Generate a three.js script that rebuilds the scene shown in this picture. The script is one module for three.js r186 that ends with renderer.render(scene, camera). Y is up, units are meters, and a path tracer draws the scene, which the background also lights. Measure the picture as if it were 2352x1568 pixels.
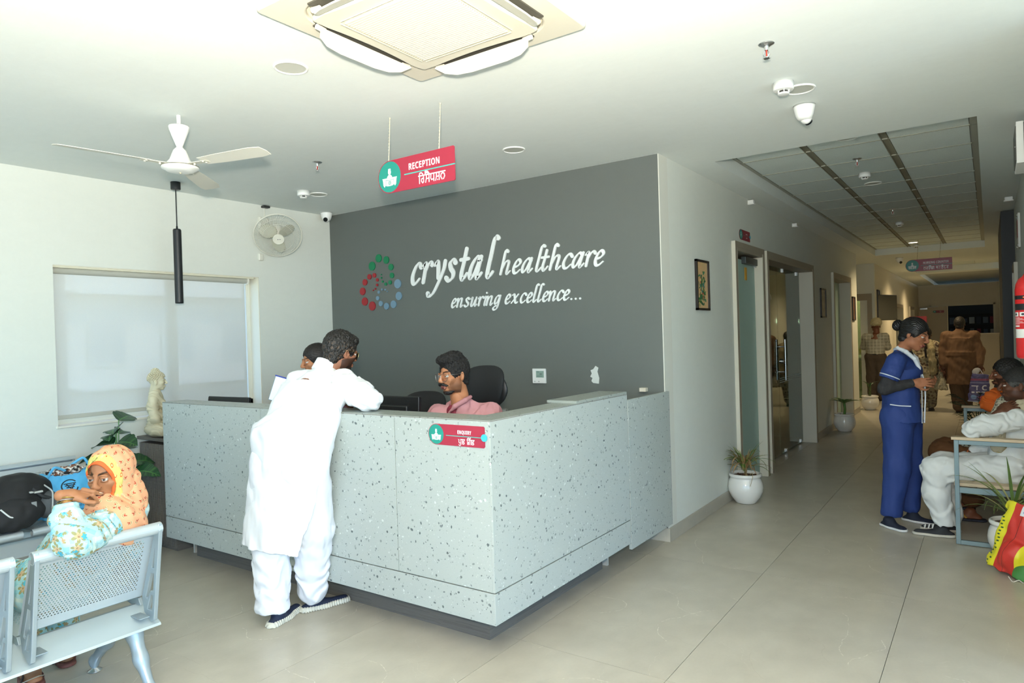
import * as THREE from 'three';
import { mergeGeometries, toCreasedNormals } from 'three/addons/utils/BufferGeometryUtils.js';
import { RoundedBoxGeometry } from 'three/addons/geometries/RoundedBoxGeometry.js';
import { RectAreaLightUniformsLib } from 'three/addons/lights/RectAreaLightUniformsLib.js';
import { Sky } from 'three/addons/objects/Sky.js';
import { createNoise3D, createNoise2D } from 'simplex-noise';

// ---------- camera, sky, sun, large lights, exposure ----------
const scene = new THREE.Scene();
const camera = new THREE.PerspectiveCamera(2 * Math.atan(784 / 1564.98) * 180 / Math.PI, 2352 / 1568, 0.05, 200);
camera.position.set(0, 1.55, 0);
camera.rotation.order = 'YXZ';
camera.rotation.set(-0.0065971, 0.6118807, -0.0301444);
scene.add(camera);
const renderer = new THREE.WebGLRenderer({ antialias: true });
renderer.toneMapping = THREE.LinearToneMapping;
renderer.toneMappingExposure = 1.1;
renderer.shadowMap.enabled = true;
RectAreaLightUniformsLib.init();
const sky = new Sky();
sky.scale.setScalar(1000);
sky.material.uniforms.turbidity.value = 6;
sky.material.uniforms.rayleigh.value = 1.2;
sky.material.uniforms.mieCoefficient.value = 0.005;
sky.material.uniforms.mieDirectionalG.value = 0.7;
const sunDir = new THREE.Vector3(0.55, 0.75, -0.35).normalize();
sky.material.uniforms.sunPosition.value.copy(sunDir);
scene.add(sky);
scene.environment = new THREE.PMREMGenerator(renderer).fromScene(sky).texture;
scene.environmentIntensity = scene.backgroundIntensity = 0.85;
const sun = new THREE.DirectionalLight(0xfff3e0, 5);
sun.position.copy(sunDir).multiplyScalar(30);
sun.castShadow = true;
Object.assign(sun.shadow.camera, { left: -30, right: 30, top: 30, bottom: -30, far: 80 });
sun.shadow.mapSize.set(2048, 2048);
scene.add(sun, sun.target);
// the photographer's flash, mounted just above the lens, with a dome diffuser that throws light all round
const flash = new THREE.PointLight(0xfff3e2, 20);
flash.name = 'camera_flash';
flash.position.set(0.03, 1.74, 0.06);
flash.castShadow = true;
flash.shadow.radius = 3;
scene.add(flash);
// the same flash head is tilted up, so that most of its light goes to the ceiling
const bounce = new THREE.SpotLight(0xfff3e2, 95, 0, 1.15, 0.9);
bounce.name = 'camera_flash_bounce';
bounce.position.set(0.03, 1.76, 0.06);
bounce.target.position.set(-0.75, 3.2, -0.55);
bounce.castShadow = true;
bounce.shadow.radius = 3;
scene.add(bounce, bounce.target);

// ---------- helpers ----------
const V = (x, y, z) => new THREE.Vector3(x, y, z);
let seed = 7;
const rnd = () => { seed = (seed * 1664525 + 1013904223) >>> 0; return seed / 4294967296; };
const rr = (a, b) => a + (b - a) * rnd();
const noise3 = createNoise3D(rnd), noise2 = createNoise2D(rnd);
const names = new Map();
const numbered = (n) => { const k = names.get(n) ?? 0; names.set(n, k + 1); return k ? n + '_' + String(k).padStart(3, '0') : n; };
function M(color, rough = 0.6, o = {}) {
  const phys = ['clearcoat', 'sheen', 'transmission', 'ior', 'specularIntensity'].some((k) => k in o);
  return new (phys ? THREE.MeshPhysicalMaterial : THREE.MeshStandardMaterial)({ color, roughness: rough, ...o });
}
function prep(g) { // non-indexed, with uv and normals, so that any two can be joined
  let r = g.index ? g.toNonIndexed() : g;
  if (!r.attributes.normal) r.computeVertexNormals();
  if (!r.attributes.uv) r.setAttribute('uv', new THREE.BufferAttribute(new Float32Array(r.attributes.position.count * 2), 2));
  for (const k of Object.keys(r.attributes)) if (!['position', 'normal', 'uv'].includes(k)) r.deleteAttribute(k);
  r.morphAttributes = {};
  return r;
}
const join = (list) => (list.length === 1 ? list[0] : mergeGeometries(list.map(prep)));
function mesh(name, geos, mat, parent = scene) {
  const m = new THREE.Mesh(Array.isArray(geos) ? join(geos) : geos, mat);
  m.castShadow = m.receiveShadow = true;
  m.name = parent === scene ? numbered(name) : name;
  parent.add(m);
  return m;
}
function tag(o, label, category, group) { o.userData.label = label; o.userData.category = category; if (group) o.userData.group = group; return o; }
function thing(name, label, category, p = [0, 0, 0], turn = 0, group) {
  const o = new THREE.Group(); o.name = numbered(name); o.position.set(...p); o.rotation.y = turn; scene.add(o);
  return tag(o, label, category, group);
}
function struct(name, geos, mat, parent) { const m = mesh(name, geos, mat, parent); if (!parent) m.userData.kind = 'structure'; return m; }
function structGroup(name, p = [0, 0, 0]) { const o = new THREE.Group(); o.name = numbered(name); o.position.set(...p); o.userData.kind = 'structure'; scene.add(o); return o; }
function copyOf(src, p, turn, label, group) {
  const c = src.clone(); c.name = numbered(src.name.replace(/_\d{3}$/, '')); scene.add(c);
  c.userData = { ...src.userData }; if (p) c.position.set(...p); if (turn !== undefined && turn !== null) c.rotation.y = turn;
  if (label) c.userData.label = label; if (group) c.userData.group = group; return c;
}
const tr = (g, x = 0, y = 0, z = 0) => g.translate(x, y, z);
function box(w, h, d, x = 0, y = 0, z = 0, r = 0) { return (r ? new RoundedBoxGeometry(w, h, d, 2, Math.min(r, w / 2.01, h / 2.01, d / 2.01)) : new THREE.BoxGeometry(w, h, d)).translate(x, y, z); }
const span = (x0, x1, y0, y1, z0, z1, r = 0) => box(Math.abs(x1 - x0), Math.abs(y1 - y0), Math.abs(z1 - z0), (x0 + x1) / 2, (y0 + y1) / 2, (z0 + z1) / 2, r);
const cyl = (r0, r1, h, x = 0, y = 0, z = 0, n = 24, open = false) => new THREE.CylinderGeometry(r1, r0, h, n, 1, open).translate(x, y, z); // r0 bottom, r1 top
const ball = (r, x = 0, y = 0, z = 0, n = 20) => new THREE.SphereGeometry(r, n, Math.ceil(n * 0.7)).translate(x, y, z);
const lathe = (pts, n = 40) => new THREE.LatheGeometry(pts.map((p) => new THREE.Vector2(p[0], p[1])), n);
function tube(pts, r, n = 8, seg, closed = false) {
  const v = pts.map((p) => (p.isVector3 ? p : V(...p)));
  return new THREE.TubeGeometry(v.length === 2 ? new THREE.LineCurve3(v[0], v[1]) : new THREE.CatmullRomCurve3(v, closed, 'catmullrom', 0.3), seg ?? (v.length === 2 ? 1 : v.length * 5), r, n, closed);
}
function rod(a, b, r, n = 10, r2 = r) { // capped cylinder between two points
  const A = V(...a), B = V(...b), d = B.clone().sub(A), g = new THREE.CylinderGeometry(r2, r, d.length(), n);
  g.applyQuaternion(new THREE.Quaternion().setFromUnitVectors(V(0, 1, 0), d.clone().normalize()));
  return g.translate(...A.add(B).multiplyScalar(0.5).toArray());
}
function poly(pts) { const s = new THREE.Shape(); pts.forEach((p, i) => (i ? s.lineTo(p[0], p[1]) : s.moveTo(p[0], p[1]))); s.closePath(); return s; }
function extrude(shape, depth, bevel = 0, seg = 12) {
  return new THREE.ExtrudeGeometry(shape, { depth: depth - 2 * bevel, bevelEnabled: bevel > 0, bevelSize: bevel, bevelThickness: bevel, bevelOffset: -bevel, bevelSegments: 2, curveSegments: seg }).translate(0, 0, bevel);
}
function roundRect(w, h, r, x = 0, y = 0) {
  const s = new THREE.Shape(), a = x - w / 2, b = y - h / 2;
  s.moveTo(a + r, b); s.lineTo(a + w - r, b); s.absarc(a + w - r, b + r, r, -Math.PI / 2, 0); s.lineTo(a + w, b + h - r); s.absarc(a + w - r, b + h - r, r, 0, Math.PI / 2);
  s.lineTo(a + r, b + h); s.absarc(a + r, b + h - r, r, Math.PI / 2, Math.PI); s.lineTo(a, b + r); s.absarc(a + r, b + r, r, Math.PI, Math.PI * 1.5); return s;
}
function uvBox(g, scale = 1, ox = 0, oy = 0) { // uv in metres, from the plane each triangle faces
  const r = prep(g), p = r.attributes.position, uv = r.attributes.uv, a = V(), b = V(), c = V();
  for (let i = 0; i < p.count; i += 3) {
    a.fromBufferAttribute(p, i); b.fromBufferAttribute(p, i + 1).sub(a); c.fromBufferAttribute(p, i + 2).sub(a);
    const n = b.cross(c), x = Math.abs(n.x), y = Math.abs(n.y), z = Math.abs(n.z);
    for (let k = i; k < i + 3; k++) {
      const X = p.getX(k), Y = p.getY(k), Z = p.getZ(k);
      const [u, v] = x >= y && x >= z ? [Z, Y] : y >= z ? [X, Z] : [X, Y];
      uv.setXY(k, u / scale + ox, v / scale + oy);
    }
  }
  return r;
}
function uvFit(g, x0, y0, w, h) { // uv 0..1 over a rectangle of the xy plane
  const r = prep(g), p = r.attributes.position, uv = r.attributes.uv;
  for (let i = 0; i < p.count; i++) uv.setXY(i, (p.getX(i) - x0) / w, (p.getY(i) - y0) / h);
  return r;
}
function canvasTex(w, h, draw, o = {}) {
  const c = document.createElement('canvas'); c.width = w; c.height = h;
  draw(c.getContext('2d'), w, h);
  const t = new THREE.CanvasTexture(c); t.colorSpace = o.linear ? THREE.NoColorSpace : THREE.SRGBColorSpace;
  if (!o.clamp) t.wrapS = t.wrapT = THREE.RepeatWrapping; t.anisotropy = 8; return t;
}
function dataTex(w, h, f, o = {}) { // f(x, y) -> [r, g, b] 0..255
  const d = new Uint8Array(w * h * 4);
  for (let y = 0; y < h; y++) for (let x = 0; x < w; x++) { const c = f(x / w, y / h), i = (y * w + x) * 4; d[i] = c[0]; d[i + 1] = c[1]; d[i + 2] = c[2]; d[i + 3] = 255; }
  const t = new THREE.DataTexture(d, w, h); t.colorSpace = o.linear ? THREE.NoColorSpace : THREE.SRGBColorSpace;
  t.wrapS = t.wrapT = THREE.RepeatWrapping; t.magFilter = THREE.LinearFilter; t.minFilter = THREE.LinearMipmapLinearFilter; t.generateMipmaps = true; t.needsUpdate = true; return t;
}
const periodic = (u, v, f, k = 0) => noise3(Math.cos(u * 6.2832) * f, Math.sin(u * 6.2832) * f, noise2(Math.cos(v * 6.2832) * f * 0.5 + k, Math.sin(v * 6.2832) * f * 0.5) * 2 + Math.sin(v * 6.2832) * f);
// ---------- distance fields: tapered capsules and ellipsoids joined smoothly, then meshed ----------
class Field {
  constructor(k = 0.02) { this.p = []; this.k = k; }
  cap(a, b, ra, rb = ra, k = this.k, op = 0) { // capsule from a to b
    const dx = b[0] - a[0], dy = b[1] - a[1], dz = b[2] - a[2], l2 = dx * dx + dy * dy + dz * dz || 1e-9, m = Math.max(ra, rb);
    this.p.push({ op, k, m, c: [(a[0] + b[0]) / 2, (a[1] + b[1]) / 2, (a[2] + b[2]) / 2], R: Math.sqrt(l2) / 2 + m, lo: [0, 1, 2].map((i) => Math.min(a[i], b[i]) - m), hi: [0, 1, 2].map((i) => Math.max(a[i], b[i]) + m),
      f: (x, y, z) => { const px = x - a[0], py = y - a[1], pz = z - a[2]; let t = (px * dx + py * dy + pz * dz) / l2; t = t < 0 ? 0 : t > 1 ? 1 : t; const ex = px - dx * t, ey = py - dy * t, ez = pz - dz * t; return Math.sqrt(ex * ex + ey * ey + ez * ez) - (ra + (rb - ra) * t); } });
    return this;
  }
  chain(pts, rs, k = this.k) { for (let i = 0; i + 1 < pts.length; i++) this.cap(pts[i], pts[i + 1], rs[i] ?? rs[rs.length - 1], rs[i + 1] ?? rs[rs.length - 1], k); return this; }
  ell(c, r, q = null, k = this.k, op = 0) { // ellipsoid, turned by the quaternion q
    const Q = q ? q.clone().invert() : null, v = V(), m = Math.max(...r);
    this.p.push({ op, k, m, c, R: m, lo: c.map((x) => x - m), hi: c.map((x) => x + m),
      f: (x, y, z) => { let X = x - c[0], Y = y - c[1], Z = z - c[2]; if (Q) { v.set(X, Y, Z).applyQuaternion(Q); X = v.x; Y = v.y; Z = v.z; } const a = X / r[0], b = Y / r[1], d = Z / r[2], k0 = Math.sqrt(a * a + b * b + d * d), k1 = Math.sqrt(a * a / r[0] / r[0] + b * b / r[1] / r[1] + d * d / r[2] / r[2]); return k1 < 1e-9 ? -Math.min(...r) : k0 * (k0 - 1) / k1; } });
    return this;
  }
  cone(a, b, ea, eb, side, k = this.k) { // a tube of elliptical section from a to b; ea and eb are [half width along side, half depth]
    const A = V(...a), d = V(...b).sub(A), L = d.length(), w = d.clone().normalize(), s = V(...side); s.addScaledVector(w, -s.dot(w)).normalize(); const t = w.clone().cross(s), m = Math.max(...ea, ...eb);
    this.p.push({ op: 0, k, m, lo: [0, 1, 2].map((i) => Math.min(a[i], b[i]) - m), hi: [0, 1, 2].map((i) => Math.max(a[i], b[i]) + m),
      f: (x, y, z) => { const px = x - a[0], py = y - a[1], pz = z - a[2], h = px * w.x + py * w.y + pz * w.z; let u = h / L; u = u < 0 ? 0 : u > 1 ? 1 : u; const rx = ea[0] + (eb[0] - ea[0]) * u, ry = ea[1] + (eb[1] - ea[1]) * u, X = (px * s.x + py * s.y + pz * s.z) / rx, Y = (px * t.x + py * t.y + pz * t.z) / ry, e = Math.sqrt(X * X + Y * Y), rad = (e - 1) * Math.min(rx, ry) * (e < 1 ? 1 : (Math.abs(X) * rx + Math.abs(Y) * ry) / ((Math.abs(X) + Math.abs(Y)) * Math.min(rx, ry) + 1e-9)), over = Math.abs(h - L / 2) - L / 2; return over <= 0 ? Math.max(rad, over) : rad <= 0 ? over : Math.hypot(rad, over); } });
    return this;
  }
  fn(f, lo, hi, k = this.k, op = 0) { this.p.push({ op, k, lo, hi, f }); return this; }
  sub(k = 0.01) { const q = this.p[this.p.length - 1]; q.op = 1; q.k = k; return this; } // the last one is cut away instead
  keep(k = 0.004) { const q = this.p[this.p.length - 1]; q.op = 2; q.k = k; return this; } // only what lies inside the last one stays
  half(n, p, k = 0.004) { const N = V(...n).normalize(); this.p.push({ op: 2, k, f: (x, y, z) => (x - p[0]) * N.x + (y - p[1]) * N.y + (z - p[2]) * N.z }); return this; } // keep the side against n
  join(o) { this.p.push(...o.p); return this; }
  at(x, y, z) {
    let d = 1e3;
    for (const q of this.p) {
      if (q.R !== undefined && q.op === 0 && d < 1e3) { const c = q.c, ex = x - c[0], ey = y - c[1], ez = z - c[2], far = q.R + q.k + d; if (far > 0 && ex * ex + ey * ey + ez * ez > far * far) continue; }
      const e = q.f(x, y, z), k = q.k;
      if (q.op === 0) { const h = k - Math.abs(d - e); d = (d < e ? d : e) - (h > 0 ? h * h / (4 * k) : 0); }
      else { const n = q.op === 1 ? -e : e, h = k - Math.abs(d - n); d = (d > n ? d : n) + (h > 0 ? h * h / (4 * k) : 0); }
    }
    return d;
  }
  bounds(pad) { const lo = [1e9, 1e9, 1e9], hi = [-1e9, -1e9, -1e9]; for (const q of this.p) if (q.op === 0) for (let i = 0; i < 3; i++) { lo[i] = Math.min(lo[i], q.lo[i] - pad); hi[i] = Math.max(hi[i], q.hi[i] + pad); } return [lo, hi]; }
}
function skin(field, cell, o = {}) { // surface nets; o.bump(x, y, z) is added to the distance
  const [lo, hi] = o.box ?? field.bounds(cell * 2 + 0.004), N = [0, 1, 2].map((i) => Math.ceil((hi[i] - lo[i]) / cell) + 1), [nx, ny, nz] = N, g = new Float32Array(nx * ny * nz), B = 6, f = o.bump ? (x, y, z) => { const d = field.at(x, y, z); return Math.abs(d) < 0.05 ? d + o.bump(x, y, z) : d; } : (x, y, z) => field.at(x, y, z);
  for (let K = 0; K < nz; K += B) for (let J = 0; J < ny; J += B) for (let I = 0; I < nx; I += B) {
    const h = B / 2 * cell, c = f(lo[0] + I * cell + h, lo[1] + J * cell + h, lo[2] + K * cell + h), skip = Math.abs(c) > h * 1.8 * 1.5 + 0.015;
    for (let k = K; k < Math.min(nz, K + B); k++) for (let j = J; j < Math.min(ny, J + B); j++) for (let i = I; i < Math.min(nx, I + B); i++) g[(k * ny + j) * nx + i] = skip ? c : f(lo[0] + i * cell, lo[1] + j * cell, lo[2] + k * cell);
  }
  const id = new Int32Array(nx * ny * nz).fill(-1), P = [], idx = [], sx = 1, sy = nx, sz = nx * ny, off = [0, sx, sy, sx + sy, sz, sx + sz, sy + sz, sx + sy + sz], E = [[0, 1], [2, 3], [4, 5], [6, 7], [0, 2], [1, 3], [4, 6], [5, 7], [0, 4], [1, 5], [2, 6], [3, 7]];
  for (let k = 0; k < nz - 1; k++) for (let j = 0; j < ny - 1; j++) for (let i = 0; i < nx - 1; i++) {
    const at = k * sz + j * sy + i; let m = 0; for (let c = 0; c < 8; c++) if (g[at + off[c]] < 0) m |= 1 << c;
    if (m === 0 || m === 255) continue;
    let x = 0, y = 0, z = 0, n = 0;
    for (const [a, b] of E) { if (((m >> a) & 1) === ((m >> b) & 1)) continue; const va = g[at + off[a]], vb = g[at + off[b]], t = va / (va - vb); x += (a & 1) + ((b & 1) - (a & 1)) * t; y += ((a >> 1) & 1) + (((b >> 1) & 1) - ((a >> 1) & 1)) * t; z += (a >> 2) + ((b >> 2) - (a >> 2)) * t; n++; }
    id[at] = P.length / 3; P.push(lo[0] + (i + x / n) * cell, lo[1] + (j + y / n) * cell, lo[2] + (k + z / n) * cell);
  }
  const quad = (a, b, c, d, flip) => { if (a < 0 || b < 0 || c < 0 || d < 0) return; if (flip) idx.push(a, c, b, a, d, c); else idx.push(a, b, c, a, c, d); };
  for (let k = 1; k < nz - 1; k++) for (let j = 1; j < ny - 1; j++) for (let i = 1; i < nx - 1; i++) {
    const at = k * sz + j * sy + i, s = g[at] < 0;
    if (s !== g[at + sx] < 0) quad(id[at - sy - sz], id[at - sz], id[at], id[at - sy], !s);
    if (s !== g[at + sy] < 0) quad(id[at - sx - sz], id[at - sx], id[at], id[at - sz], !s);
    if (s !== g[at + sz] < 0) quad(id[at - sx - sy], id[at - sy], id[at], id[at - sx], !s);
  }
  const geo = new THREE.BufferGeometry(); geo.setAttribute('position', new THREE.BufferAttribute(new Float32Array(P), 3)); geo.setIndex(idx);
  const nrm = new Float32Array(P.length), e = cell * 0.5;
  for (let v = 0; v < P.length; v += 3) { const x = P[v], y = P[v + 1], z = P[v + 2], a = f(x + e, y, z) - f(x - e, y, z), b = f(x, y + e, z) - f(x, y - e, z), c = f(x, y, z + e) - f(x, y, z - e), l = Math.hypot(a, b, c) || 1; nrm[v] = a / l; nrm[v + 1] = b / l; nrm[v + 2] = c / l; }
  geo.setAttribute('normal', new THREE.BufferAttribute(nrm, 3));
  geo.setAttribute('uv', new THREE.BufferAttribute(new Float32Array(P.length / 3 * 2), 2));
  if (o.color) { const C = new Float32Array(P.length), col = new THREE.Color(); for (let v = 0; v < P.length; v += 3) { const c = o.color(P[v], P[v + 1], P[v + 2], nrm[v], nrm[v + 1], nrm[v + 2]); col.set(c); C[v] = col.r; C[v + 1] = col.g; C[v + 2] = col.b; } geo.setAttribute('color', new THREE.BufferAttribute(C, 3)); }
  return geo;
}
function joinSkins(list) { return mergeGeometries(list.map((g) => { const r = g.index ? g.toNonIndexed() : g; return r; })); }
// ---------- the setting ----------
const H = 2.87, XL = -5.63, XC = -1.975, XR = 0.26, ZG = -4.766, ZEND = -27;
const paintTex = dataTex(256, 256, (u, v) => { const n = periodic(u, v, 2) * 1.0 + periodic(u, v, 9, 3) * 0.8; return [252 + n, 252 + n, 252 + n].map((x) => Math.min(255, x)); });
paintTex.repeat.set(0.5, 0.5);
const paint = M(0xe0e3da, 0.75, { map: paintTex }), ceilPaint = M(0xe6ece8, 0.85, { map: paintTex }), greyPaint = M(0x666b66, 0.7, { map: paintTex }), creamPaint = M(0xd9d3c2, 0.7, { map: paintTex });
const darkPaint = M(0x34383a, 0.6), white = M(0xf0f0ec, 0.45), frameStone = M(0xbdb6a5, 0.4);

// floor: polished porcelain slabs of 0.8 x 1.6 m, each laid with a thin dark joint
const floor = structGroup('floor');
mesh('screed', span(-9, 4.2, -0.2, -0.012, 4.6, ZEND - 4), M(0x6f6b60, 0.9), floor);
function slabTex(k) {
  return canvasTex(512, 1024, (g, w, h) => {
    const im = g.createImageData(w, h);
    for (let y = 0; y < h; y++) for (let x = 0; x < w; x++) {
      const n = noise3(x / 230 + k * 9, y / 230, k) * 5 + noise3(x / 70, y / 90 + k * 4, k + 5) * 3 + noise3(x / 14, y / 20, k) * 1.2, i = (y * w + x) * 4;
      im.data[i] = 178 + n; im.data[i + 1] = 173 + n * 0.98; im.data[i + 2] = 159 + n * 0.9; im.data[i + 3] = 255;
    }
    g.putImageData(im, 0, 0);
    for (let j = 0; j < 16; j++) { // white veins, some broken
      let x = rr(0, w), y = rr(0, h), a = rr(0, 6.28); const strong = j < 4, len = strong ? rr(30, 70) : rr(8, 30);
      for (let s = 0; s < len; s++) {
        const nx = x + Math.cos(a) * 7, ny = y + Math.sin(a) * 7; a += rr(-0.35, 0.35);
        g.strokeStyle = `rgba(226,222,208,${rnd() < 0.2 ? 0.05 : strong ? rr(0.3, 0.75) : rr(0.1, 0.35)})`; g.lineWidth = strong ? rr(0.8, 3) : rr(0.5, 1.4);
        g.beginPath(); g.moveTo(x, y); g.lineTo(nx, ny); g.stroke(); x = nx; y = ny;
      }
    }
    for (let j = 0; j < 5; j++) { let x = rr(0, w), y = rr(0, h), a = rr(0, 6.28); g.strokeStyle = 'rgba(130,122,106,0.35)'; g.lineWidth = 0.8; g.beginPath(); g.moveTo(x, y); for (let s = 0; s < 30; s++) { x += Math.cos(a) * 6; y += Math.sin(a) * 6; a += rr(-0.3, 0.3); g.lineTo(x, y); } g.stroke(); }
  });
}
const slabMats = [0, 1, 2, 3].map((k) => M(0xffffff, 0.3, { map: slabTex(k), specularIntensity: 0.75 }));
const TW = 0.787, TL = 1.575, slabGeo = [0, 1].map((flip) => {
  const g = box(TW - 0.0025, 0.012, TL - 0.0025, 0, -0.006, 0), p = g.attributes.position, uv = g.attributes.uv;
  for (let i = 0; i < p.count; i++) { const u = p.getX(i) / TW + 0.5, v = p.getZ(i) / TL + 0.5; uv.setXY(i, flip ? 1 - u : u, flip ? 1 - v : v); }
  return g;
});
let tiles = 0;
for (let j = -1; j < 19; j++) for (let i = -5; i < 5; i++) {
  const x = -2.0 + (i + 0.5) * TW, z = -2.845 + TL - (j + 0.5) * TL;
  if (x < XL - 0.3 || z > 3.2 || (z < -9 && (x < -2.9 || x > 1.2)) || (x < -2.0 && z < ZG - 0.8 && z > -13) || (x > 1.2 && z < -6)) continue;
  if (++tiles > 190) break;
  const t = mesh('tile', slabGeo[(i * 7 + j * 3) & 1], slabMats[(i * 5 + j * 3 + 40) % 4], floor); t.position.set(x, 0, z);
}

// walls
const wallLeft = struct('wall_left', [span(XL - 0.25, XL, 0, 0.99, 4.2, ZG - 0.2), span(XL - 0.25, XL, 2.185, H + 0.2, 4.2, ZG - 0.2), span(XL - 0.25, XL, 0.99, 2.185, 4.2, -2.175), span(XL - 0.25, XL, 0.99, 2.185, -3.9, ZG - 0.2)].map((g) => uvBox(g)), paint);
struct('wall_grey', uvBox(span(XL - 0.25, XC - 0.007, 0, H, ZG, ZG - 0.16)), greyPaint);
struct('trim_1', uvBox(span(XC - 0.007, XC, 0, H, ZG + 0.001, ZG - 0.16)), M(0xd9d9ce, 0.7)); // white painted edge of the grey wall
const D1 = [-6.47, -7.45], D2 = [-7.58, -9.92], D3 = [-11.38, -12.95], DT = 2.38;
struct('wall_corridor_left', [[ZG - 0.161, D1[0]], [D1[1], D2[0]], [D2[1], D3[0]], [D3[1], -13.8]].map(([a, b]) => uvBox(span(XC - 0.2, XC, 0, H + 0.15, a, b))).concat([D1, D2, D3].map(([a, b]) => uvBox(span(XC - 0.2, XC, DT, H + 0.15, a, b)))), paint);
struct('wall_passage', [uvBox(span(XC - 3, XC - 2.1, 0, H, -16.15, -16.3)), uvBox(span(XC - 0.28, XC, 0, H, -16.15, -16.3)), uvBox(span(XC - 2.1, XC - 0.28, 2.1, H, -16.15, -16.3)), uvBox(span(XC - 3.1, XC - 3, 0, H, -13.6, -16.3))], paint);
struct('wall_far_left', [uvBox(span(XC - 0.15, XC, 0, H, -16.3, -19.6)), uvBox(span(XC - 0.15, XC, 2.1, H, -19.6, -21.6)), uvBox(span(XC - 0.15, XC, 0, H, -21.6, -23.6)), uvBox(span(XC - 0.15, XC, 2.1, H, -23.6, -25)), uvBox(span(XC - 0.15, XC, 0, H, -25, ZEND))], creamPaint);
struct('wall_end', [uvBox(span(XC - 0.2, -1.62, 0, H, ZEND, ZEND - 0.15)), uvBox(span(-1.62, 0.12, 2.17, H, ZEND, ZEND - 0.15)), uvBox(span(0.12, 2.2, 0, H, ZEND, ZEND - 0.15))], creamPaint);
struct('wall_right', [uvBox(span(XR, XR + 0.2, 0, H + 0.15, -3.9, -9.2)), uvBox(span(XR, XR + 0.2, 2.12, H + 0.15, -9.2, -9.95)), uvBox(span(XR, XR + 0.2, 0, H + 0.15, -9.95, -20)), uvBox(span(XR, XR + 2, 0, H, -20, -20.2)), uvBox(span(XR, XR + 0.2, 0, H, -21.5, ZEND)), uvBox(span(XR, XR + 4, 0, H + 0.2, -3.75, -3.9))], paint);
struct('pillar', span(0.13, XR - 0.001, 0, H - 0.01, -9.96, -12.7), darkPaint);
struct('wall_lobby_right', [uvBox(span(4.0, 4.2, 0, 0.15, 4.2, -3.9)), uvBox(span(4.0, 4.2, 2.6, H + 0.2, 4.2, -3.9)), uvBox(span(4.0, 4.2, 0.15, 2.6, -3.4, -3.9))], paint);
const sideGlass = structGroup('window_3');
mesh('mullion', [4.1, 2.2, 0.3, -1.6, -3.36].map((z) => box(0.1, 2.45, 0.08, 4.1, 1.375, z)), M(0x8a8c8a, 0.4, { metalness: 0.6 }), sideGlass);
[3.15, 1.25, -0.65, -2.48].forEach((z) => mesh('pane', box(0.008, 2.45, 1.8, 4.1, 1.375, z), M(0xffffff, 0.02, { transmission: 1, ior: 1.5 }), sideGlass));
struct('wall_rooms', [uvBox(span(XL, XL - 0.2, 0, H, ZG - 0.2, -16.3)), uvBox(span(XL, XC - 0.2, 0, H, -13.6, -13.8)), uvBox(span(XL, XC - 0.2, 0, H, -10.2, -10.35)), uvBox(span(XR + 0.2, XR + 2.2, 0, H, ZEND, ZEND - 0.15)), uvBox(span(XR + 2, XR + 2.2, 0, H, -9, ZEND)), uvBox(span(XR + 0.2, XR + 2, 0, H, -9, -9.1)), uvBox(span(XC - 3.1, 2.4, 0, H, -30, -30.15)), uvBox(span(XC - 0.2, XC - 0.1, 0, H, ZEND, -30)), uvBox(span(2.3, 2.4, 0, H, ZEND, -30))], paint);
// front of the lobby, behind the photographer: glazed
const shopfront = structGroup('window_2');
mesh('mullion', [span(XL, 4.2, 0, 0.12, 4.0, 4.15), span(XL, 4.2, 2.55, H + 0.2, 4.0, 4.15), ...[-5.58, -3.6, -1.6, 0.4, 2.4, 4.1].map((x) => box(0.08, 2.6, 0.1, x, 1.35, 4.07))], M(0x8a8c8a, 0.4, { metalness: 0.6 }), shopfront);
[-4.59, -2.6, -0.6, 1.4, 3.25].forEach((x) => mesh('pane', box(1.9, 2.43, 0.008, x, 1.335, 4.07), M(0xffffff, 0.02, { transmission: 1, ior: 1.5 }), shopfront));

// ceilings: plain gypsum with a recess of mineral panels over the corridor
const RX0 = -1.735, RX1 = -0.04, RZ0 = -5.3, RZ1 = -14.45, RD = 0.115;
const ceiling = structGroup('ceiling');
mesh('gypsum', [uvBox(span(XL - 0.2, 4.2, H, H + 0.2, 4.2, RZ0)), uvBox(span(XL - 0.2, RX0, H, H + 0.2, RZ0, RZ1)), uvBox(span(RX1, 2.5, H, H + 0.2, RZ0, RZ1)), uvBox(span(XL - 0.2, 2.5, H, H + 0.2, RZ1, -16.2))], ceilPaint, ceiling);
mesh('recess_back', span(RX0, RX1, H + RD + 0.012, H + 0.2, RZ0, RZ1), M(0x9a9a92, 0.9), ceiling);
const panelTex = dataTex(128, 128, (u, v) => { const n = rnd() * 18; return [228 + n, 232 + n, 230 + n].map((x) => Math.min(255, x)); });
const panelMats = [0xeaf1ef, 0xe2eae8, 0xeef3f0].map((c) => M(c, 0.9, { map: panelTex }));
const gridMat = M(0xa3a598, 0.5);
const cols = [[RX0 + 0.03, RX0 + 0.53], [RX0 + 0.58, RX1 - 0.615], [RX1 - 0.565, RX1 - 0.05]];
let pk = 0;
for (let z = RZ0 - 0.06; z - 0.6 > RZ1 - 0.1; z -= 0.612) for (const [a, b] of cols) mesh('ceiling_panel', uvBox(span(a + 0.004, b - 0.004, H + RD, H + RD + 0.01, z - 0.003, z - 0.609), 0.3), panelMats[(pk++ * 7) % 3], ceiling);
for (let z = RZ0 - 0.06; z > RZ1; z -= 0.612) mesh('grid_bar', span(RX0, RX1, H + RD - 0.004, H + RD + 0.006, z - 0.008, z + 0.008), gridMat, ceiling);
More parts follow.
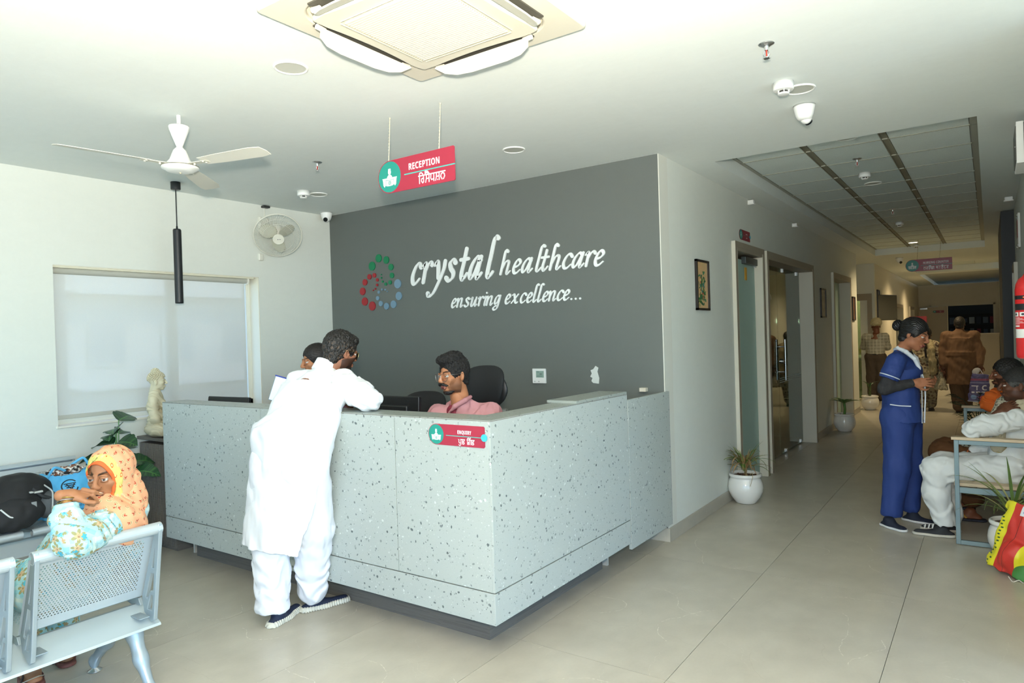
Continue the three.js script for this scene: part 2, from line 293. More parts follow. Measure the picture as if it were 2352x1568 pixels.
for (const x of [RX0 + 0.555, RX1 - 0.59]) mesh('grid_channel', [span(x - 0.026, x - 0.02, H + RD - 0.006, H + RD + 0.01, RZ0, RZ1), span(x + 0.02, x + 0.026, H + RD - 0.006, H + RD + 0.01, RZ0, RZ1), span(x - 0.02, x + 0.02, H + RD + 0.004, H + RD + 0.012, RZ0, RZ1)], M(0x8b8875, 0.6), ceiling);
mesh('grid_edge', [span(RX0, RX0 + 0.028, H + RD - 0.004, H + RD + 0.006, RZ0, RZ1), span(RX1 - 0.048, RX1, H + RD - 0.004, H + RD + 0.006, RZ0, RZ1)], gridMat, ceiling);
// far ceiling: a lower soffit, a second and third recess with panels
const ceiling2 = structGroup('ceiling_far');
mesh('gypsum', [uvBox(span(XC - 3, 2.5, H - 0.0, H + 0.2, -16.2, -17.4)), uvBox(span(XC - 0.1, -1.5, H, H + 0.2, -17.4, ZEND)), uvBox(span(-1.5, 2.5, H, H + 0.2, -20.4, -21.0))], ceilPaint, ceiling2);
mesh('recess_back', [span(-1.5, 2.5, H + 0.16, H + 0.24, -17.4, -20.4), span(-1.5, 2.5, H + 0.12, H + 0.2, -21, -30), span(XC - 3, -1.5, H, H + 0.2, ZEND, -30.2)], M(0xb9bcb6, 0.9), ceiling2);
for (const z of [-17.45, -18.06, -18.67, -19.28, -19.89]) for (const x of [-1.48, -0.87, -0.26]) mesh('ceiling_panel', span(x, x + 0.6, H + 0.145, H + 0.155, z, z - 0.6), panelMats[pk++ % 3], ceiling2);

// skirting of the same porcelain
const skirtMat = slabMats[1].clone(); skirtMat.roughness = 0.35;
const skirt = (n, a) => { const o = structGroup(n); a.forEach((s) => mesh('skirting_tile', uvBox(span(...s, 0.002)), skirtMat, o)); };
const lens = (z0, z1, f) => { const r = []; for (let z = z0; z > z1 + 0.05; z -= 0.79) r.push(f(z - 0.001, Math.max(z1, z - 0.789))); return r; };
skirt('baseboard_corridor', [...lens(ZG + 0.01, D1[0] + 0.1, (a, b) => [XC, XC + 0.012, 0, 0.1, a, b]), ...lens(D2[1] - 0.1, D3[0] + 0.1, (a, b) => [XC, XC + 0.012, 0, 0.1, a, b]), [XC, XC + 0.012, 0, 0.1, D3[1] - 0.1, -13.8], [-2.7, XC + 0.012, 0, 0.1, ZG + 0.0105, ZG - 0.001]]);
skirt('baseboard_left', lens(4, -4.7, (a, b) => [XL, XL + 0.012, 0, 0.1, a, b]));
skirt('baseboard_right', lens(-3.9, -9.1, (a, b) => [XR - 0.012, XR, 0, 0.1, a, b]));

// window_1 in the left wall with a reveal, a sliding aluminium frame and two panes
const win = structGroup('window_1');
const alu = M(0xe6e4d2, 0.4), glassClear = M(0xffffff, 0.01, { transmission: 1, ior: 1.45 });
mesh('window_frame', [span(XL - 0.2, XL - 0.14, 0.99, 1.04, -2.175, -3.9), span(XL - 0.2, XL - 0.14, 2.135, 2.185, -2.175, -3.9), span(XL - 0.2, XL - 0.14, 0.99, 2.185, -2.175, -2.225), span(XL - 0.2, XL - 0.14, 0.99, 2.185, -3.85, -3.9), span(XL - 0.19, XL - 0.15, 1.04, 2.135, -3.1, -3.18)], alu, win);
mesh('pane', span(XL - 0.172, XL - 0.168, 1.04, 2.135, -2.225, -3.1), glassClear, win);
mesh('pane', span(XL - 0.172, XL - 0.168, 1.04, 2.135, -3.18, -3.85), glassClear, win);
mesh('window_sill', span(XL - 0.14, XL + 0.012, 0.975, 0.992, -2.16, -3.915, 0.004), M(0xe8e5d6, 0.4), win);
mesh('reveal', [span(XL - 0.14, XL - 0.001, 0.992, 2.183, -3.892, -3.899), span(XL - 0.14, XL - 0.001, 2.178, 2.184, -2.176, -3.899)], M(0xece7d3, 0.6), win);
const blind = thing('roller_blind', 'grey see-through roller blind pulled down over the window', 'blind', [XL - 0.07, 0, 0]);
const weave = dataTex(128, 128, (u, v) => { const s = ((Math.floor(u * 64) + Math.floor(v * 64)) & 1) * 10 + rnd() * 8; return [226 + s, 228 + s, 225 + s]; });
weave.repeat.set(8, 6);
mesh('blind_cloth', uvBox(span(-0.001, 0.0, 1.06, 2.14, -2.19, -3.79)), M(0xf2f2ee, 0.95, { map: weave, transparent: true, opacity: 0.76, side: THREE.DoubleSide }), blind);
mesh('bottom_bar', span(-0.008, 0.008, 1.035, 1.065, -2.19, -3.79, 0.004), M(0xb9b9ae, 0.5), blind);
mesh('roller_tube', rod([0, 2.15, -2.18], [0, 2.15, -3.81], 0.026, 20), M(0xb7b7ac, 0.7), blind);
mesh('head_rail', span(-0.03, 0.05, 2.168, 2.183, -2.18, -3.86), M(0xe6e2cc, 0.5), blind);
mesh('bracket', [rod([0, 2.15, -3.81], [0, 2.15, -3.825], 0.034, 20), rod([0.02, 2.15, -3.82], [0.02, 1.5, -3.82], 0.002, 5), rod([-0.01, 2.15, -3.82], [-0.01, 1.5, -3.82], 0.002, 5)], M(0xf0eee2, 0.4), blind);

// outside the window
struct('ground_outside', span(-160, XL - 0.3, -4.2, -4, 60, -90), M(0x9a9284, 0.95));
function building(label, x0, x1, z0, z1, h, wallC, floors, bays, roofH) {
  const b = thing('building', label, 'building', [x1, -4, (z0 + z1) / 2]), W = M(wallC, 0.9), w = x1 - x0, d = z1 - z0;
  mesh('wall', box(w, h, d, -w / 2, h / 2, 0), W, b);
  mesh('parapet', [box(w + 0.2, 0.5, d + 0.2, -w / 2, h + 0.25, 0)], M(0xe8e4da, 0.9), b);
  if (roofH) mesh('roof_room', [box(w * 0.4, roofH, d * 0.35, -w / 2, h + 0.5 + roofH / 2, d * 0.1), box(w * 0.46, 0.25, d * 0.4, -w / 2, h + 0.5 + roofH, d * 0.1)], W, b);
  for (let f = 0; f < floors; f++) for (let k = 0; k < bays; k++) {
    const z = -d / 2 + (k + 0.5) * d / bays, y = (f + 0.5) * h / floors;
    const fr = mesh('window', box(0.2, h / floors * 0.5, d / bays * 0.5, 0.02, y, z), M(0xd8d6cc, 0.7), b);
    fr.name = 'window'; mesh('pane', box(0.1, h / floors * 0.42, d / bays * 0.42, 0.1, y, z), M(0xa3abaf, 0.3), fr);
  }
  mesh('ledge', Array.from({ length: floors }, (_, f) => box(0.9, 0.15, d, 0.4, f * h / floors + 0.1, 0)), M(0xe2ded2, 0.9), b);
}
building('pale stepped block rising highest behind the blind', -38, -30, -27, -12, 15.5, 0xe3ddd0, 4, 5, 2.6);
building('low white house seen through the blind at its left edge', -66, -56, -13, -6, 10.5, 0xf2f2ee, 3, 3);
building('beige flat-roofed block behind the right part of the blind', -27, -21, -36, -24, 12, 0xcfcabf, 4, 4, 2);
building('grey low row of flats below the skyline behind the blind', -44, -39, -9, 2, 7.6, 0xc9c6bf, 2, 6);
// ---------- reception counter ----------
const terrazzo = (() => { // grey laminate printed with stone chips, 1.2 m across
  const n = 2048, px = n / 1.2;
  return canvasTex(n, n, (g) => {
    g.fillStyle = '#adb4af'; g.fillRect(0, 0, n, n);
    const im = g.getImageData(0, 0, n, n); for (let i = 0; i < im.data.length; i += 4) { const e = (rnd() - 0.5) * 9; for (let c = 0; c < 3; c++) im.data[i + c] += e; } g.putImageData(im, 0, 0);
    const chip = (r, col) => { const x = rr(0, n), y = rr(0, n), k = 5 + Math.floor(rr(0, 4)), a0 = rr(0, 6.3), sx = rr(0.55, 1), rot = rr(0, 3.1); for (const ox of [-n, 0, n]) for (const oy of [-n, 0, n]) { if (x + ox < -40 || x + ox > n + 40 || y + oy < -40 || y + oy > n + 40) continue; g.save(); g.translate(x + ox, y + oy); g.rotate(rot); g.scale(sx, 1); g.fillStyle = col; g.beginPath(); for (let i = 0; i < k; i++) { const q = a0 + i / k * 6.283, R = r * (0.75 + 0.35 * Math.abs(Math.sin(i * 2.3 + a0))); i ? g.lineTo(Math.cos(q) * R, Math.sin(q) * R) : g.moveTo(Math.cos(q) * R, Math.sin(q) * R); } g.fill(); g.restore(); } };
    for (let i = 0; i < 9000; i++) chip(rr(1, 2.6), ['#b5bcb7', '#949b97', '#7c8380', '#aeb5af'][i % 4]);
    for (let i = 0; i < 1500; i++) chip(rr(0.0025, 0.0045) * px, ['#c4cbc6', '#979e99', '#737a78', '#b9c0b9'][i % 4]);
    for (let i = 0; i < 420; i++) chip(rr(0.004, 0.0085) * px, ['#6a7271', '#868d89', '#cad0cb', '#585f60', '#999f9a', '#757c7b'][i % 6]);
    for (let i = 0; i < 40; i++) chip(rr(0.008, 0.0105) * px, ['#5a6263', '#7f8784', '#c6ccc7'][i % 3]);
  });
})();
const stone = M(0xffffff, 0.38, { map: terrazzo }), stoneTop = M(0xe4e4e0, 0.3, { map: terrazzo });
const grain = canvasTex(512, 512, (g, w, h) => { g.fillStyle = '#6a665f'; g.fillRect(0, 0, w, h); for (let i = 0; i < 900; i++) { const y = rr(0, h), c = rr(70, 130); g.strokeStyle = `rgba(${c},${c - 4},${c - 10},0.35)`; g.lineWidth = rr(0.5, 2); g.beginPath(); let x = rr(-50, w), yy = y; g.moveTo(x, yy); for (let k = 0; k < 14; k++) { x += rr(6, 16); yy += rr(-0.8, 0.8); g.lineTo(x, yy); } g.stroke(); } });
const darkWood = M(0xffffff, 0.55, { map: grain }), gapMat = M(0x2b2523, 0.8);
const CZ = -2.59, CX = -1.96, CL = -4.945, CB = 0.17, CT = 1.15, SE = -4.088;
const counter = thing('reception_counter', 'L-shaped reception counter clad in grey speckled stone-look panels on a dark recessed plinth', 'counter');
mesh('carcass', [span(CL + 0.01, CX - 0.014, CB + 0.01, CT - 0.02, CZ - 0.014, CZ - 0.175), span(CX - 0.165, CX - 0.014, CB + 0.01, CT - 0.02, CZ - 0.1, SE + 0.002)], gapMat, counter);
const face = (n, ...s) => mesh(n, uvBox(span(...s, 0.0012), 1.2, rnd(), rnd()), stone, counter);
const cuts = [CL, -3.77, -2.596, CX];
for (let i = 0; i < 3; i++) face('front_panel', cuts[i] + (i ? 0.002 : 0), cuts[i + 1] - (i < 2 ? 0.002 : 0.0145), 0.3275, CT - 0.001, CZ - 0.014, CZ);
face('lower_front_panel', CL, CX - 0.0145, CB, 0.322, CZ - 0.014, CZ);
face('side_panel', CX - 0.014, CX, 0.3275, CT - 0.001, CZ, SE);
face('lower_side_panel', CX - 0.014, CX, CB, 0.322, CZ, SE);
face('end_panel', CL - 0.001, CL + 0.012, CB, CT - 0.001, CZ - 0.0145, CZ - 0.18);
mesh('countertop', [uvBox(span(CL, CX - 0.001, CT, CT + 0.004, CZ - 0.001, CZ - 0.185), 1.2), uvBox(span(CX - 0.17, CX - 0.001, CT, CT + 0.004, CZ - 0.185, SE), 1.2)], stoneTop, counter);
mesh('edge_strip', [span(CL, CX, CT - 0.0015, CT + 0.0005, CZ - 0.0005, CZ + 0.0006), span(CX - 0.0005, CX + 0.0006, CT - 0.0015, CT + 0.0005, CZ, SE)], M(0x6d5f55, 0.7), counter);
mesh('ledge', uvBox(span(CX - 0.2, CX + 0.001, CT + 0.004, CT + 0.02, -3.42, SE + 0.005, 0.001), 1.2), stoneTop, counter);
mesh('plinth', [uvBox(span(CL + 0.1, CX - 0.171, 0, CB, CZ - 0.17, CZ - 0.32)), uvBox(span(CX - 0.321, CX - 0.171, 0, CB, CZ - 0.32, -4.0))], darkWood, counter);
const desk = thing('reception_desk', 'pale lower worktop running along the inner side of the reception counter', 'desk');
mesh('desk_top', [span(CL, CX - 0.17, 0.74, 0.765, CZ - 0.19, CZ - 0.42), span(CX - 0.45, CX - 0.17, 0.74, 0.765, CZ - 0.42, SE)], M(0xd8d4c8, 0.4), desk);
for (const a of [[CL, CL + 0.02, 0, 0.74, CZ - 0.2, CZ - 0.5], [CX - 0.5, CX - 0.17, 0, 0.74, SE + 0.02, SE]]) mesh('desk_support', span(...a), M(0xc4c0b4, 0.5), desk);
const gate = thing('counter_gate', 'speckled swing gate between reception counter and the grey wall corner', 'gate');
mesh('gate_panel', uvBox(span(CX - 0.022, CX - 0.001, 0.125, 1.112, SE - 0.014, -4.8, 0.0015), 1.2, 0.3, 0.1), stone, gate);
mesh('gate_edge', span(CX - 0.022, CX, 0.125, 1.112, -4.8, -4.803), M(0x8f8f90, 0.5), gate);
mesh('hinge_block', span(CX - 0.2, CX - 0.15, 1.112, 1.14, -4.72, -4.763), M(0xe2d9c6, 0.6), gate);

// ---------- printed signs ----------
// Punjabi letters as pen strokes; x 0..1 across the letter, y 0 at the head line, 1 at the foot
const GUR = {
  ra: [[[0.72, 0], [0.72, 0.85], [0.5, 1], [0.22, 0.72], [0.3, 0.42], [0.72, 0.36]]], sihari: [[[0.2, 1], [0.2, 0], [0.25, -0.35], [0.6, -0.42], [0.95, -0.2], [1, 0]]],
  sa: [[[0.3, 0], [0.26, 0.5], [0.08, 1]], [[0.85, 0], [0.85, 1]], [[0.24, 0.55], [0.85, 0.5]]], dulai: [[[0.95, -0.02], [0.6, -0.42], [0.1, -0.5], [0, -0.4]], [[0.9, -0.05], [0.5, -0.26], [0.1, -0.25], [0, -0.15]]],
  pa: [[[0, 0.02], [0.2, 0.12], [0.12, 0.55], [0.3, 0.8], [0.8, 0.74]], [[0.8, 0], [0.8, 1]]], dot: [[[0.5, 0.93], [0.52, 0.97]]],
  na: [[[0.5, 0], [0.5, 0.18], [0.2, 0.32], [0.08, 0.65], [0.35, 1]], [[0.5, 0.18], [0.82, 0.32], [0.92, 0.65], [0.65, 1]]],
  cha: [[[0.92, 0.02], [0.75, 0.36], [0.3, 0.38]], [[0.2, 0.1], [0.2, 0.9], [0.5, 1], [0.85, 0.86], [0.8, 0.62], [0.3, 0.64]]], onkar: [[[0.1, 1.18], [0.4, 1.32], [0.75, 1.15], [0.8, 1]]],
  ga: [[[0.45, 0], [0.45, 0.85], [0.25, 1], [0.05, 0.72], [0.15, 0.45], [0.45, 0.42]], [[0.92, 0], [0.92, 1]]], addak: [[[0.3, -0.45], [0.42, -0.18], [0.7, -0.2], [0.85, -0.5]]],
  ka: [[[0.5, 0], [0.42, 0.3], [0.1, 0.5], [0.3, 0.75], [0.55, 0.4], [0.85, 0.5], [0.8, 1]]], kanna: [[[0.5, 0], [0.5, 1]]], tippi: [[[0.2, -0.15], [0.45, -0.38], [0.75, -0.15]]],
  oora: [[[0.1, 0.1], [0.5, -0.35], [0.9, -0.15], [0.4, 0.15], [0.8, 0.35], [0.5, 0.6], [0.1, 0.5]], [[0.2, 0.9], [0.5, 1.1], [0.8, 0.9]]], ta: [[[0.5, 0], [0.5, 0.22], [0.15, 0.45], [0.2, 0.88], [0.55, 1], [0.9, 0.85]]],
};
function gurmukhi(g, words, x, y, s, lw, w = 0.82) { // each word: list of letters, a letter being the strokes drawn over one another
  g.strokeStyle = '#fff'; g.lineWidth = lw; g.lineCap = g.lineJoin = 'round';
  for (const word of words) {
    const x0 = x;
    for (const letter of word) { const wide = letter.includes('sihari') ? 1.2 : 1; for (const k of letter) for (const st of GUR[k]) { const off = letter.includes('sihari') && k !== 'sihari' ? 0.4 : 0; g.beginPath(); st.forEach((p, i) => { const X = x + (p[0] + off) * s * w, Y = y + p[1] * s; i ? g.lineTo(X, Y) : g.moveTo(X, Y); }); g.stroke(); } x += s * w * (wide + (letter.includes('sihari') ? 0.25 : 0.1)); }
    const gap = word[0].includes('pa') ? 0.7 : 0; g.beginPath(); g.moveTo(x0 + gap * s * w, y); g.lineTo(x - 0.05 * s, y); g.stroke(); x += s * 0.5;
  }
}
function deskIcon(g, cx, cy, r, ink) { // person behind a desk that bears a cross
  g.fillStyle = '#e4e8e4';
  g.fillRect(cx - r * 0.13, cy - r * 0.62, r * 0.26, r * 0.12); g.beginPath(); g.ellipse(cx, cy - r * 0.36, r * 0.155, r * 0.21, 0, 0, 7); g.fill();
  g.beginPath(); g.ellipse(cx, cy + r * 0.08, r * 0.27, r * 0.25, 0, Math.PI, 0); g.fill();
  g.beginPath(); g.moveTo(cx - r * 0.78, cy + r * 0.06); g.lineTo(cx + r * 0.78, cy + r * 0.06); g.lineTo(cx + r * 0.72, cy + r * 0.16); g.lineTo(cx + r * 0.66, cy + r * 0.62); g.lineTo(cx - r * 0.66, cy + r * 0.62); g.lineTo(cx - r * 0.72, cy + r * 0.16); g.fill();
  g.fillRect(cx - r * 0.6, cy + r * 0.6, r * 0.1, r * 0.1); g.fillRect(cx + r * 0.5, cy + r * 0.6, r * 0.1, r * 0.1); g.beginPath(); g.ellipse(cx, cy + r * 0.62, r * 0.38, r * 0.06, 0, 0, 7); g.fill();
  g.strokeStyle = ink; g.lineWidth = r * 0.03; g.beginPath(); g.moveTo(cx - r * 0.4, cy + r * 0.62); g.lineTo(cx - r * 0.4, cy + r * 0.2); g.quadraticCurveTo(cx, cy + r * 0.3, cx + r * 0.4, cy + r * 0.2); g.lineTo(cx + r * 0.4, cy + r * 0.62); g.stroke();
  g.lineWidth = r * 0.05; g.beginPath(); g.arc(cx, cy + r * 0.44, r * 0.12, 0, 7); g.stroke(); g.fillStyle = ink; g.fillRect(cx - r * 0.02, cy + r * 0.37, r * 0.04, r * 0.14); g.fillRect(cx - r * 0.07, cy + r * 0.42, r * 0.14, r * 0.04);
}
const signArt = (w, h, english, words, o = {}) => canvasTex(w, h, (g) => {
  g.fillStyle = o.red ?? '#a02a40'; g.fillRect(0, 0, w, h); const R = h * 0.475, cx = h * 0.5;
  g.fillStyle = o.teal ?? '#1f8c7e'; g.beginPath(); g.arc(cx, h / 2, R, 0, 7); g.fill(); deskIcon(g, cx, h / 2, R * 0.86, o.teal ?? '#1f8c7e');
  g.fillStyle = '#fff'; g.font = `bold ${h * (o.size ?? 0.27)}px sans-serif`; g.textAlign = 'center'; g.textBaseline = 'alphabetic'; const mid = (o.mid ?? 0.62) * w;
  g.save(); g.translate(mid, h * 0.42); g.scale(o.squeeze ?? 0.86, 1); g.fillText(english, 0, 0); g.restore();
  g.fillStyle = o.line ?? '#45b3a5'; g.fillRect(h * 1.12, h * 0.51, w - h * 1.12, h * 0.035);
  gurmukhi(g, words, o.gx ?? mid - w * 0.16, h * 0.67, h * 0.22, h * 0.035, o.gw);
}, { clamp: true });
function signBoard(w, h, d) { const s = new THREE.Shape(), r = h / 2; s.moveTo(r, h); s.absarc(r, r, r, Math.PI / 2, Math.PI * 1.5, false); s.lineTo(w - 0.006, 0); s.lineTo(w, 0.006); s.lineTo(w, h - 0.006); s.lineTo(w - 0.006, h); s.closePath(); return uvFit(extrude(s, d, 0, 24), 0, 0, w, h); }
const WORDS = { reception: [[['ra', 'sihari'], ['sa', 'dulai'], ['pa'], ['sa', 'dot'], ['na']]], enquiry: [[['pa', 'onkar'], ['cha']], [['ga', 'sihari', 'addak'], ['cha']]], nursing: [[['na'], ['ra'], ['sa', 'sihari', 'tippi'], ['ga']], [['ka'], ['kanna'], ['oora', 'tippi'], ['ta'], ['ra']]] };
function hangingSign(label, p, w, h, art, drop, cx) {
  const o = thing('hanging_sign', label, 'sign', p);
  mesh('board', signBoard(w, h, 0.005), M(0xffffff, 0.35, { map: art }), o);
  for (const x of cx) mesh('chain', [tube([[x, h - 0.004, 0.002], [x + 0.012, h + drop * 0.5, 0.002], [x + 0.02, h + drop, 0.002]], 0.0028, 6, 8), ball(0.006, x + 0.02, h + drop - 0.004, 0.002, 8), ...Array.from({ length: 14 }, (_, i) => new THREE.TorusGeometry(0.004, 0.0016, 5, 8).rotateY(i % 2 * 1.57).translate(x + 0.02 * (i + 0.5) / 14, h + drop * (i + 0.5) / 14, 0.002))], M(0xc9c3ad, 0.5, { metalness: 0.3 }), o);
  return o;
}
hangingSign('red hanging sign reading RECEPTION with a teal desk symbol', [-2.995, 2.425, -2.922], 0.598, 0.192, signArt(1024, 329, 'RECEPTION', WORDS.reception, { gx: 560 }), 0.253, [0.09, 0.485]);
hangingSign('far red hanging sign reading NURSING COUNTER in the dark corridor', [-1.07, 2.385, -12.4], 0.62, 0.185, signArt(1024, 306, 'NURSING COUNTER', WORDS.nursing, { mid: 0.655, squeeze: 0.72, gx: 400, gw: 0.75 }), 0.3, [0.16, 0.46]);
const enq = thing('enquiry_sign', 'small red sign reading ENQUIRY fixed to the counter front', 'sign', [-2.352, 1.02, CZ + 0.0005]);
mesh('board', signBoard(0.36, 0.104, 0.003), M(0xffffff, 0.35, { map: signArt(1024, 296, 'ENQUIRY', WORDS.enquiry, { mid: 0.65, gx: 560, squeeze: 0.8, size: 0.24 }) }), enq);
mesh('round_tab', cyl(0.018, 0.018, 0.003, 0, 0, 0, 24).rotateX(Math.PI / 2).translate(0.357, 0.05, 0.0035), M(0x3fb4cc, 0.4), enq);

// ---------- lettering on the grey wall ----------
const GLYPH = { // pen strokes in x-heights; upright, the slant is added afterwards
  c: [0.68, [[0.66, 0.8], [0.5, 0.97], [0.28, 0.86], [0.1, 0.45], [0.16, 0.1], [0.36, 0.03], [0.64, 0.25]]],
  r: [0.66, [[0.02, 0.78], [0.16, 0.95], [0.2, 0.8], [0.14, 0.05]], [[0.17, 0.5], [0.36, 0.86], [0.54, 0.97], [0.66, 0.86]]],
  y: [0.72, [[0.0, 0.8], [0.14, 0.97], [0.24, 0.75], [0.34, 0.2]], [[0.7, 0.97], [0.64, 0.55], [0.34, -0.1], [0.04, -0.55], [-0.22, -0.62], [-0.3, -0.52]]],
  s: [0.52, [[0.52, 0.84], [0.36, 0.97], [0.17, 0.85], [0.24, 0.6], [0.44, 0.38], [0.42, 0.13], [0.2, 0.02], [0.0, 0.15]]],
  t: [0.5, [[0.3, 1.42], [0.22, 0.8], [0.14, 0.3], [0.22, 0.04], [0.34, 0.06], [0.52, 0.28]], [[-0.02, 0.93], [0.5, 0.95]]],
  a: [0.8, [[0.66, 0.84], [0.44, 0.97], [0.18, 0.7], [0.06, 0.3], [0.16, 0.04], [0.38, 0.24], [0.62, 0.8]], [[0.7, 0.98], [0.58, 0.4], [0.56, 0.06], [0.66, 0.04], [0.84, 0.24]]],
  l: [0.42, [[0.5, 1.72], [0.36, 1.78], [0.26, 1.6], [0.18, 1.0], [0.08, 0.25], [0.14, 0.03], [0.26, 0.05], [0.42, 0.24]]],
  h: [0.8, [[0.46, 1.66], [0.34, 1.75], [0.26, 1.6], [0.18, 0.9], [0.08, 0.04]], [[0.14, 0.42], [0.34, 0.84], [0.54, 0.96], [0.64, 0.8], [0.56, 0.2], [0.64, 0.03], [0.84, 0.22]]],
  e: [0.62, [[0.12, 0.44], [0.42, 0.54], [0.58, 0.76], [0.46, 0.97], [0.26, 0.86], [0.1, 0.42], [0.16, 0.08], [0.36, 0.03], [0.62, 0.24]]],
  n: [0.82, [[0.02, 0.8], [0.14, 0.96], [0.18, 0.75], [0.12, 0.04]], [[0.14, 0.4], [0.36, 0.84], [0.56, 0.97], [0.66, 0.8], [0.58, 0.2], [0.66, 0.03], [0.86, 0.22]]],
  u: [0.8, [[0.0, 0.8], [0.14, 0.97], [0.16, 0.7], [0.1, 0.2], [0.22, 0.03], [0.42, 0.24], [0.6, 0.7]], [[0.7, 0.97], [0.58, 0.3], [0.64, 0.03], [0.82, 0.22]]],
  i: [0.4, [[0.02, 0.8], [0.16, 0.97], [0.2, 0.75], [0.12, 0.2], [0.2, 0.03], [0.38, 0.24]], [[0.26, 1.36], [0.27, 1.38]]],
  g: [0.74, [[0.62, 0.86], [0.42, 0.97], [0.18, 0.74], [0.08, 0.34], [0.2, 0.1], [0.42, 0.3], [0.6, 0.78]], [[0.68, 0.98], [0.54, 0.2], [0.4, -0.36], [0.12, -0.52], [-0.04, -0.36], [0.12, -0.16], [0.46, -0.06]]],
  x: [0.7, [[0.04, 0.86], [0.2, 0.94], [0.32, 0.6], [0.44, 0.12], [0.62, 0.04], [0.72, 0.14]], [[0.7, 0.94], [0.36, 0.5], [-0.02, 0.04]]],
  '.': [0.38, [[0.12, 0.06], [0.13, 0.08]]], ' ': [0.42],
};
function penLetter(ch, s, depth0, wx) {
  const parts = []; let nth = 0;
  for (const st of GLYPH[ch].slice(1)) { const depth = depth0 - 0.0012 * nth++;
    const pts = st.map((p) => V((p[0] * wx + p[1] * 0.2) * s, p[1] * s, 0)), dot = st.length === 2 && Math.hypot(st[0][0] - st[1][0], st[0][1] - st[1][1]) < 0.05;
    if (dot) { parts.push(cyl(s * 0.105, s * 0.105, depth, 0, 0, 0, 20).rotateX(Math.PI / 2).translate(pts[0].x, pts[0].y, depth / 2)); continue; }
    const c = new THREE.CatmullRomCurve3(pts, false, 'catmullrom', 0.55), n = st.length * 8, P = [], L = [], Rr = [];
    for (let i = 0; i <= n; i++) { const p = c.getPoint(i / n), t = c.getTangent(i / n), a = Math.atan2(t.y, t.x), w = s * (0.05 + 0.075 * Math.abs(Math.sin(a - 0.6)) ** 1.1); L.push([p.x - t.y * w, p.y + t.x * w]); Rr.push([p.x + t.y * w, p.y - t.x * w]); P.push([p.x, p.y, w]); }
    const v = [], tri = (a, b, d) => v.push(...a, ...b, ...d), z = (p, q) => [p[0], p[1], q];
    for (let i = 0; i < n; i++) { tri(z(L[i], depth), z(Rr[i], depth), z(Rr[i + 1], depth)); tri(z(L[i], depth), z(Rr[i + 1], depth), z(L[i + 1], depth)); for (const [A, sg] of [[L, 1], [Rr, -1]]) { const a0 = z(A[i], 0), a1 = z(A[i], depth), b0 = z(A[i + 1], 0), b1 = z(A[i + 1], depth); if (sg > 0) { tri(a0, a1, b1); tri(a0, b1, b0); } else { tri(a0, b1, a1); tri(a0, b0, b1); } } }
    const g = new THREE.BufferGeometry(); g.setAttribute('position', new THREE.BufferAttribute(new Float32Array(v), 3)); g.computeVertexNormals(); parts.push(g);
    for (const e of [P[0], P[n]]) parts.push(cyl(e[2], e[2], depth * 0.98, 0, 0, 0, 14).rotateX(Math.PI / 2).translate(e[0], e[1], depth * 0.49));
  }
  return parts;
}
const letterMat = M(0xeef1ee, 0.4), lettering = thing('wall_lettering', 'white raised italic lettering across the grey wall behind the counter', 'lettering', [0, 0, ZG]);
const letterGeo = new Map();
function word(text, starts, y, s, wx = 1) { [...text].forEach((ch, i) => { if (ch === ' ') return; const k = ch + s + wx; if (!letterGeo.has(k)) letterGeo.set(k, join(penLetter(ch, s, 0.012, wx))); mesh('letter', letterGeo.get(k), letterMat, lettering).position.set(starts[i], y, 0.001); }); }
word('crystal', [-4.495, -4.36, -4.21, -4.055, -3.905, -3.795, -3.6], 2.076, 0.192, 0.88);
word('healthcare', [-3.45, -3.32, -3.225, -3.083, -3.032, -2.95, -2.828, -2.735, -2.622, -2.538], 2.088, 0.116, 1.12);
word('ensuring', [-4.005, -3.945, -3.848, -3.782, -3.7, -3.635, -3.61, -3.52], 1.832, 0.081, 1.08);
word('excellence...', [-3.405, -3.333, -3.248, -3.182, -3.118, -3.072, -3.025, -2.968, -2.885, -2.825, -2.755, -2.715, -2.675], 1.835, 0.081, 1.08);
const emblem = thing('wall_emblem', 'emblem of green, red and blue discs in three swirls beside the lettering', 'emblem', [0, 0, ZG]);
const discM = { g: M(0x0d7a4f, 0.4), r: M(0x9c2229, 0.4), b: M(0x6f8ea2, 0.4) };
for (const [c, x, y, r] of [['g', -4.914, 2.364, 0.040], ['g', -4.810, 2.338, 0.037], ['g', -4.749, 2.264, 0.032], ['g', -4.740, 2.182, 0.027], ['g', -4.768, 2.117, 0.021], ['g', -4.828, 2.104, 0.016], ['g', -4.870, 2.132, 0.011], ['g', -4.885, 2.170, 0.009], ['g', -4.884, 2.202, 0.006], ['g', -5.010, 2.295, 0.044], ['r', -5.052, 2.192, 0.027], ['r', -4.982, 2.201, 0.023], ['r', -4.942, 2.154, 0.017], ['r', -4.948, 2.104, 0.013], ['r', -4.973, 2.068, 0.009], ['r', -5.003, 2.055, 0.007], ['r', -5.119, 2.142, 0.032], ['r', -5.156, 2.054, 0.038], ['r', -5.129, 1.950, 0.041], ['r', -5.025, 1.900, 0.045], ['b', -4.665, 2.096, 0.044], ['b', -4.655, 1.978, 0.040], ['b', -4.730, 1.902, 0.037], ['b', -4.825, 1.888, 0.033], ['b', -4.903, 1.918, 0.026], ['b', -4.945, 1.973, 0.021], ['b', -4.927, 2.032, 0.015], ['b', -4.879, 2.055, 0.011], ['b', -4.837, 2.050, 0.009], ['b', -4.809, 2.031, 0.006]])
  mesh('disc', cyl(r, r, 0.01, 0, 0, 0, 28).rotateX(Math.PI / 2).translate(x, y, 0.006), discM[c], emblem);
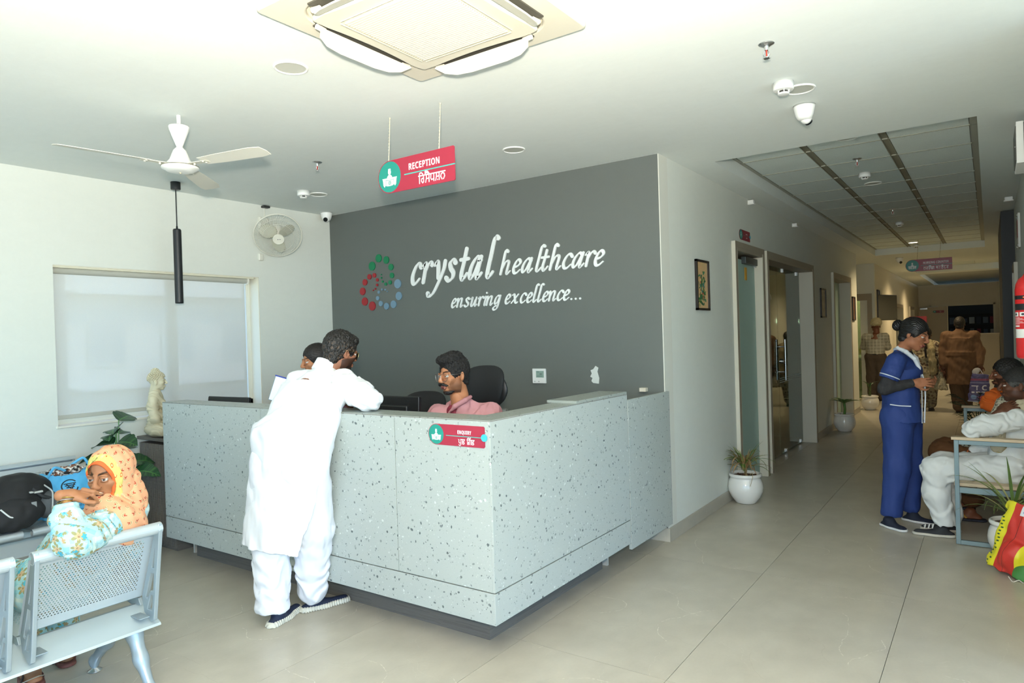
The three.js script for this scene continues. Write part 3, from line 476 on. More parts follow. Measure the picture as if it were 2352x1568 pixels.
// ---------- on the ceiling of the lobby ----------
const ivory = M(0xcfccbc, 0.45), plasticW = M(0xf1f2ee, 0.35), chrome = M(0xd9dbdb, 0.3, { metalness: 1 }), black = M(0x16181a, 0.5);
{ // ceiling cassette air conditioner
  const ac = thing('air_conditioner', 'square ceiling cassette air conditioner with four open flaps and a ribbed grille', 'air conditioner', [-1.835, H, -2.09]);
  const sq = roundRect(0.95, 0.95, 0.03), hole = roundRect(0.74, 0.74, 0.12); sq.holes.push(hole);
  mesh('face_frame', [extrude(sq, 0.03, 0.008).rotateX(Math.PI / 2), extrude(roundRect(0.94, 0.94, 0.03), 0.006).rotateX(Math.PI / 2).translate(0, -0.002, 0)], ivory, ac);
  const c = new THREE.Shape(), q = 0.33, b = 0.245; // centre panel with bulging corners and drawn-in sides
  c.moveTo(-b, -q); for (let k = 0; k < 4; k++) { const a = k * Math.PI / 2, R = (x, y) => [x * Math.cos(a) - y * Math.sin(a), x * Math.sin(a) + y * Math.cos(a)]; c.quadraticCurveTo(...R(0, -q + 0.03), ...R(b, -q)); c.bezierCurveTo(...R(q + 0.02, -q + 0.005), ...R(q - 0.005, -q - 0.02 + 0.03), ...R(q, -b)); }
  mesh('centre_panel', extrude(c, 0.022, 0.008, 16).rotateX(Math.PI / 2).translate(0, -0.032, 0), ivory, ac);
  mesh('panel_rim', [...[0, 1, 2, 3].map((k) => rod([-0.235, -0.057, 0.25], [0.235, -0.057, 0.25], 0.0035, 6).rotateY(k * Math.PI / 2))], M(0xb9b7a6, 0.5), ac);
  mesh('grille_backing', box(0.46, 0.004, 0.46, 0, -0.0545, 0), M(0x8d8974, 0.7), ac);
  mesh('grille', Array.from({ length: 34 }, (_, i) => box(0.462, 0.007, 0.0075, 0, -0.0585, -0.227 + i * 0.01376)), M(0xd2d0c2, 0.5), ac).userData.kind = 'stuff';
  for (let k = 0; k < 4; k++) {
    const f = poly([[-0.262, 0], [0.262, 0], [0.235, 0.045], [0.18, 0.072], [0.1, 0.082], [-0.1, 0.082], [-0.18, 0.072], [-0.235, 0.045]]);
    mesh('flap', extrude(f, 0.007, 0.002).rotateX(Math.PI / 2).rotateX(0.42).translate(0, -0.052, 0.34).rotateY(k * Math.PI / 2), M(0xdddccf, 0.4), ac);
    mesh('air_slot', box(0.52, 0.012, 0.06, 0, -0.03, 0.36).rotateY(k * Math.PI / 2), M(0x4a483f, 0.7), ac);
    for (const sx of [-1, 1]) mesh('flap_hinge', rod([sx * 0.265, -0.045, 0.36], [sx * 0.225, -0.05, 0.36], 0.012, 10).rotateY(k * Math.PI / 2), M(0xd8d4c4, 0.4), ac);
  }
  mesh('maker_plate', box(0.03, 0.002, 0.006, 0.1, -0.0555, 0.262), M(0xaeb0ac, 0.4), ac);
}
{ // ceiling fan, at rest
  const fan = thing('ceiling_fan', 'white three-bladed ceiling fan hanging from a short rod', 'fan', [-3.765, 0, -2.12]), fw = M(0xeceeea, 0.35);
  mesh('down_rod', [rod([0, 2.8, 0], [0, 2.87, 0], 0.011, 12), rod([0, 2.64, 0], [0, 2.7, 0], 0.012, 12)], fw, fan);
  mesh('canopy', lathe([[0.0, 2.688], [0.016, 2.69], [0.02, 2.7], [0.035, 2.74], [0.052, 2.785], [0.056, 2.803], [0.053, 2.81], [0.0, 2.806]], 32), fw, fan);
  mesh('motor', lathe([[0, 2.545], [0.05, 2.546], [0.075, 2.553], [0.082, 2.56], [0.098, 2.566], [0.1, 2.576], [0.088, 2.583], [0.078, 2.588], [0.07, 2.6], [0.056, 2.615], [0.05, 2.63], [0.034, 2.67], [0.018, 2.688], [0, 2.69]], 44), fw, fan);
  mesh('motor_ring', new THREE.TorusGeometry(0.099, 0.0025, 6, 40).rotateX(Math.PI / 2).translate(0, 2.577, 0), M(0x8d8a78, 0.4, { metalness: 0.5 }), fan);
  mesh('knob', ball(0.006, 0, 2.543, 0, 10), M(0xb9b39a, 0.4), fan);
  for (const a of [97, -13, -133]) {
    const s = poly([[0.17, -0.045], [0.3, -0.055], [0.55, -0.062], [0.615, -0.05], [0.625, 0], [0.615, 0.045], [0.55, 0.056], [0.3, 0.05], [0.17, 0.04]]);
    const g = extrude(s, 0.003, 0.001).rotateX(-Math.PI / 2).rotateX(-0.17).translate(0, 2.588, 0).rotateY(-a * Math.PI / 180);
    const bl = mesh('blade', g, M(0xdedccf, 0.5), fan);
    mesh('blade_arm', [box(0.13, 0.004, 0.04, 0.145, 2.586, 0, 0.001), cyl(0.006, 0.006, 0.01, 0.185, 2.584, 0.012, 8), cyl(0.006, 0.006, 0.01, 0.185, 2.584, -0.012, 8), cyl(0.006, 0.006, 0.012, 0.11, 2.58, 0, 8)].map((x) => x.rotateY(-a * Math.PI / 180)), M(0xd5d3c4, 0.4), bl);
  }
}
{
  const p = thing('pendant_lamp', 'slim black cylinder pendant lamp in front of the window wall', 'lamp', [-5.315, 0, -2.949]), bk = M(0x1b1e20, 0.45);
  mesh('ceiling_cup', lathe([[0, 2.81], [0.035, 2.81], [0.037, 2.815], [0.037, 2.87], [0, 2.87]], 28), bk, p);
  mesh('cable', rod([0, 2.51, 0], [0, 2.815, 0], 0.0045, 8), bk, p);
  mesh('tube_shade', lathe([[0.026, 1.905], [0.03, 1.9], [0.031, 1.91], [0.031, 2.485], [0.026, 2.495], [0.008, 2.497], [0.006, 2.52], [0, 2.52]], 28), bk, p);
  mesh('lamp_lens', cyl(0.025, 0.025, 0.006, 0, 1.908, 0, 24), M(0xd8d5c8, 0.3), p);
}
// wall fan: a round wire cage on a bracket, tilted down into the room
{
  const f = thing('wall_fan', 'white wall-mounted fan in a round wire cage near the ceiling corner', 'fan', [-5.435, 2.565, -3.985]), fw = M(0xd6d6c8, 0.45);
  const head = new THREE.Quaternion().setFromEuler(new THREE.Euler(0.6, 1.0, 0.1, 'YXZ')), turn = (g) => g.applyQuaternion(head);
  const R = 0.215, prof = (t) => [R * Math.sin(t * Math.PI / 2) , 0.075 * Math.cos(t * Math.PI / 2)];
  const wires = (front) => Array.from({ length: 60 }, (_, i) => { const a = i / 60 * Math.PI * 2, pts = []; for (let k = 0; k <= 5; k++) { const [r, z] = prof(0.28 + k / 5 * 0.72); pts.push([r * Math.cos(a + (1 - k / 5) * 0.25), r * Math.sin(a + (1 - k / 5) * 0.25), front * z]); } return tube(pts, 0.0011, 4, 5); });
  mesh('cage', [...wires(1), ...wires(-1)].map(turn), fw, f).userData.kind = 'stuff';
  mesh('cage_rim', [new THREE.TorusGeometry(R, 0.0065, 8, 60), ...[0.14, 0.18].map((r) => new THREE.TorusGeometry(r, 0.0018, 5, 48).translate(0, 0, 0.075 * Math.sqrt(1 - (r / R) ** 2)))].map(turn), M(0xdad9cb, 0.4), f);
  mesh('hub_badge', [cyl(0.05, 0.046, 0.012, 0, 0, 0, 30).rotateX(Math.PI / 2).translate(0, 0, 0.078), new THREE.TorusGeometry(0.048, 0.004, 6, 30).translate(0, 0, 0.083)].map(turn), M(0xe4e2d3, 0.35), f);
  mesh('hub_logo', [box(0.006, 0.008, 0.001, -0.006, 0, 0.0855), box(0.018, 0.003, 0.001, 0.012, 0, 0.0855)].map(turn), M(0x3c4248, 0.5), f);
  for (let k = 0; k < 3; k++) {
    const b = new Field(0.01).ell([0.095, 0.0, 0], [0.085, 0.068, 0.008], new THREE.Quaternion().setFromEuler(new THREE.Euler(0.5, 0, 0.35)));
    mesh('blade', turn(skin(b, 0.006).rotateZ(k * 2.094 + 0.5)), M(0xc6c5b2, 0.35, { transparent: true, opacity: 0.75 }), f);
  }
  mesh('motor_housing', [...[lathe([[0, -0.1], [0.04, -0.1], [0.055, -0.06], [0.055, -0.02], [0.03, 0.04], [0, 0.04]], 24).rotateX(Math.PI / 2).translate(0, 0, -0.08)]].map(turn), M(0xe6e5da, 0.4), f);
  mesh('wall_bracket', [box(0.06, 0.14, 0.1, -0.2, 0.12, 0.02, 0.01), rod([-0.18, 0.12, 0.02], [-0.07, 0.02, -0.02], 0.018, 10), box(0.05, 0.07, 0.05, -0.2, -0.19, 0.06, 0.012), rod([-0.2, 0.2, 0], [-0.2, 0.33, 0], 0.008, 8)], M(0xdddccf, 0.4), f);
  mesh('bracket_cap', [box(0.06, 0.02, 0.07, -0.18, 0.29, 0, 0.004)], M(0x2d2f2e, 0.5), f);
  mesh('pull_cord', tube([[-0.2, -0.2, 0.06], [-0.2, -0.27, 0.05], [-0.205, -0.3, 0.03], [-0.2, -0.36, 0.02], [-0.2, -0.38, 0.0], [-0.2, -0.34, -0.01]], 0.0015, 5), M(0xa9a998, 0.6), f);
}
function sprinkler(label, p) {
  const s = thing('sprinkler', label, 'sprinkler', p);
  mesh('escutcheon', lathe([[0, -0.012], [0.014, -0.012], [0.022, -0.008], [0.034, -0.003], [0.036, 0], [0, 0]], 28), chrome, s);
  mesh('sprinkler_body', [cyl(0.009, 0.011, 0.02, 0, -0.02, 0, 14), tube([[-0.008, -0.03, 0], [-0.013, -0.045, 0], [-0.005, -0.06, 0]], 0.0025, 6), tube([[0.008, -0.03, 0], [0.013, -0.045, 0], [0.005, -0.06, 0]], 0.0025, 6), cyl(0.005, 0.005, 0.006, 0, -0.061, 0, 10)], chrome, s);
  mesh('glass_bulb', rod([0, -0.03, 0], [0, -0.058, 0], 0.0032, 8), M(0xb23326, 0.2), s);
  mesh('deflector', [cyl(0.014, 0.014, 0.002, 0, -0.066, 0, 20), ...Array.from({ length: 8 }, (_, i) => box(0.006, 0.002, 0.003, 0.016, -0.066, 0).rotateY(i * Math.PI / 4))], chrome, s);
}
function detector(label, p, k = 1) {
  const s = thing('smoke_detector', label, 'smoke detector', p);
  mesh('detector_base', lathe([[0, -0.042], [0.046, -0.042], [0.05, -0.036], [0.05, 0], [0, 0]].map(([a, b]) => [a * k, b * k]), 36), plasticW, s);
  mesh('sensing_chamber', [lathe([[0, -0.062], [0.024, -0.062], [0.028, -0.057], [0.028, -0.053], [0, -0.053]].map(([a, b]) => [a * k, b * k]), 30), ...Array.from({ length: 5 }, (_, i) => box(0.006 * k, 0.014 * k, 0.004 * k, 0.026 * k, -0.048 * k, 0).rotateY(i * 1.2566))], plasticW, s);
  mesh('dark_gap', cyl(0.02 * k, 0.02 * k, 0.012 * k, 0, -0.048 * k, 0, 20), M(0x3a3a38, 0.7), s);
}
function downlight(label, p, group, on = 0, r = 0.075) {
  const d = thing('downlight', label, 'ceiling light', p, 0, group);
  mesh('trim_ring', new THREE.TorusGeometry(r, 0.006, 8, 40).rotateX(Math.PI / 2).translate(0, -0.002, 0), plasticW, d);
  mesh('diffuser', cyl(r - 0.004, r - 0.004, 0.004, 0, -0.001, 0, 40), on ? new THREE.MeshStandardMaterial({ color: 0xffffff, emissive: 0xfff3d8, emissiveIntensity: 5 }) : M(0xc3c5bb, 0.6), d);
  if (on) { const l = new THREE.SpotLight(0xffe2b0, on, 0, 1.25, 0.8); l.position.set(0, -0.03, 0); l.target.position.set(0, -1, 0); l.castShadow = true; l.shadow.radius = 3; l.name = 'downlight_lamp'; d.add(l, l.target); }
}
function domeCamera(label, p, look, s = 1) {
  const c = thing('security_camera', label, 'camera', p);
  mesh('camera_housing', lathe([[0, -0.07], [0.024, -0.068], [0.034, -0.058], [0.04, -0.045], [0.048, -0.01], [0.05, 0], [0, 0]].map(([a, b]) => [a * s, b * s]), 32), plasticW, c);
  const d = V(...look).normalize(), q = new THREE.Quaternion().setFromUnitVectors(V(0, 0, 1), d), at = d.clone().multiplyScalar(0.028 * s).add(V(0, -0.05 * s, 0));
  const eye = (g) => g.applyQuaternion(q).translate(at.x, at.y, at.z);
  mesh('camera_eye', [eye(ball(0.026 * s, 0, 0, -0.012 * s, 20))], plasticW, c);
  mesh('camera_lens', [eye(cyl(0.018 * s, 0.018 * s, 0.01 * s, 0, 0, 0, 24).rotateX(Math.PI / 2).translate(0, 0, 0.011 * s))], M(0x101214, 0.15), c);
}
sprinkler('chrome sprinkler with a red bulb, the nearest one on the ceiling, above the corridor mouth', [-0.82, H, -3.29]);
sprinkler('chrome sprinkler on the lobby ceiling near the ceiling fan', [-4.0, H, -3.29]);
sprinkler('chrome sprinkler among the corridor ceiling panels', [-0.9, H + RD, -6.5]);
sprinkler('small dark sprinkler deeper among the corridor ceiling panels', [-0.95, H + RD, -9.6]);
detector('white smoke detector beside a round downlight over the corridor mouth', [-0.88, H, -3.86], 1.05);
detector('white smoke detector on the lobby ceiling by the camera corner', [-4.85, H, -3.83], 1.05);
detector('white smoke detector under the corridor panels beside a downlight', [-0.93, H + RD, -7.15]);
detector('white smoke detector deeper under the corridor panels', [-1.0, H + RD, -10.9]);
detector('white smoke detector at the far end of the corridor panels', [-1.05, H + RD, -14.2]);
domeCamera('white dome camera over the corridor mouth, lens turned away', [-0.875, H, -4.34], [0.25, -0.5, -0.8], 1.25);
domeCamera('white dome camera with black lens in the corner by the wall fan', [-5.5, H, -4.62], [0.55, -0.35, 0.75], 1.2);
domeCamera('far white dome camera hanging beside the corridor sign', [-1.42, H, -15.3], [0.5, -0.5, 0.8], 1.4);
downlight('round unlit downlight on the lobby ceiling left of the air conditioner', [-2.71, H, -2.09]);
downlight('round unlit downlight above the grey wall near its right half', [-2.72, H, -3.97]);
downlight('round unlit downlight near the corner camera', [-4.86, H, -4.0]);
downlight('round unlit downlight half hidden by a smoke detector', [-0.83, H, -4.02]);
downlight('round unlit downlight at the front edge of the corridor panels', [-0.86, H + RD, -5.72]);
downlight('round unlit downlight behind the corridor smoke detector', [-0.93, H + RD, -7.72]);
downlight('bright downlight nearest in the corridor, above the nursing counter sign', [-1.06, H + RD, -13.75], null, 11, 0.08);
downlight('bright downlight in the second panel field beyond the sign', [-1.02, H + 0.14, -18.6], null, 13, 0.08);
downlight('bright downlight farthest along the corridor', [-1.03, H + 0.1, -22.3], null, 13, 0.08);
// ---------- door openings along the corridor ----------
const jambMat = M(0xd6d2c2, 0.5), lintelMat = M(0x9c9280, 0.5), steel = M(0xbfc2c2, 0.22, { metalness: 1 });
const frost = M(0xb9d8cd, 0.5, { transmission: 0.3, ior: 1.45 }), tint = M(0x9fb3a6, 0.02, { transmission: 1, ior: 1.5 });
function doorFrame(name, z0, z1, top = DT, o = {}) { // surround standing proud of the wall, with a deep reveal
  const d = structGroup(name), X = o.x ?? XC, s = o.s ?? 1, p = 0.035 * s, w = 0.075;
  const sp = (n, a, m) => mesh(n, uvBox(span(...a, 0.003)), m, d);
  sp('door_jamb', [X - 0.2 * s, X + p, 0, top + 0.012, z0 + 0.012, z0 - w + 0.012], jambMat); sp('door_jamb', [X - 0.2 * s, X + p, 0, top + 0.012, z1 + w - 0.012, z1 - 0.012], jambMat);
  sp('door_lintel', [X - 0.2 * s, X + p, top - w, top + 0.012, z0 - w + 0.012, z1 + w - 0.012], lintelMat);
  return d;
}
const frontFace = (d, z0, z1, top, X = XC) => mesh('architrave', [span(X + 0.0352, X + 0.0375, 0, top, z0, z0 - 0.055), span(X + 0.0352, X + 0.0375, 0, top, z1 + 0.055, z1), span(X + 0.0352, X + 0.0375, top - 0.055, top, z0 - 0.055, z1 + 0.055)], lintelMat, d);
const door1 = doorFrame('door_1', ...D1); frontFace(door1, D1[0] + 0.012, D1[1] - 0.012, DT + 0.012);
mesh('frosted_pane', span(XC - 0.06, XC - 0.05, 0.01, 2.255, D1[0] - 0.07, D1[1] + 0.07), frost, door1);
mesh('door_closer', box(0.05, 0.07, 0.42, XC - 0.03, 2.25, D1[1] + 0.31, 0.006), M(0x4c5354, 0.4, { metalness: 0.5 }), door1);
mesh('patch_fitting', box(0.02, 0.08, 0.05, XC - 0.035, 2.24, D1[1] + 0.1), steel, door1);
mesh('yellow_tag', box(0.004, 0.13, 0.07, XC - 0.045, 2.12, D1[1] + 0.4, 0.001), M(0xd9a43a, 0.6), door1);
mesh('threshold', span(XC - 0.2, -2.0, -0.012, 0.0, D1[0], D1[1]), slabMats[2], floor); mesh('threshold', span(XC - 0.2, -2.0, -0.012, 0.0, D2[0], D2[1]), slabMats[1], floor); mesh('threshold', span(XC - 0.2, -2.0, -0.012, 0.0, D3[0], D3[1]), slabMats[3], floor);
const door2 = doorFrame('door_2', ...D2); frontFace(door2, D2[0] + 0.012, D2[1] - 0.012, DT + 0.012);
mesh('side_pane', span(XC - 0.15, XC - 0.14, 0.01, 2.3, D2[0] - 0.07, -8.66), tint, door2);
mesh('door_pane', span(XC - 0.15, XC - 0.14, 0.02, 2.3, -8.665, D2[1] + 0.07), tint, door2);
for (const y of [0.89, 0.915, 0.94]) mesh('etched_line', span(XC - 0.138, XC - 0.1375, y, y + 0.008, -8.68, D2[1] + 0.08), M(0xbfd0c8, 0.8), door2);
for (const [y, z] of [[2.28, -8.95], [2.28, -9.7], [0.04, -9.7], [0.03, -8.9]]) mesh('pane_clamp', box(0.02, 0.05, 0.03, XC - 0.133, y, z, 0.003), steel, door2);
for (const x of [XC - 0.09, XC - 0.2]) mesh('pull_handle', [rod([x, 0.92, -8.78], [x, 1.42, -8.78], 0.014, 14), rod([x, 1.02, -8.78], [XC - 0.145, 1.02, -8.78], 0.009, 10), rod([x, 1.33, -8.78], [XC - 0.145, 1.33, -8.78], 0.009, 10)], steel, door2);
mesh('door_lock', cyl(0.03, 0.03, 0.03, 0, 0, 0, 20).rotateZ(Math.PI / 2).translate(XC - 0.13, 1.15, -8.82), steel, door2);
const door3 = doorFrame('door_3', ...D3); frontFace(door3, D3[0] + 0.012, D3[1] - 0.012, DT + 0.012);
mesh('side_pane', span(XC - 0.15, XC - 0.14, 0.01, 2.3, D3[0] - 0.07, -12.1), tint, door3); mesh('door_pane', span(XC - 0.15, XC - 0.14, 0.02, 2.3, -12.105, D3[1] + 0.07), frost, door3);
const room = M(0x8f968e, 0.8);
struct('wall_room_glass', [span(-4.6, -4.5, 0, H, ZG - 0.17, -13.6), span(-4.5, XC - 0.2, 0, H, -7.52, -7.55)], room);
const numSign = thing('number_sticker', 'dark red oval sticker reading 02 on the glass door', 'sticker', [XC - 0.1385, 1.9, -8.28]);
mesh('sticker', uvFit(extrude(new THREE.Shape().absellipse(0, 0, 0.09, 0.095, 0, 7), 0.002, 0, 30), -0.09, -0.095, 0.18, 0.19).rotateY(Math.PI / 2), M(0xffffff, 0.5, { map: canvasTex(256, 256, (g) => { g.fillStyle = '#e8e4da'; g.fillRect(0, 0, 256, 256); g.fillStyle = '#7a1c26'; g.beginPath(); g.ellipse(128, 128, 118, 118, 0, 0, 7); g.fill(); g.fillStyle = '#fff'; g.font = 'bold 90px sans-serif'; g.textAlign = 'center'; g.fillText('02', 128, 160); }, { clamp: true }) }), numSign);
// the small sign above the first door: its print is too small to read in the photograph
const roomArt = canvasTex(512, 160, (g, w, h) => { g.fillStyle = '#8f2a3a'; g.fillRect(0, 0, w, h); g.fillStyle = '#2f8f83'; g.beginPath(); g.arc(80, 80, 74, 0, 7); g.fill(); g.strokeStyle = '#e6ece8'; g.lineWidth = 7; g.beginPath(); g.arc(80, 62, 18, 0, 7); g.stroke(); g.beginPath(); g.arc(80, 120, 34, Math.PI, 0); g.stroke(); g.fillStyle = 'rgba(235,225,220,0.75)'; g.fillRect(300, 48, 90, 16); g.fillRect(315, 106, 60, 16); g.fillStyle = '#3f9d92'; g.fillRect(190, 80, 310, 5); }, { clamp: true });
const rs = thing('room_sign', 'small red and teal sign above the first corridor door', 'sign', [XC + 0.002, 2.435, -6.7]);
mesh('board', signBoard(0.36, 0.1, 0.003).rotateY(Math.PI / 2), M(0xffffff, 0.4, { map: roomArt }), rs); mesh('round_tab', cyl(0.018, 0.018, 0.003, 0, 0, 0, 20).rotateZ(Math.PI / 2).translate(0.004, 0.05, -0.357), M(0x3a9fb8, 0.4), rs);
// framed pictures
function picture(label, x, y, z, w, h, art) {
  const p = thing('picture_frame', label, 'picture', [x, y, z], Math.PI / 2), t = 0.018;
  mesh('frame', [box(w, t, 0.022, 0, h / 2 - t / 2, 0.011), box(w, t, 0.022, 0, -h / 2 + t / 2, 0.011), box(t, h, 0.022, -w / 2 + t / 2, 0, 0.011), box(t, h, 0.022, w / 2 - t / 2, 0, 0.011)], M(0x221d1a, 0.4), p);
  mesh('print', uvFit(box(w - 0.02, h - 0.02, 0.006, 0, 0, 0.005), -w / 2, -h / 2, w, h), M(0xffffff, 0.35, { map: art }), p);
}
const bouquet = canvasTex(256, 384, (g, w, h) => {
  g.fillStyle = '#d8b483'; g.fillRect(0, 0, w, h); for (let i = 0; i < 300; i++) { g.fillStyle = `rgba(${rr(200, 235)},${rr(165, 195)},${rr(110, 140)},0.25)`; g.fillRect(rr(0, w), rr(0, h), rr(4, 30), rr(4, 30)); }
  for (let i = 0; i < 46; i++) { const x = 110 + rr(-55, 65) + (i % 3) * 8, y = 110 + i * 5 + rr(-20, 20); g.fillStyle = ['#2f6b3c', '#3f7f58', '#256049', '#4d7d3c'][i % 4]; g.beginPath(); g.ellipse(x, y, rr(12, 26), rr(6, 12), rr(0, 3), 0, 7); g.fill(); }
  for (let i = 0; i < 14; i++) { g.fillStyle = ['#b34a36', '#2f7f7a', '#c8763a'][i % 3]; g.beginPath(); g.arc(70 + rr(0, 120), 120 + rr(0, 180), rr(6, 13), 0, 7); g.fill(); }
  g.strokeStyle = '#5a4428'; g.lineWidth = 4; g.beginPath(); g.moveTo(130, 160); g.quadraticCurveTo(150, 260, 170, 350); g.stroke();
}, { clamp: true });
const dimArt = (a, b) => canvasTex(128, 192, (g, w, h) => { g.fillStyle = a; g.fillRect(0, 0, w, h); for (let i = 0; i < 60; i++) { g.fillStyle = b[i % b.length]; g.globalAlpha = 0.4; g.beginPath(); g.ellipse(rr(20, 108), rr(30, 160), rr(6, 20), rr(4, 14), rr(0, 3), 0, 7); g.fill(); } }, { clamp: true });
picture('framed flower print on tan ground beside the grey wall', XC, 1.935, -5.605, 0.3, 0.42, bouquet);
picture('dark framed print between the second and third corridor doors', XC, 1.905, -10.67, 0.35, 0.42, dimArt('#a89e88', ['#8f846c', '#b5aa93', '#7d7a62']));
picture('dark framed reddish print just past the third corridor door', XC, 1.87, -13.36, 0.28, 0.42, dimArt('#8a5a44', ['#6f4432', '#a0684c', '#4f5a3c']));
picture('tall dark framed print on the far wall above the turbaned man', XC, 2.02, -16.66, 0.36, 0.62, dimArt('#4a3d33', ['#5c4a3c', '#3a3029']));
// side passage door with a basin behind it
const d4 = structGroup('door_4');
mesh('door_lintel', span(XC - 1.3, XC - 0.05, 2.1, 2.24, -16.13, -16.15), lintelMat, d4); mesh('door_jamb', [span(XC - 0.14, XC - 0.05, 0, 2.1, -16.13, -16.15)], lintelMat, d4);
mesh('door_pane', span(XC - 0.42, XC - 0.15, 0.01, 2.1, -16.22, -16.23), tint, d4);
struct('wall_washroom', [span(XL, XC - 0.2, 0, H, -18.4, -18.5), span(XL, XL - 0.1, 0, H, -16.3, -18.5)], M(0xe6dcc6, 0.6));
struct('ceiling_rooms', [span(XL - 0.2, XC - 0.1, H + 0.001, H + 0.1, -16.2, -30.2), span(XL - 0.2, XC - 1, H + 0.2, H + 0.3, ZG, -16.4), span(XR, 3, H + 0.25, H + 0.3, -3.7, -30.2)], ceilPaint);
struct('wall_service', [span(XL, XL - 0.1, 0, H, -18.5, -30.2), span(XL, XC - 0.2, 0, H, -30.2, -30.3), span(XL, XC - 0.15, 0, H, -22.5, -22.6)], paint);
{
  const b = thing('wash_basin', 'white wall basin seen through the side passage door', 'basin', [-2.72, 0.86, -18.28]);
  mesh('bowl', skin(new Field(0.02).ell([0, -0.06, 0.1], [0.24, 0.1, 0.2]).half([0, 1, 0], [0, 0, 0]).ell([0, 0.02, 0.12], [0.19, 0.09, 0.15]).sub(0.01), 0.012), M(0xf2f0ea, 0.15), b);
  mesh('waste_pipe', tube([[0, -0.15, 0.08], [0, -0.3, 0.08], [0.02, -0.38, 0.06], [0.05, -0.36, 0.0], [0.05, -0.3, -0.08]], 0.018, 8), steel, b);
  mesh('tap', tube([[0, 0, -0.03], [0, 0.12, -0.03], [0, 0.14, 0.04], [0, 0.11, 0.07]], 0.012, 8), steel, b);
  const sp = tag(mesh('soap_bottle', lathe([[0, 0], [0.03, 0], [0.032, 0.1], [0.012, 0.12], [0.012, 0.15], [0, 0.15]], 16).translate(-2.58, 0.9, -18.36), M(0xb3a24a, 0.3)), 'small yellow soap bottle standing on the wash basin', 'bottle');
  const l = new THREE.PointLight(0xffe3b4, 5); l.position.set(-2.9, 2.6, -17.4); l.castShadow = true; l.name = 'washroom_lamp'; scene.add(l);
  tag(mesh('washroom_lamp', cyl(0.09, 0.09, 0.03, -2.9, 2.85, -17.4, 24), new THREE.MeshStandardMaterial({ color: 0xffffff, emissive: 0xffe6bc, emissiveIntensity: 4 })), 'round lamp on the washroom ceiling behind the side door', 'ceiling light');
}
{ // screen on an arm and a glass door further along
  const t = thing('wall_screen', 'black wall-mounted screen on the far left corridor wall', 'screen', [XC + 0.1, 1.95, -17.0], Math.PI / 2 - 0.35);
  mesh('screen_body', box(0.95, 0.56, 0.05, 0, 0, 0, 0.006), M(0x1a1b1c, 0.4), t); mesh('screen_glass', box(0.91, 0.52, 0.004, 0, 0, 0.026), M(0x101213, 0.1), t);
  mesh('wall_arm', rod([0, 0, -0.02], [0.05, 0, -0.16], 0.02, 8), black, t);
  const d5 = doorFrame('door_5', -19.6, -21.6, 2.1); mesh('door_pane', span(XC - 0.12, XC - 0.11, 0, 2.05, -19.68, -21.5), tint, d5); mesh('pull_handle', rod([XC - 0.08, 0.9, -20.0], [XC - 0.08, 1.4, -20.0], 0.014, 8), steel, d5);
  const d6 = doorFrame('door_6', -23.6, -25, 2.1); mesh('door_leaf', span(XC - 0.12, XC - 0.08, 0, 2.05, -23.68, -24.9), M(0xa09484, 0.6), d6);
}
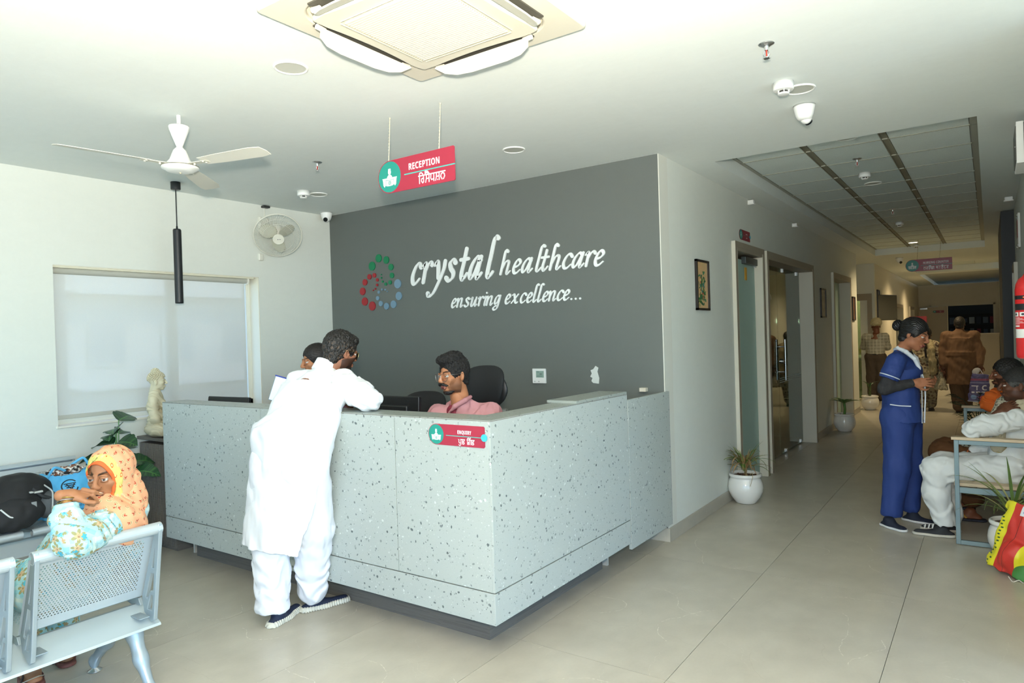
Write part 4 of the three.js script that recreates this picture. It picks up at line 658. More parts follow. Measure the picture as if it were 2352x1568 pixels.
{ // the end of the corridor: a door leaf standing next to an open shop-like room
  const d = structGroup('door_7'), wood = M(0xc2b8a4, 0.5);
  mesh('door_lintel', span(-1.66, 0.16, 2.14, 2.21, ZEND - 0.001, ZEND + 0.03), jambMat, d); mesh('door_jamb', span(-1.7, -1.62, 0, 2.2, ZEND - 0.1, ZEND + 0.03), jambMat, d); mesh('door_jamb', span(0.1, 0.16, 0, 2.2, ZEND - 0.1, ZEND + 0.03), jambMat, d);
  mesh('door_leaf', span(-1.98, -1.17, 0.01, 2.14, ZEND + 0.09, ZEND + 0.05, 0.003), wood, d); mesh('door_closer', box(0.22, 0.06, 0.05, -1.82, 2.08, ZEND + 0.12, 0.005), steel, d); mesh('closer_arm', rod([-1.72, 2.12, ZEND + 0.13], [-1.4, 2.13, ZEND + 0.12], 0.008, 6), steel, d);
  mesh('door_edge', span(-1.165, -1.13, 1.2, 2.14, ZEND + 0.1, ZEND + 0.06), M(0xe4dcc0, 0.4), d);
  const ps = thing('door_sign', 'small red sign on the door at the far end of the corridor', 'sign', [-1.56, 1.93, ZEND + 0.0905]); mesh('board', signBoard(0.32, 0.08, 0.003), M(0xffffff, 0.4, { map: roomArt }), ps);
  const c = thing('nursing_counter', 'pale low counter at the far right of the corridor', 'counter', [-0.14, 0, -25.6]); mesh('counter_front', box(0.75, 1.2, 0.05, 0, 0.6, 0, 0.004), M(0xb3ad9f, 0.5), c); mesh('counter_top', box(0.78, 0.035, 0.5, 0, 1.215, -0.2, 0.004), M(0xc9c2b2, 0.4), c);
  const sh = thing('medicine_rack', 'dark rack of boxes in the room behind the corridor end', 'shelf', [-0.6, 0, -29.4]);
  mesh('rack_frame', [box(1.6, 2.2, 0.03, 0, 1.1, -0.2), ...[0.3, 0.7, 1.1, 1.5, 1.9].map((y) => box(1.6, 0.03, 0.35, 0, y, 0))], M(0x2d2f30, 0.6), sh);
  const g = [0x39404a, 0x6d7274, 0x8b2f36, 0x4a5560, 0xb0aca2]; let n = 0;
  for (const y of [0.3, 0.7, 1.1, 1.5]) for (let x = -0.72; x < 0.7; x += 0.2) tag(mesh('carton', box(rr(0.1, 0.16), rr(0.12, 0.26), 0.2, 0, 0, 0, 0.004).translate(-0.6 + x, y + 0.15, -29.35), M(g[++n % 5], 0.6)), [['lowest', 'second', 'third', 'top'][[0.3, 0.7, 1.1, 1.5].indexOf(y)] + ' shelf of the dark rack'].map((w) => `${['dark blue', 'grey', 'red', 'slate', 'pale'][n % 5]} carton, ${['first', 'second', 'third', 'fourth', 'fifth', 'sixth', 'seventh', 'eighth'][Math.round((x + 0.72) / 0.2)]} from the left on the ${w}`)[0], 'box', 'cartons on the far rack');
  const bd = thing('red_board', 'dark red notice board standing across the far corridor behind the nurse', 'board', [-1.95, 1.3, -23.6]); mesh('board', box(0.75, 0.5, 0.03, 0.05, 0.25, 0, 0.003), M(0x7a1f2e, 0.5), bd); mesh('post', [rod([-0.25, -1.3, 0], [-0.25, 0, 0], 0.015, 8), rod([0.35, -1.3, 0], [0.35, 0, 0], 0.015, 8)], steel, bd);
}
// ---------- right wall ----------
{
  const d8 = structGroup('door_8'); mesh('door_jamb', span(XR - 0.035, XR + 0.15, 0, 2.2, -9.2, -9.27, 0.003), jambMat, d8); mesh('door_jamb', span(XR - 0.035, XR + 0.15, 0, 2.2, -9.88, -9.95, 0.003), jambMat, d8); mesh('door_lintel', span(XR - 0.035, XR + 0.15, 2.12, 2.2, -9.27, -9.88), lintelMat, d8); mesh('door_leaf', span(XR + 0.1, XR + 0.14, 0.01, 2.12, -9.27, -9.88), M(0xc8c2b0, 0.5), d8);
  const b = thing('wall_box', 'white-edged box with a dark front high on the right wall', 'box', [XR, 2.55, -5.36]);
  mesh('box_body', span(-0.1, 0, 0, 0.255, 0, -0.42, 0.006), M(0xeeeeea, 0.4), b); mesh('dark_front', span(-0.104, -0.1, 0.02, 0.235, -0.02, -0.4), M(0x5d5d57, 0.4), b); mesh('end_slot', span(-0.062, -0.045, 0.0, 0.25, 0, 0.004), M(0x2b2a33, 0.5), b); mesh('end_plate', span(-0.1, -0.064, -0.003, 0.256, 0, 0.006), M(0xf2f3ee, 0.4), b); mesh('screw', ball(0.005, -0.105, 0.11, -0.05, 8), chrome, b);
  const n = thing('notice', 'framed white notice with red print on the right wall beyond the extinguisher', 'notice', [XR, 2.27, -8.2]);
  mesh('notice_frame', span(-0.02, 0, 0, 0.33, 0, -0.26, 0.003), M(0xd9dad6, 0.4), n); mesh('red_print', span(-0.022, -0.02, 0.1, 0.27, -0.04, -0.2), M(0x9a2b35, 0.5), n); for (const [y, z] of [[0.02, -0.02], [0.31, -0.02], [0.02, -0.24], [0.31, -0.24]]) mesh('stud', ball(0.008, -0.022, y, z, 8), chrome, n);
  for (const [p, l] of [[[XC + 0.02, 2.84, -7.06], 'small white sensor block high on the left wall above the first door'], [[XC + 0.02, 2.83, -8.95], 'small white sensor block high on the left wall, the farther one'], [[0.19, 2.85, -8.93], 'small white sensor block on the ceiling near the right wall']]) { const s = thing('sensor', l, 'sensor', p); mesh('sensor_body', box(0.07, 0.035, 0.06, 0, 0, 0, 0.005), plasticW, s); mesh('sensor_lip', box(0.085, 0.012, 0.07, 0, -0.022, 0, 0.004), plasticW, s); }
  const f = thing('fire_extinguisher', 'red fire extinguisher hung on the right wall above the seated men', 'fire extinguisher', [0.19, 1.33, -5.0]), red = M(0xd0161a, 0.3, { clearcoat: 0.6 });
  const label = canvasTex(512, 512, (g) => {
    g.fillStyle = '#d0161a'; g.fillRect(0, 0, 512, 512); g.fillStyle = '#15161a'; g.fillRect(0, 75, 512, 40); g.fillRect(0, 160, 512, 66); g.fillStyle = '#f4f2ee'; g.font = 'bold 26px sans-serif'; for (const x of [-20, 140, 300, 460]) { g.fillText('GO', x + 40, 104); g.fillStyle = '#ef6a2a'; g.beginPath(); g.arc(x + 20, 95, 8, 0, 7); g.fill(); g.fillStyle = '#f4f2ee'; }
    g.font = 'bold 20px sans-serif'; for (const x of [10, 260]) g.fillText('TYPE', x, 190);
    g.fillStyle = '#c9141c'; g.fillRect(0, 232, 512, 180); for (const x of [0, 256]) { g.fillStyle = '#f5f4f0'; for (let k = 0; k < 4; k++) { g.fillRect(x + 12 + k * 60, 246, 50, 44); g.fillStyle = '#33353a'; g.beginPath(); g.arc(x + 36 + k * 60, 268, 12, 0, 7); g.fill(); g.fillStyle = '#f5f4f0'; } for (let k = 0; k < 7; k++) g.fillRect(x + 12, 300 + k * 11, 180 + (k % 3) * 20, 4); g.fillRect(x + 30, 382, 160, 16); }
    g.fillStyle = '#ecebe6'; g.fillRect(0, 420, 512, 92); g.fillStyle = '#55575a'; for (let k = 0; k < 8; k++) { g.fillRect(60, 430 + k * 10, 90, 3); g.fillRect(320, 430 + k * 10, 90, 3); }
  });
  mesh('cylinder', lathe([[0, 0], [0.05, 0.002], [0.062, 0.012], [0.066, 0.03], [0.066, 0.41], [0.062, 0.44], [0.05, 0.468], [0.028, 0.487], [0.022, 0.5], [0, 0.5]], 40), red, f);
  mesh('printed_band', cyl(0.0664, 0.0664, 0.29, 0, 0.27, 0, 40, true), M(0xffffff, 0.3, { map: label }), f);
  mesh('valve', [cyl(0.02, 0.018, 0.04, 0, 0.515, 0, 16), box(0.02, 0.05, 0.1, 0, 0.55, 0.02, 0.006)], black, f);
  mesh('lever', [box(0.012, 0.012, 0.13, 0, 0.59, 0.05, 0.004), box(0.012, 0.012, 0.12, 0, 0.565, 0.06, 0.004)], M(0xd9c68a, 0.4), f);
  mesh('hose', tube([[0.02, 0.53, 0.02], [0.05, 0.5, 0.07], [0.03, 0.35, 0.09], [0.0, 0.15, 0.085]], 0.011, 8), black, f);
  mesh('wall_hook', box(0.03, 0.06, 0.03, 0.055, 0.52, 0, 0.004), steel, f);
}
// ---------- thermostat, torn sticker on the grey wall ----------
{
  const t = thing('thermostat', 'white wall thermostat with a small grey screen on the grey wall', 'thermostat', [-3.07, 1.22, ZG]);
  mesh('thermostat_case', box(0.128, 0.122, 0.02, 0, 0, 0.01, 0.004), plasticW, t); mesh('thermostat_screen', uvFit(box(0.075, 0.055, 0.002, 0.012, 0.015, 0.0208), -0.0255, -0.0125, 0.075, 0.055), M(0xffffff, 0.3, { map: canvasTex(128, 96, (g) => { g.fillStyle = '#8ea79c'; g.fillRect(0, 0, 128, 96); g.fillStyle = '#3d4c48'; g.font = 'bold 34px sans-serif'; g.fillText('23', 60, 58); g.fillRect(10, 12, 40, 5); g.fillRect(10, 74, 90, 4); }, { clamp: true }) }), t);
  mesh('thermostat_key', box(0.012, 0.008, 0.003, -0.04, -0.045, 0.0205), M(0xb9bcb8, 0.5), t); mesh('thermostat_key', box(0.012, 0.008, 0.003, 0.0, -0.045, 0.0205), M(0xb9bcb8, 0.5), t);
  const s = poly([[-0.02, -0.06], [0.03, -0.065], [0.035, -0.02], [0.02, 0.03], [0.03, 0.06], [0.005, 0.075], [-0.015, 0.05], [-0.04, 0.04], [-0.03, 0.015], [-0.045, -0.01], [-0.025, -0.02], [-0.035, -0.045]]);
  tag(mesh('torn_sticker', extrude(s, 0.003).translate(-2.552, 1.228, ZG + 0.0005), M(0xd9ddd6, 0.6)), 'torn white paper sticker left on the grey wall', 'sticker');
}
// ---------- behind the counter: monitors, cabinet ----------
{
  const mk = (label, p, turn, tilt, w, h) => { const m = thing('monitor', label, 'monitor', p, turn), g = (x) => x.rotateX(tilt); mesh('monitor_shell', [g(box(w, h, 0.03, 0, 0, 0, 0.008)), g(box(w * 0.7, h * 0.7, 0.03, 0, -0.01, 0.022, 0.012))], M(0x17191b, 0.45), m); mesh('vent_slot', Array.from({ length: 4 }, (_, i) => g(box(w * 0.6, 0.003, 0.002, 0, -h * 0.28 + i * 0.012, 0.038))), M(0x3b3d3f, 0.6), m); mesh('monitor_screen', g(box(w - 0.02, h - 0.02, 0.002, 0, 0, -0.016)), M(0x20242a, 0.2), m); mesh('monitor_stand', [rod([0, -h / 2 + 0.02, 0.0], [0, -h / 2 - 0.1, 0.04], 0.02, 10), box(0.22, 0.012, 0.16, 0, -h / 2 - 0.1, 0.04, 0.004)], M(0x17191b, 0.45), m); mesh('maker_mark', g(box(w * 0.3, 0.02, 0.001, -0.02, -h * 0.05, 0.0375)), M(0x55534e, 0.5), m); };
  mk('black monitor seen from behind, right of the man in white', [-3.235, 1.03, -3.18], 0.02, -0.06, 0.54, 0.32);
  mk('black monitor at the left end of the counter, only its top edge showing', [-4.83, 1.0, -3.03], 0.05, -0.16, 0.5, 0.31);
  const cab = thing('cabinet', 'dark wood-grain cabinet left of the counter bearing the statue', 'cabinet', [-5.335, 0, -2.97]);
  mesh('cabinet_body', uvBox(box(0.51, 0.78, 0.46, 0, 0.41, 0)), darkWood, cab); mesh('cabinet_top', box(0.53, 0.025, 0.5, 0, 0.8375, 0, 0.003), M(0x5b5650, 0.4), cab); mesh('cabinet_foot', uvBox(box(0.5, 0.02, 0.45, 0, 0.01, 0)), darkWood, cab);
  for (let k = 0; k < 17; k++) mesh('slat', uvBox(box(0.024, 0.78, 0.008, -0.24 + k * 0.03, 0.41, 0.234, 0.002), 1, k * 0.37), darkWood, cab);
}
// ---------- perforated steel benches ----------
const silver = M(0xb9c4c8, 0.38, { metalness: 0.35, side: THREE.DoubleSide }), silverDark = M(0x9eacb2, 0.35, { metalness: 0.4 });
function perforated(a, b, W, pitch = 0.0125, r = 0.0033, margin = 0.04) { // sheet from edge a to edge b of the xy profile, W wide along z, pierced by staggered holes
  const L = Math.hypot(b[0] - a[0], b[1] - a[1]), dx = (b[0] - a[0]) / L, dy = (b[1] - a[1]) / L, v = [], S = (z, t) => [a[0] + dx * t, a[1] + dy * t, z], tri = (p, q, s) => v.push(...p, ...q, ...s), rect = (z0, z1, t0, t1) => { tri(S(z0, t0), S(z1, t0), S(z1, t1)); tri(S(z0, t0), S(z1, t1), S(z0, t1)); };
  const nz = Math.floor((W - 2 * margin) / pitch), h = pitch * 0.87, nt = Math.floor((L - 2 * margin) / h), z0 = (W - nz * pitch) / 2, t0 = (L - nt * h) / 2;
  rect(0, W, 0, t0); rect(0, W, t0 + nt * h, L); rect(0, z0, t0, t0 + nt * h); rect(z0 + nz * pitch, W, t0, t0 + nt * h);
  for (let j = 0; j < nt; j++) {
    const odd = j & 1, tb = t0 + j * h; let z = z0;
    if (odd) { rect(z, z + pitch / 2, tb, tb + h); z += pitch / 2; }
    for (let i = 0; i < nz - odd; i++, z += pitch) {
      const cz = z + pitch / 2, ct = tb + h / 2, ring = [0, 1, 2, 3, 4, 5, 6, 7].map((k) => { const q = k * Math.PI / 4 + Math.PI / 8; return S(cz + r * Math.cos(q), ct + r * Math.sin(q)); });
      const sq = [S(z + pitch, tb + h), S(z, tb + h), S(z, tb), S(z + pitch, tb)]; // corners at 45, 135, 225, 315 degrees
      for (let c = 0; c < 4; c++) { const i0 = c * 2, i1 = (c * 2 + 1) % 8, i2 = (c * 2 + 2) % 8; tri(sq[c], ring[i1], ring[i0]); tri(sq[c], sq[(c + 1) % 4], ring[i1]); tri(sq[(c + 1) % 4], ring[i2], ring[i1]); }
    }
    if (odd) rect(z, z + pitch / 2, tb, tb + h);
  }
  const g = new THREE.BufferGeometry(); g.setAttribute('position', new THREE.BufferAttribute(new Float32Array(v), 3)); g.computeVertexNormals(); return g;
}
function roll(c, R, W, from, to) { // sheet curled into an open roll, along z
  const n = 16, v = []; for (let i = 0; i < n; i++) { const p = (k, rr0) => { const q = from + (to - from) * k / n; return [c[0] + rr0 * Math.cos(q), c[1] + rr0 * Math.sin(q)]; }; for (const rad of [R, R - 0.0025]) { const A = p(i, rad), B = p(i + 1, rad); v.push(...A, 0, ...B, 0, ...B, W, ...A, 0, ...B, W, ...A, W); } for (const z of [0, W]) { const A = p(i, R), B = p(i + 1, R), C = p(i, R - 0.0025), D = p(i + 1, R - 0.0025); v.push(...A, z, ...B, z, ...D, z, ...A, z, ...D, z, ...C, z); } }
  const g = new THREE.BufferGeometry(); g.setAttribute('position', new THREE.BufferAttribute(new Float32Array(v), 3)); g.computeVertexNormals(); return g;
}
function waitingBench(label, p, turn, seats, legs) { // forward is local +x, the seats run along local z
  const b = thing('waiting_bench', label, 'bench', p, turn, 'perforated steel waiting benches'), W = 0.5;
  const z0 = Math.min(...seats), z1 = Math.max(...seats) + W;
  mesh('beam', extrude(poly([[-0.205, 0.295], [-0.2, 0.305], [-0.06, 0.372], [-0.045, 0.372], [-0.03, 0.3], [-0.05, 0.285]]), z1 - z0 + 0.04, 0.003).translate(0, 0, z0 - 0.02), M(0xb7c3c4, 0.4, { metalness: 0.3 }), b);
  mesh('beam_end', extrude(poly([[-0.212, 0.29], [-0.2, 0.31], [-0.06, 0.378], [-0.04, 0.378], [-0.025, 0.3], [-0.05, 0.28]]), 0.008).translate(0, 0, z0 - 0.028), silverDark, b);
  const backA = [-0.105, 0.418], backB = [-0.232, 0.738], seatA = [-0.075, 0.405], seatB = [0.33, 0.43];
  for (const z of seats) {
    mesh('backrest', [perforated(backA, backB, W), roll([-0.26, 0.748], 0.026, W, 0.1, 5.2)].map((g) => g.translate(0, 0, z)), silver, b);
    mesh('seat', [perforated(seatA, seatB, W), roll([0.332, 0.408], 0.023, W, 1.7, -3.4)].map((g) => g.translate(0, 0, z)), silver, b);
    for (const zb of [z + 0.002, z + W - 0.02]) {
      const s = poly([[-0.13, 0.352], [-0.19, 0.318], [-0.215, 0.33], [-0.287, 0.742], [-0.28, 0.77], [-0.255, 0.765], [-0.245, 0.735], [-0.115, 0.415]]);
      for (const h of [[[-0.2, 0.37], [-0.16, 0.37], [-0.195, 0.44], [-0.212, 0.44]], [[-0.216, 0.46], [-0.195, 0.46], [-0.165, 0.415], [-0.15, 0.42], [-0.2, 0.54], [-0.226, 0.54]], [[-0.23, 0.565], [-0.21, 0.565], [-0.245, 0.66]]]) s.holes.push(poly(h));
      mesh('side_bracket', extrude(s, 0.018, 0.003).translate(0, 0, zb), silverDark, b);
      mesh('seat_support', [extrude(poly([[-0.1, 0.375], [-0.03, 0.36], [0.3, 0.405], [0.33, 0.42], [-0.08, 0.402]]), 0.016, 0.002).translate(0, 0, zb), box(0.11, 0.004, 0.045, -0.14, 0.345, zb + (zb > z + 0.1 ? -0.03 : 0.045)).rotateZ(0.0), cyl(0.007, 0.007, 0.006, -0.165, 0.336, zb + (zb > z + 0.1 ? -0.03 : 0.045), 10)], silverDark, b);
    }
  }
  for (const z of legs) for (const [x, name] of [[0.26, 'front_leg'], [-0.27, 'rear_leg']]) {
    const f = new Field(0.03).chain([[-0.1, 0.29, z], [x * 0.25 - 0.07, 0.275, z], [x * 0.6 - 0.03, 0.17, z], [x, 0.055, z], [x, 0.03, z]], [0.04, 0.032, 0.027, 0.019, 0.017]);
    mesh(name, skin(f, 0.009), silverDark, b); mesh('foot_pad', lathe([[0, 0.001], [0.03, 0.001], [0.032, 0.006], [0.012, 0.016], [0.01, 0.035], [0, 0.035]], 24).translate(x, 0, z), chrome, b);
  }
  return b;
}
waitingBench('silver perforated steel bench with its back to the photographer, woman in orange scarf on it', [-3.31, 0, 0], Math.PI, [1.07, 0.51, -0.05], [1.5, 0.2]);
waitingBench('silver perforated steel bench against the window wall bearing the backpack', [-5.3, 0, 0], 0, [-2.25, -1.7, -1.15], [-2.1, -0.8]);
// ---------- wood and steel bench by the right wall ----------
{
  const b = thing('steel_frame_bench', 'grey steel frame bench with pale wooden seat and arm tops along the right wall', 'bench'), st = M(0x6f8286, 0.4, { metalness: 0.3 }), ply = M(0xc9b596, 0.5, { map: paintTex }), s = 0.028;
  for (const z of [-5.68, -7.86]) {
    mesh('front_leg', span(-0.225, -0.225 + s, 0.004, 0.735, z, z - s * 0.9, 0.002), st, b); mesh('rear_leg', span(0.2, 0.2 + s, 0.004, 0.735, z, z - s * 0.9, 0.002), st, b);
    mesh('arm_bar', span(-0.225 + s, 0.2, 0.705, 0.735, z, z - s * 0.9, 0.002), st, b); mesh('floor_bar', span(-0.225 + s, 0.2, 0.004, 0.034, z, z - s * 0.9, 0.002), st, b); mesh('seat_bar', span(-0.225 + s, 0.2, 0.365, 0.405, z, z - s * 0.9, 0.002), st, b);
    mesh('arm_top', span(-0.24, 0.23, 0.737, 0.757, z + 0.012, z - 0.06, 0.002), ply, b);
  }
  mesh('seat_rail', span(-0.225, -0.2, 0.365, 0.405, -5.71, -7.86, 0.002), st, b); mesh('seat_rail', span(0.2, 0.225, 0.365, 0.405, -5.71, -7.86, 0.002), st, b); mesh('floor_rail', span(0.2, 0.225, 0.004, 0.034, -5.71, -7.86, 0.002), st, b);
  for (let i = 0; i < 3; i++) mesh('seat_plank', span(-0.23, 0.19, 0.407, 0.43, -5.712 - i * 0.715, -5.712 - i * 0.715 - 0.712, 0.002), ply, b);
  for (let i = 0; i < 3; i++) mesh('back_plank', span(0.205, 0.225, 0.52, 0.72, -5.712 - i * 0.715, -5.712 - i * 0.715 - 0.712, 0.002), ply, b);
}
// ---------- plants ----------
function blade(len, w, rise, droop, twist, n = 9) { // an arching strap leaf that starts at the origin and heads for +x
  const v = [], uv = [], idx = []; let x = 0, y = 0, a = rise;
  for (let i = 0; i <= n; i++) { const t = i / n, ww = w * Math.sin(Math.PI * Math.min(0.97, 0.12 + t * 0.86)) ** 0.7 * (1 - t * 0.25), tw = twist * t; v.push(x, y + ww * 0.35, -ww * Math.cos(tw), x, y, 0, x, y + ww * 0.35 + ww * Math.sin(tw) * 0.4, ww * Math.cos(tw)); uv.push(t, 0, t, 0.5, t, 1); x += Math.cos(a) * len / n; y += Math.sin(a) * len / n; a -= droop / n * (0.4 + 1.2 * t); if (i < n) { const o = i * 3; idx.push(o, o + 3, o + 1, o + 1, o + 3, o + 4, o + 1, o + 4, o + 2, o + 2, o + 4, o + 5); } }
  const g = new THREE.BufferGeometry(); g.setAttribute('position', new THREE.BufferAttribute(new Float32Array(v), 3)); g.setAttribute('uv', new THREE.BufferAttribute(new Float32Array(uv), 2)); g.setIndex(idx); g.computeVertexNormals(); return g;
}
function broadLeaf(len, w, droop, cup, lobes = 0, n = 12, m = 4) { // an oval leaf with a midrib, heading for +x
  const v = [], uv = [], idx = [], M2 = m * 2 + 1; let x = 0, y = 0, a = 0.25;
  for (let i = 0; i <= n; i++) { const t = i / n; let ww = w * Math.pow(Math.sin(Math.PI * Math.pow(Math.min(0.995, 0.02 + t * 0.975), 0.75)), 0.8); if (lobes && i % 3 === 2 && i > 2) ww *= 1 - lobes; for (let j = -m; j <= m; j++) { const s = j / m; v.push(x, y + Math.abs(s) * ww * cup + Math.sin(t * 20) * 0.0012 * Math.abs(s), s * ww); uv.push(t, s * 0.5 + 0.5); } x += Math.cos(a) * len / n; y += Math.sin(a) * len / n; a -= droop / n; if (i < n) for (let j = 0; j < m * 2; j++) { const o = i * M2 + j; idx.push(o, o + 1, o + M2, o + 1, o + M2 + 1, o + M2); } }
  const g = new THREE.BufferGeometry(); g.setAttribute('position', new THREE.BufferAttribute(new Float32Array(v), 3)); g.setAttribute('uv', new THREE.BufferAttribute(new Float32Array(uv), 2)); g.setIndex(idx); g.computeVertexNormals(); return g;
}
const leafTex = (a, b, edge) => canvasTex(256, 64, (g, w, h) => { g.fillStyle = a; g.fillRect(0, 0, w, h); for (let i = 0; i < 60; i++) { g.strokeStyle = i % 3 ? b : edge; g.globalAlpha = 0.5; g.lineWidth = rr(1, 3); const x = rr(0, w); g.beginPath(); g.moveTo(x, h / 2); g.lineTo(x + 26, rnd() < 0.5 ? rr(0, 10) : h - rr(0, 10)); g.stroke(); } g.globalAlpha = 1; g.fillStyle = b; g.fillRect(0, h / 2 - 1.5, w, 3); }, { clamp: true });
const LM = (tex) => M(0xffffff, 0.42, { map: tex, side: THREE.DoubleSide });
const varieg = LM(leafTex('#173d26', '#4f8a3c', '#8fae4a')), plainLeaf = LM(leafTex('#24552f', '#3f7a40', '#2f6a38')), spotty = LM(leafTex('#3a6b35', '#8ea85a', '#b7c77a'));
const potMat = M(0xe9e8e2, 0.12, { clearcoat: 0.6 }), soilMat = M(0x4b3526, 0.95);
const potGeo = (() => { const g = lathe([[0, 0], [0.085, 0], [0.09, 0.008], [0.1, 0.02], [0.13, 0.06], [0.15, 0.11], [0.152, 0.15], [0.145, 0.19], [0.133, 0.22], [0.128, 0.23], [0.138, 0.236], [0.143, 0.248], [0.14, 0.262], [0.13, 0.266], [0.122, 0.262], [0.12, 0.235], [0, 0.233]], 48); return g; })(), soilGeo = (() => { const g = new THREE.CircleGeometry(0.121, 30, 0).rotateX(-Math.PI / 2).translate(0, 0.238, 0); return g; })();
function pot(label, p, group) { const o = thing('potted_plant', label, 'plant', p, 0, group); mesh('pot', potGeo, potMat, o); const s = mesh('soil', [soilGeo, ...Array.from({ length: 14 }, () => ball(rr(0.006, 0.012), rr(-0.08, 0.08), 0.24, rr(-0.08, 0.08), 6))], soilMat, o); return o; }
function spiky(o, n, spread, cols, h0, hs) {
  const mats = cols.map((c) => M(c, 0.6, { side: THREE.DoubleSide }));
  for (let i = 0; i < n; i++) {
    const ang = rr(0, 6.283), out = i < n * 0.4 ? rr(0.9, 1.35) : rr(0.25, 1.0), L = rr(0.16, 0.28) * hs, g = blade(L, rr(0.006, 0.011), out, i < n * 0.35 ? rr(0.3, 1.2) : rr(1.2, 2.8), rr(-0.8, 0.8));
    mesh('leaf', g.rotateY(ang).translate(Math.cos(ang) * 0.012, h0 + rr(0, 0.1), -Math.sin(ang) * 0.012), mats[i % mats.length], o);
  }
}
{
  const a = pot('glossy white round pot with a browning spiky plant beside the first corridor door', [-1.83, 0, -6.2], 'white round plant pots');
  spiky(a, 60, 1, [0x6d7a38, 0x8a7248, 0x4f7a2e, 0x9a7d58, 0x7b8a4a, 0x94784a], 0.28, 1.0);
  for (let i = 0; i < 5; i++) mesh('stem', tube([[rr(-0.03, 0.03), 0.235, rr(-0.03, 0.03)], [rr(-0.03, 0.03), 0.3, rr(-0.03, 0.03)], [0, 0.38, 0]], 0.005, 6), M(0x8d7a55, 0.7), a);
  mesh('hanging_stalk', tube([[0.05, 0.25, 0.05], [0.09, 0.29, 0.1], [0.1, 0.25, 0.13], [0.085, 0.18, 0.15]], 0.0022, 5), M(0x9a8a62, 0.7), a);
  const b = pot('white round pot with a small broad-leaved plant before the third corridor door', [-1.8, 0, -11.12], 'white round plant pots');
  mesh('stem', tube([[0, 0.235, 0], [0.01, 0.33, 0.005], [0, 0.43, 0]], 0.018, 8), M(0x5d8a3e, 0.5), b);
  for (let i = 0; i < 9; i++) mesh('leaf', broadLeaf(rr(0.2, 0.28), rr(0.04, 0.055), rr(0.3, 0.9), 0.25).rotateZ(0.25).rotateY(i * 0.73 + 0.2).translate(0, 0.41, 0), spotty, b);
  const c = pot('white round pot with bare stems farthest along the left wall', [-1.85, 0, -14.15], 'white round plant pots');
  for (let i = 0; i < 4; i++) mesh('stem', tube([[rr(-0.02, 0.02), 0.235, 0], [rr(-0.04, 0.04), 0.36, rr(-0.03, 0.03)], [rr(-0.08, 0.08), 0.5, rr(-0.05, 0.05)]], 0.007, 6), M(0x5b6a3a, 0.7), c);
  for (let i = 0; i < 5; i++) mesh('leaf', blade(rr(0.14, 0.24), 0.02, rr(0.6, 1.2), rr(0.8, 2), 0.3).rotateY(i * 1.3).translate(0, 0.42, 0), plainLeaf, c);
  const d = pot('white round pot with thin green strap leaves under the near end of the wooden bench', [0.1, 0, -5.5], 'white round plant pots'); d.scale.setScalar(0.95);
  spiky(d, 34, 1, [0x6f8444, 0x8a9a5c, 0x556f34, 0x9a9a66], 0.27, 1.55);
  // palm standing behind the far end of the bench
  const e = pot('dark green palm in a white pot past the far end of the wooden bench', [-0.12, 0, -8.45], 'white round plant pots');
  for (let i = 0; i < 10; i++) { const ang = i * 0.628 + 0.2, parts = []; for (let k = 0; k < 13; k++) { const t = k / 12, x = 0.03 + t * 0.2, y = 0.3 * Math.sin(t * 1.9) * 0.9; for (const s of [-1, 1]) parts.push(blade(0.13 * (1 - t * 0.5), 0.008, 0.25, 0.9, 0.2, 4).rotateY(s * (0.95 - t * 0.5)).translate(x, y, 0)); } parts.push(tube([[0, 0, 0], [0.12, 0.22, 0], [0.23, 0.26, 0]], 0.004, 5)); mesh('frond', parts.map((g) => g.rotateY(ang).translate(0, 0.36 + (i % 3) * 0.09, 0)), M([0x1d3a22, 0x274a2a, 0x16301c][i % 3], 0.5, { side: THREE.DoubleSide }), e); }
  mesh('stem', rod([0, 0.23, 0], [0, 0.55, 0], 0.016, 8), M(0x4a3f2a, 0.8), e);
  // leafy artificial plant between the window wall and the cabinet
  const f = thing('leafy_plant', 'leafy dark green variegated plant in front of the cabinet and statue', 'plant', [-5.27, 0, -2.42]);
  mesh('planter', lathe([[0, 0], [0.1, 0], [0.13, 0.26], [0.135, 0.28], [0.12, 0.28], [0.11, 0.25], [0, 0.25]], 32), M(0x3c3f40, 0.5), f); mesh('soil', cyl(0.115, 0.115, 0.01, 0, 0.25, 0, 24), soilMat, f);
  // leaf: heading (turn about y), height, reach, length, half width, droop
  for (const [ang, y, r, L, w, dr] of [[2.3, 1.02, 0.02, 0.15, 0.05, 0.35], [-0.55, 0.965, 0.02, 0.17, 0.042, 0.7], [2.5, 0.92, 0.03, 0.19, 0.034, 0.8], [-0.7, 0.93, 0.03, 0.15, 0.04, 0.9], [2.3, 0.8, 0.06, 0.16, 0.032, 0.8], [0.4, 0.86, 0.0, 0.13, 0.05, 0.9], [-0.6, 0.81, 0.04, 0.15, 0.045, 0.8], [-1.3, 0.86, 0.02, 0.14, 0.05, 0.7], [-0.35, 0.73, 0.05, 0.16, 0.045, 1.0], [1.4, 0.7, 0.03, 0.17, 0.05, 0.9], [3.5, 0.72, 0.05, 0.16, 0.045, 0.9], [-1.9, 0.76, 0.04, 0.15, 0.045, 0.9], [0.6, 0.64, 0.06, 0.17, 0.05, 1.0], [2.6, 0.62, 0.06, 0.17, 0.045, 1.0]]) {
    const cx = Math.cos(ang) * r * 1.6, cz = -Math.sin(ang) * r * 1.6;
    mesh('leaf', broadLeaf(L * 1.3, w * 1.75, dr, 0.2, 0.12).rotateX(0.45).rotateY(ang).translate(cx, y, cz), varieg, f);
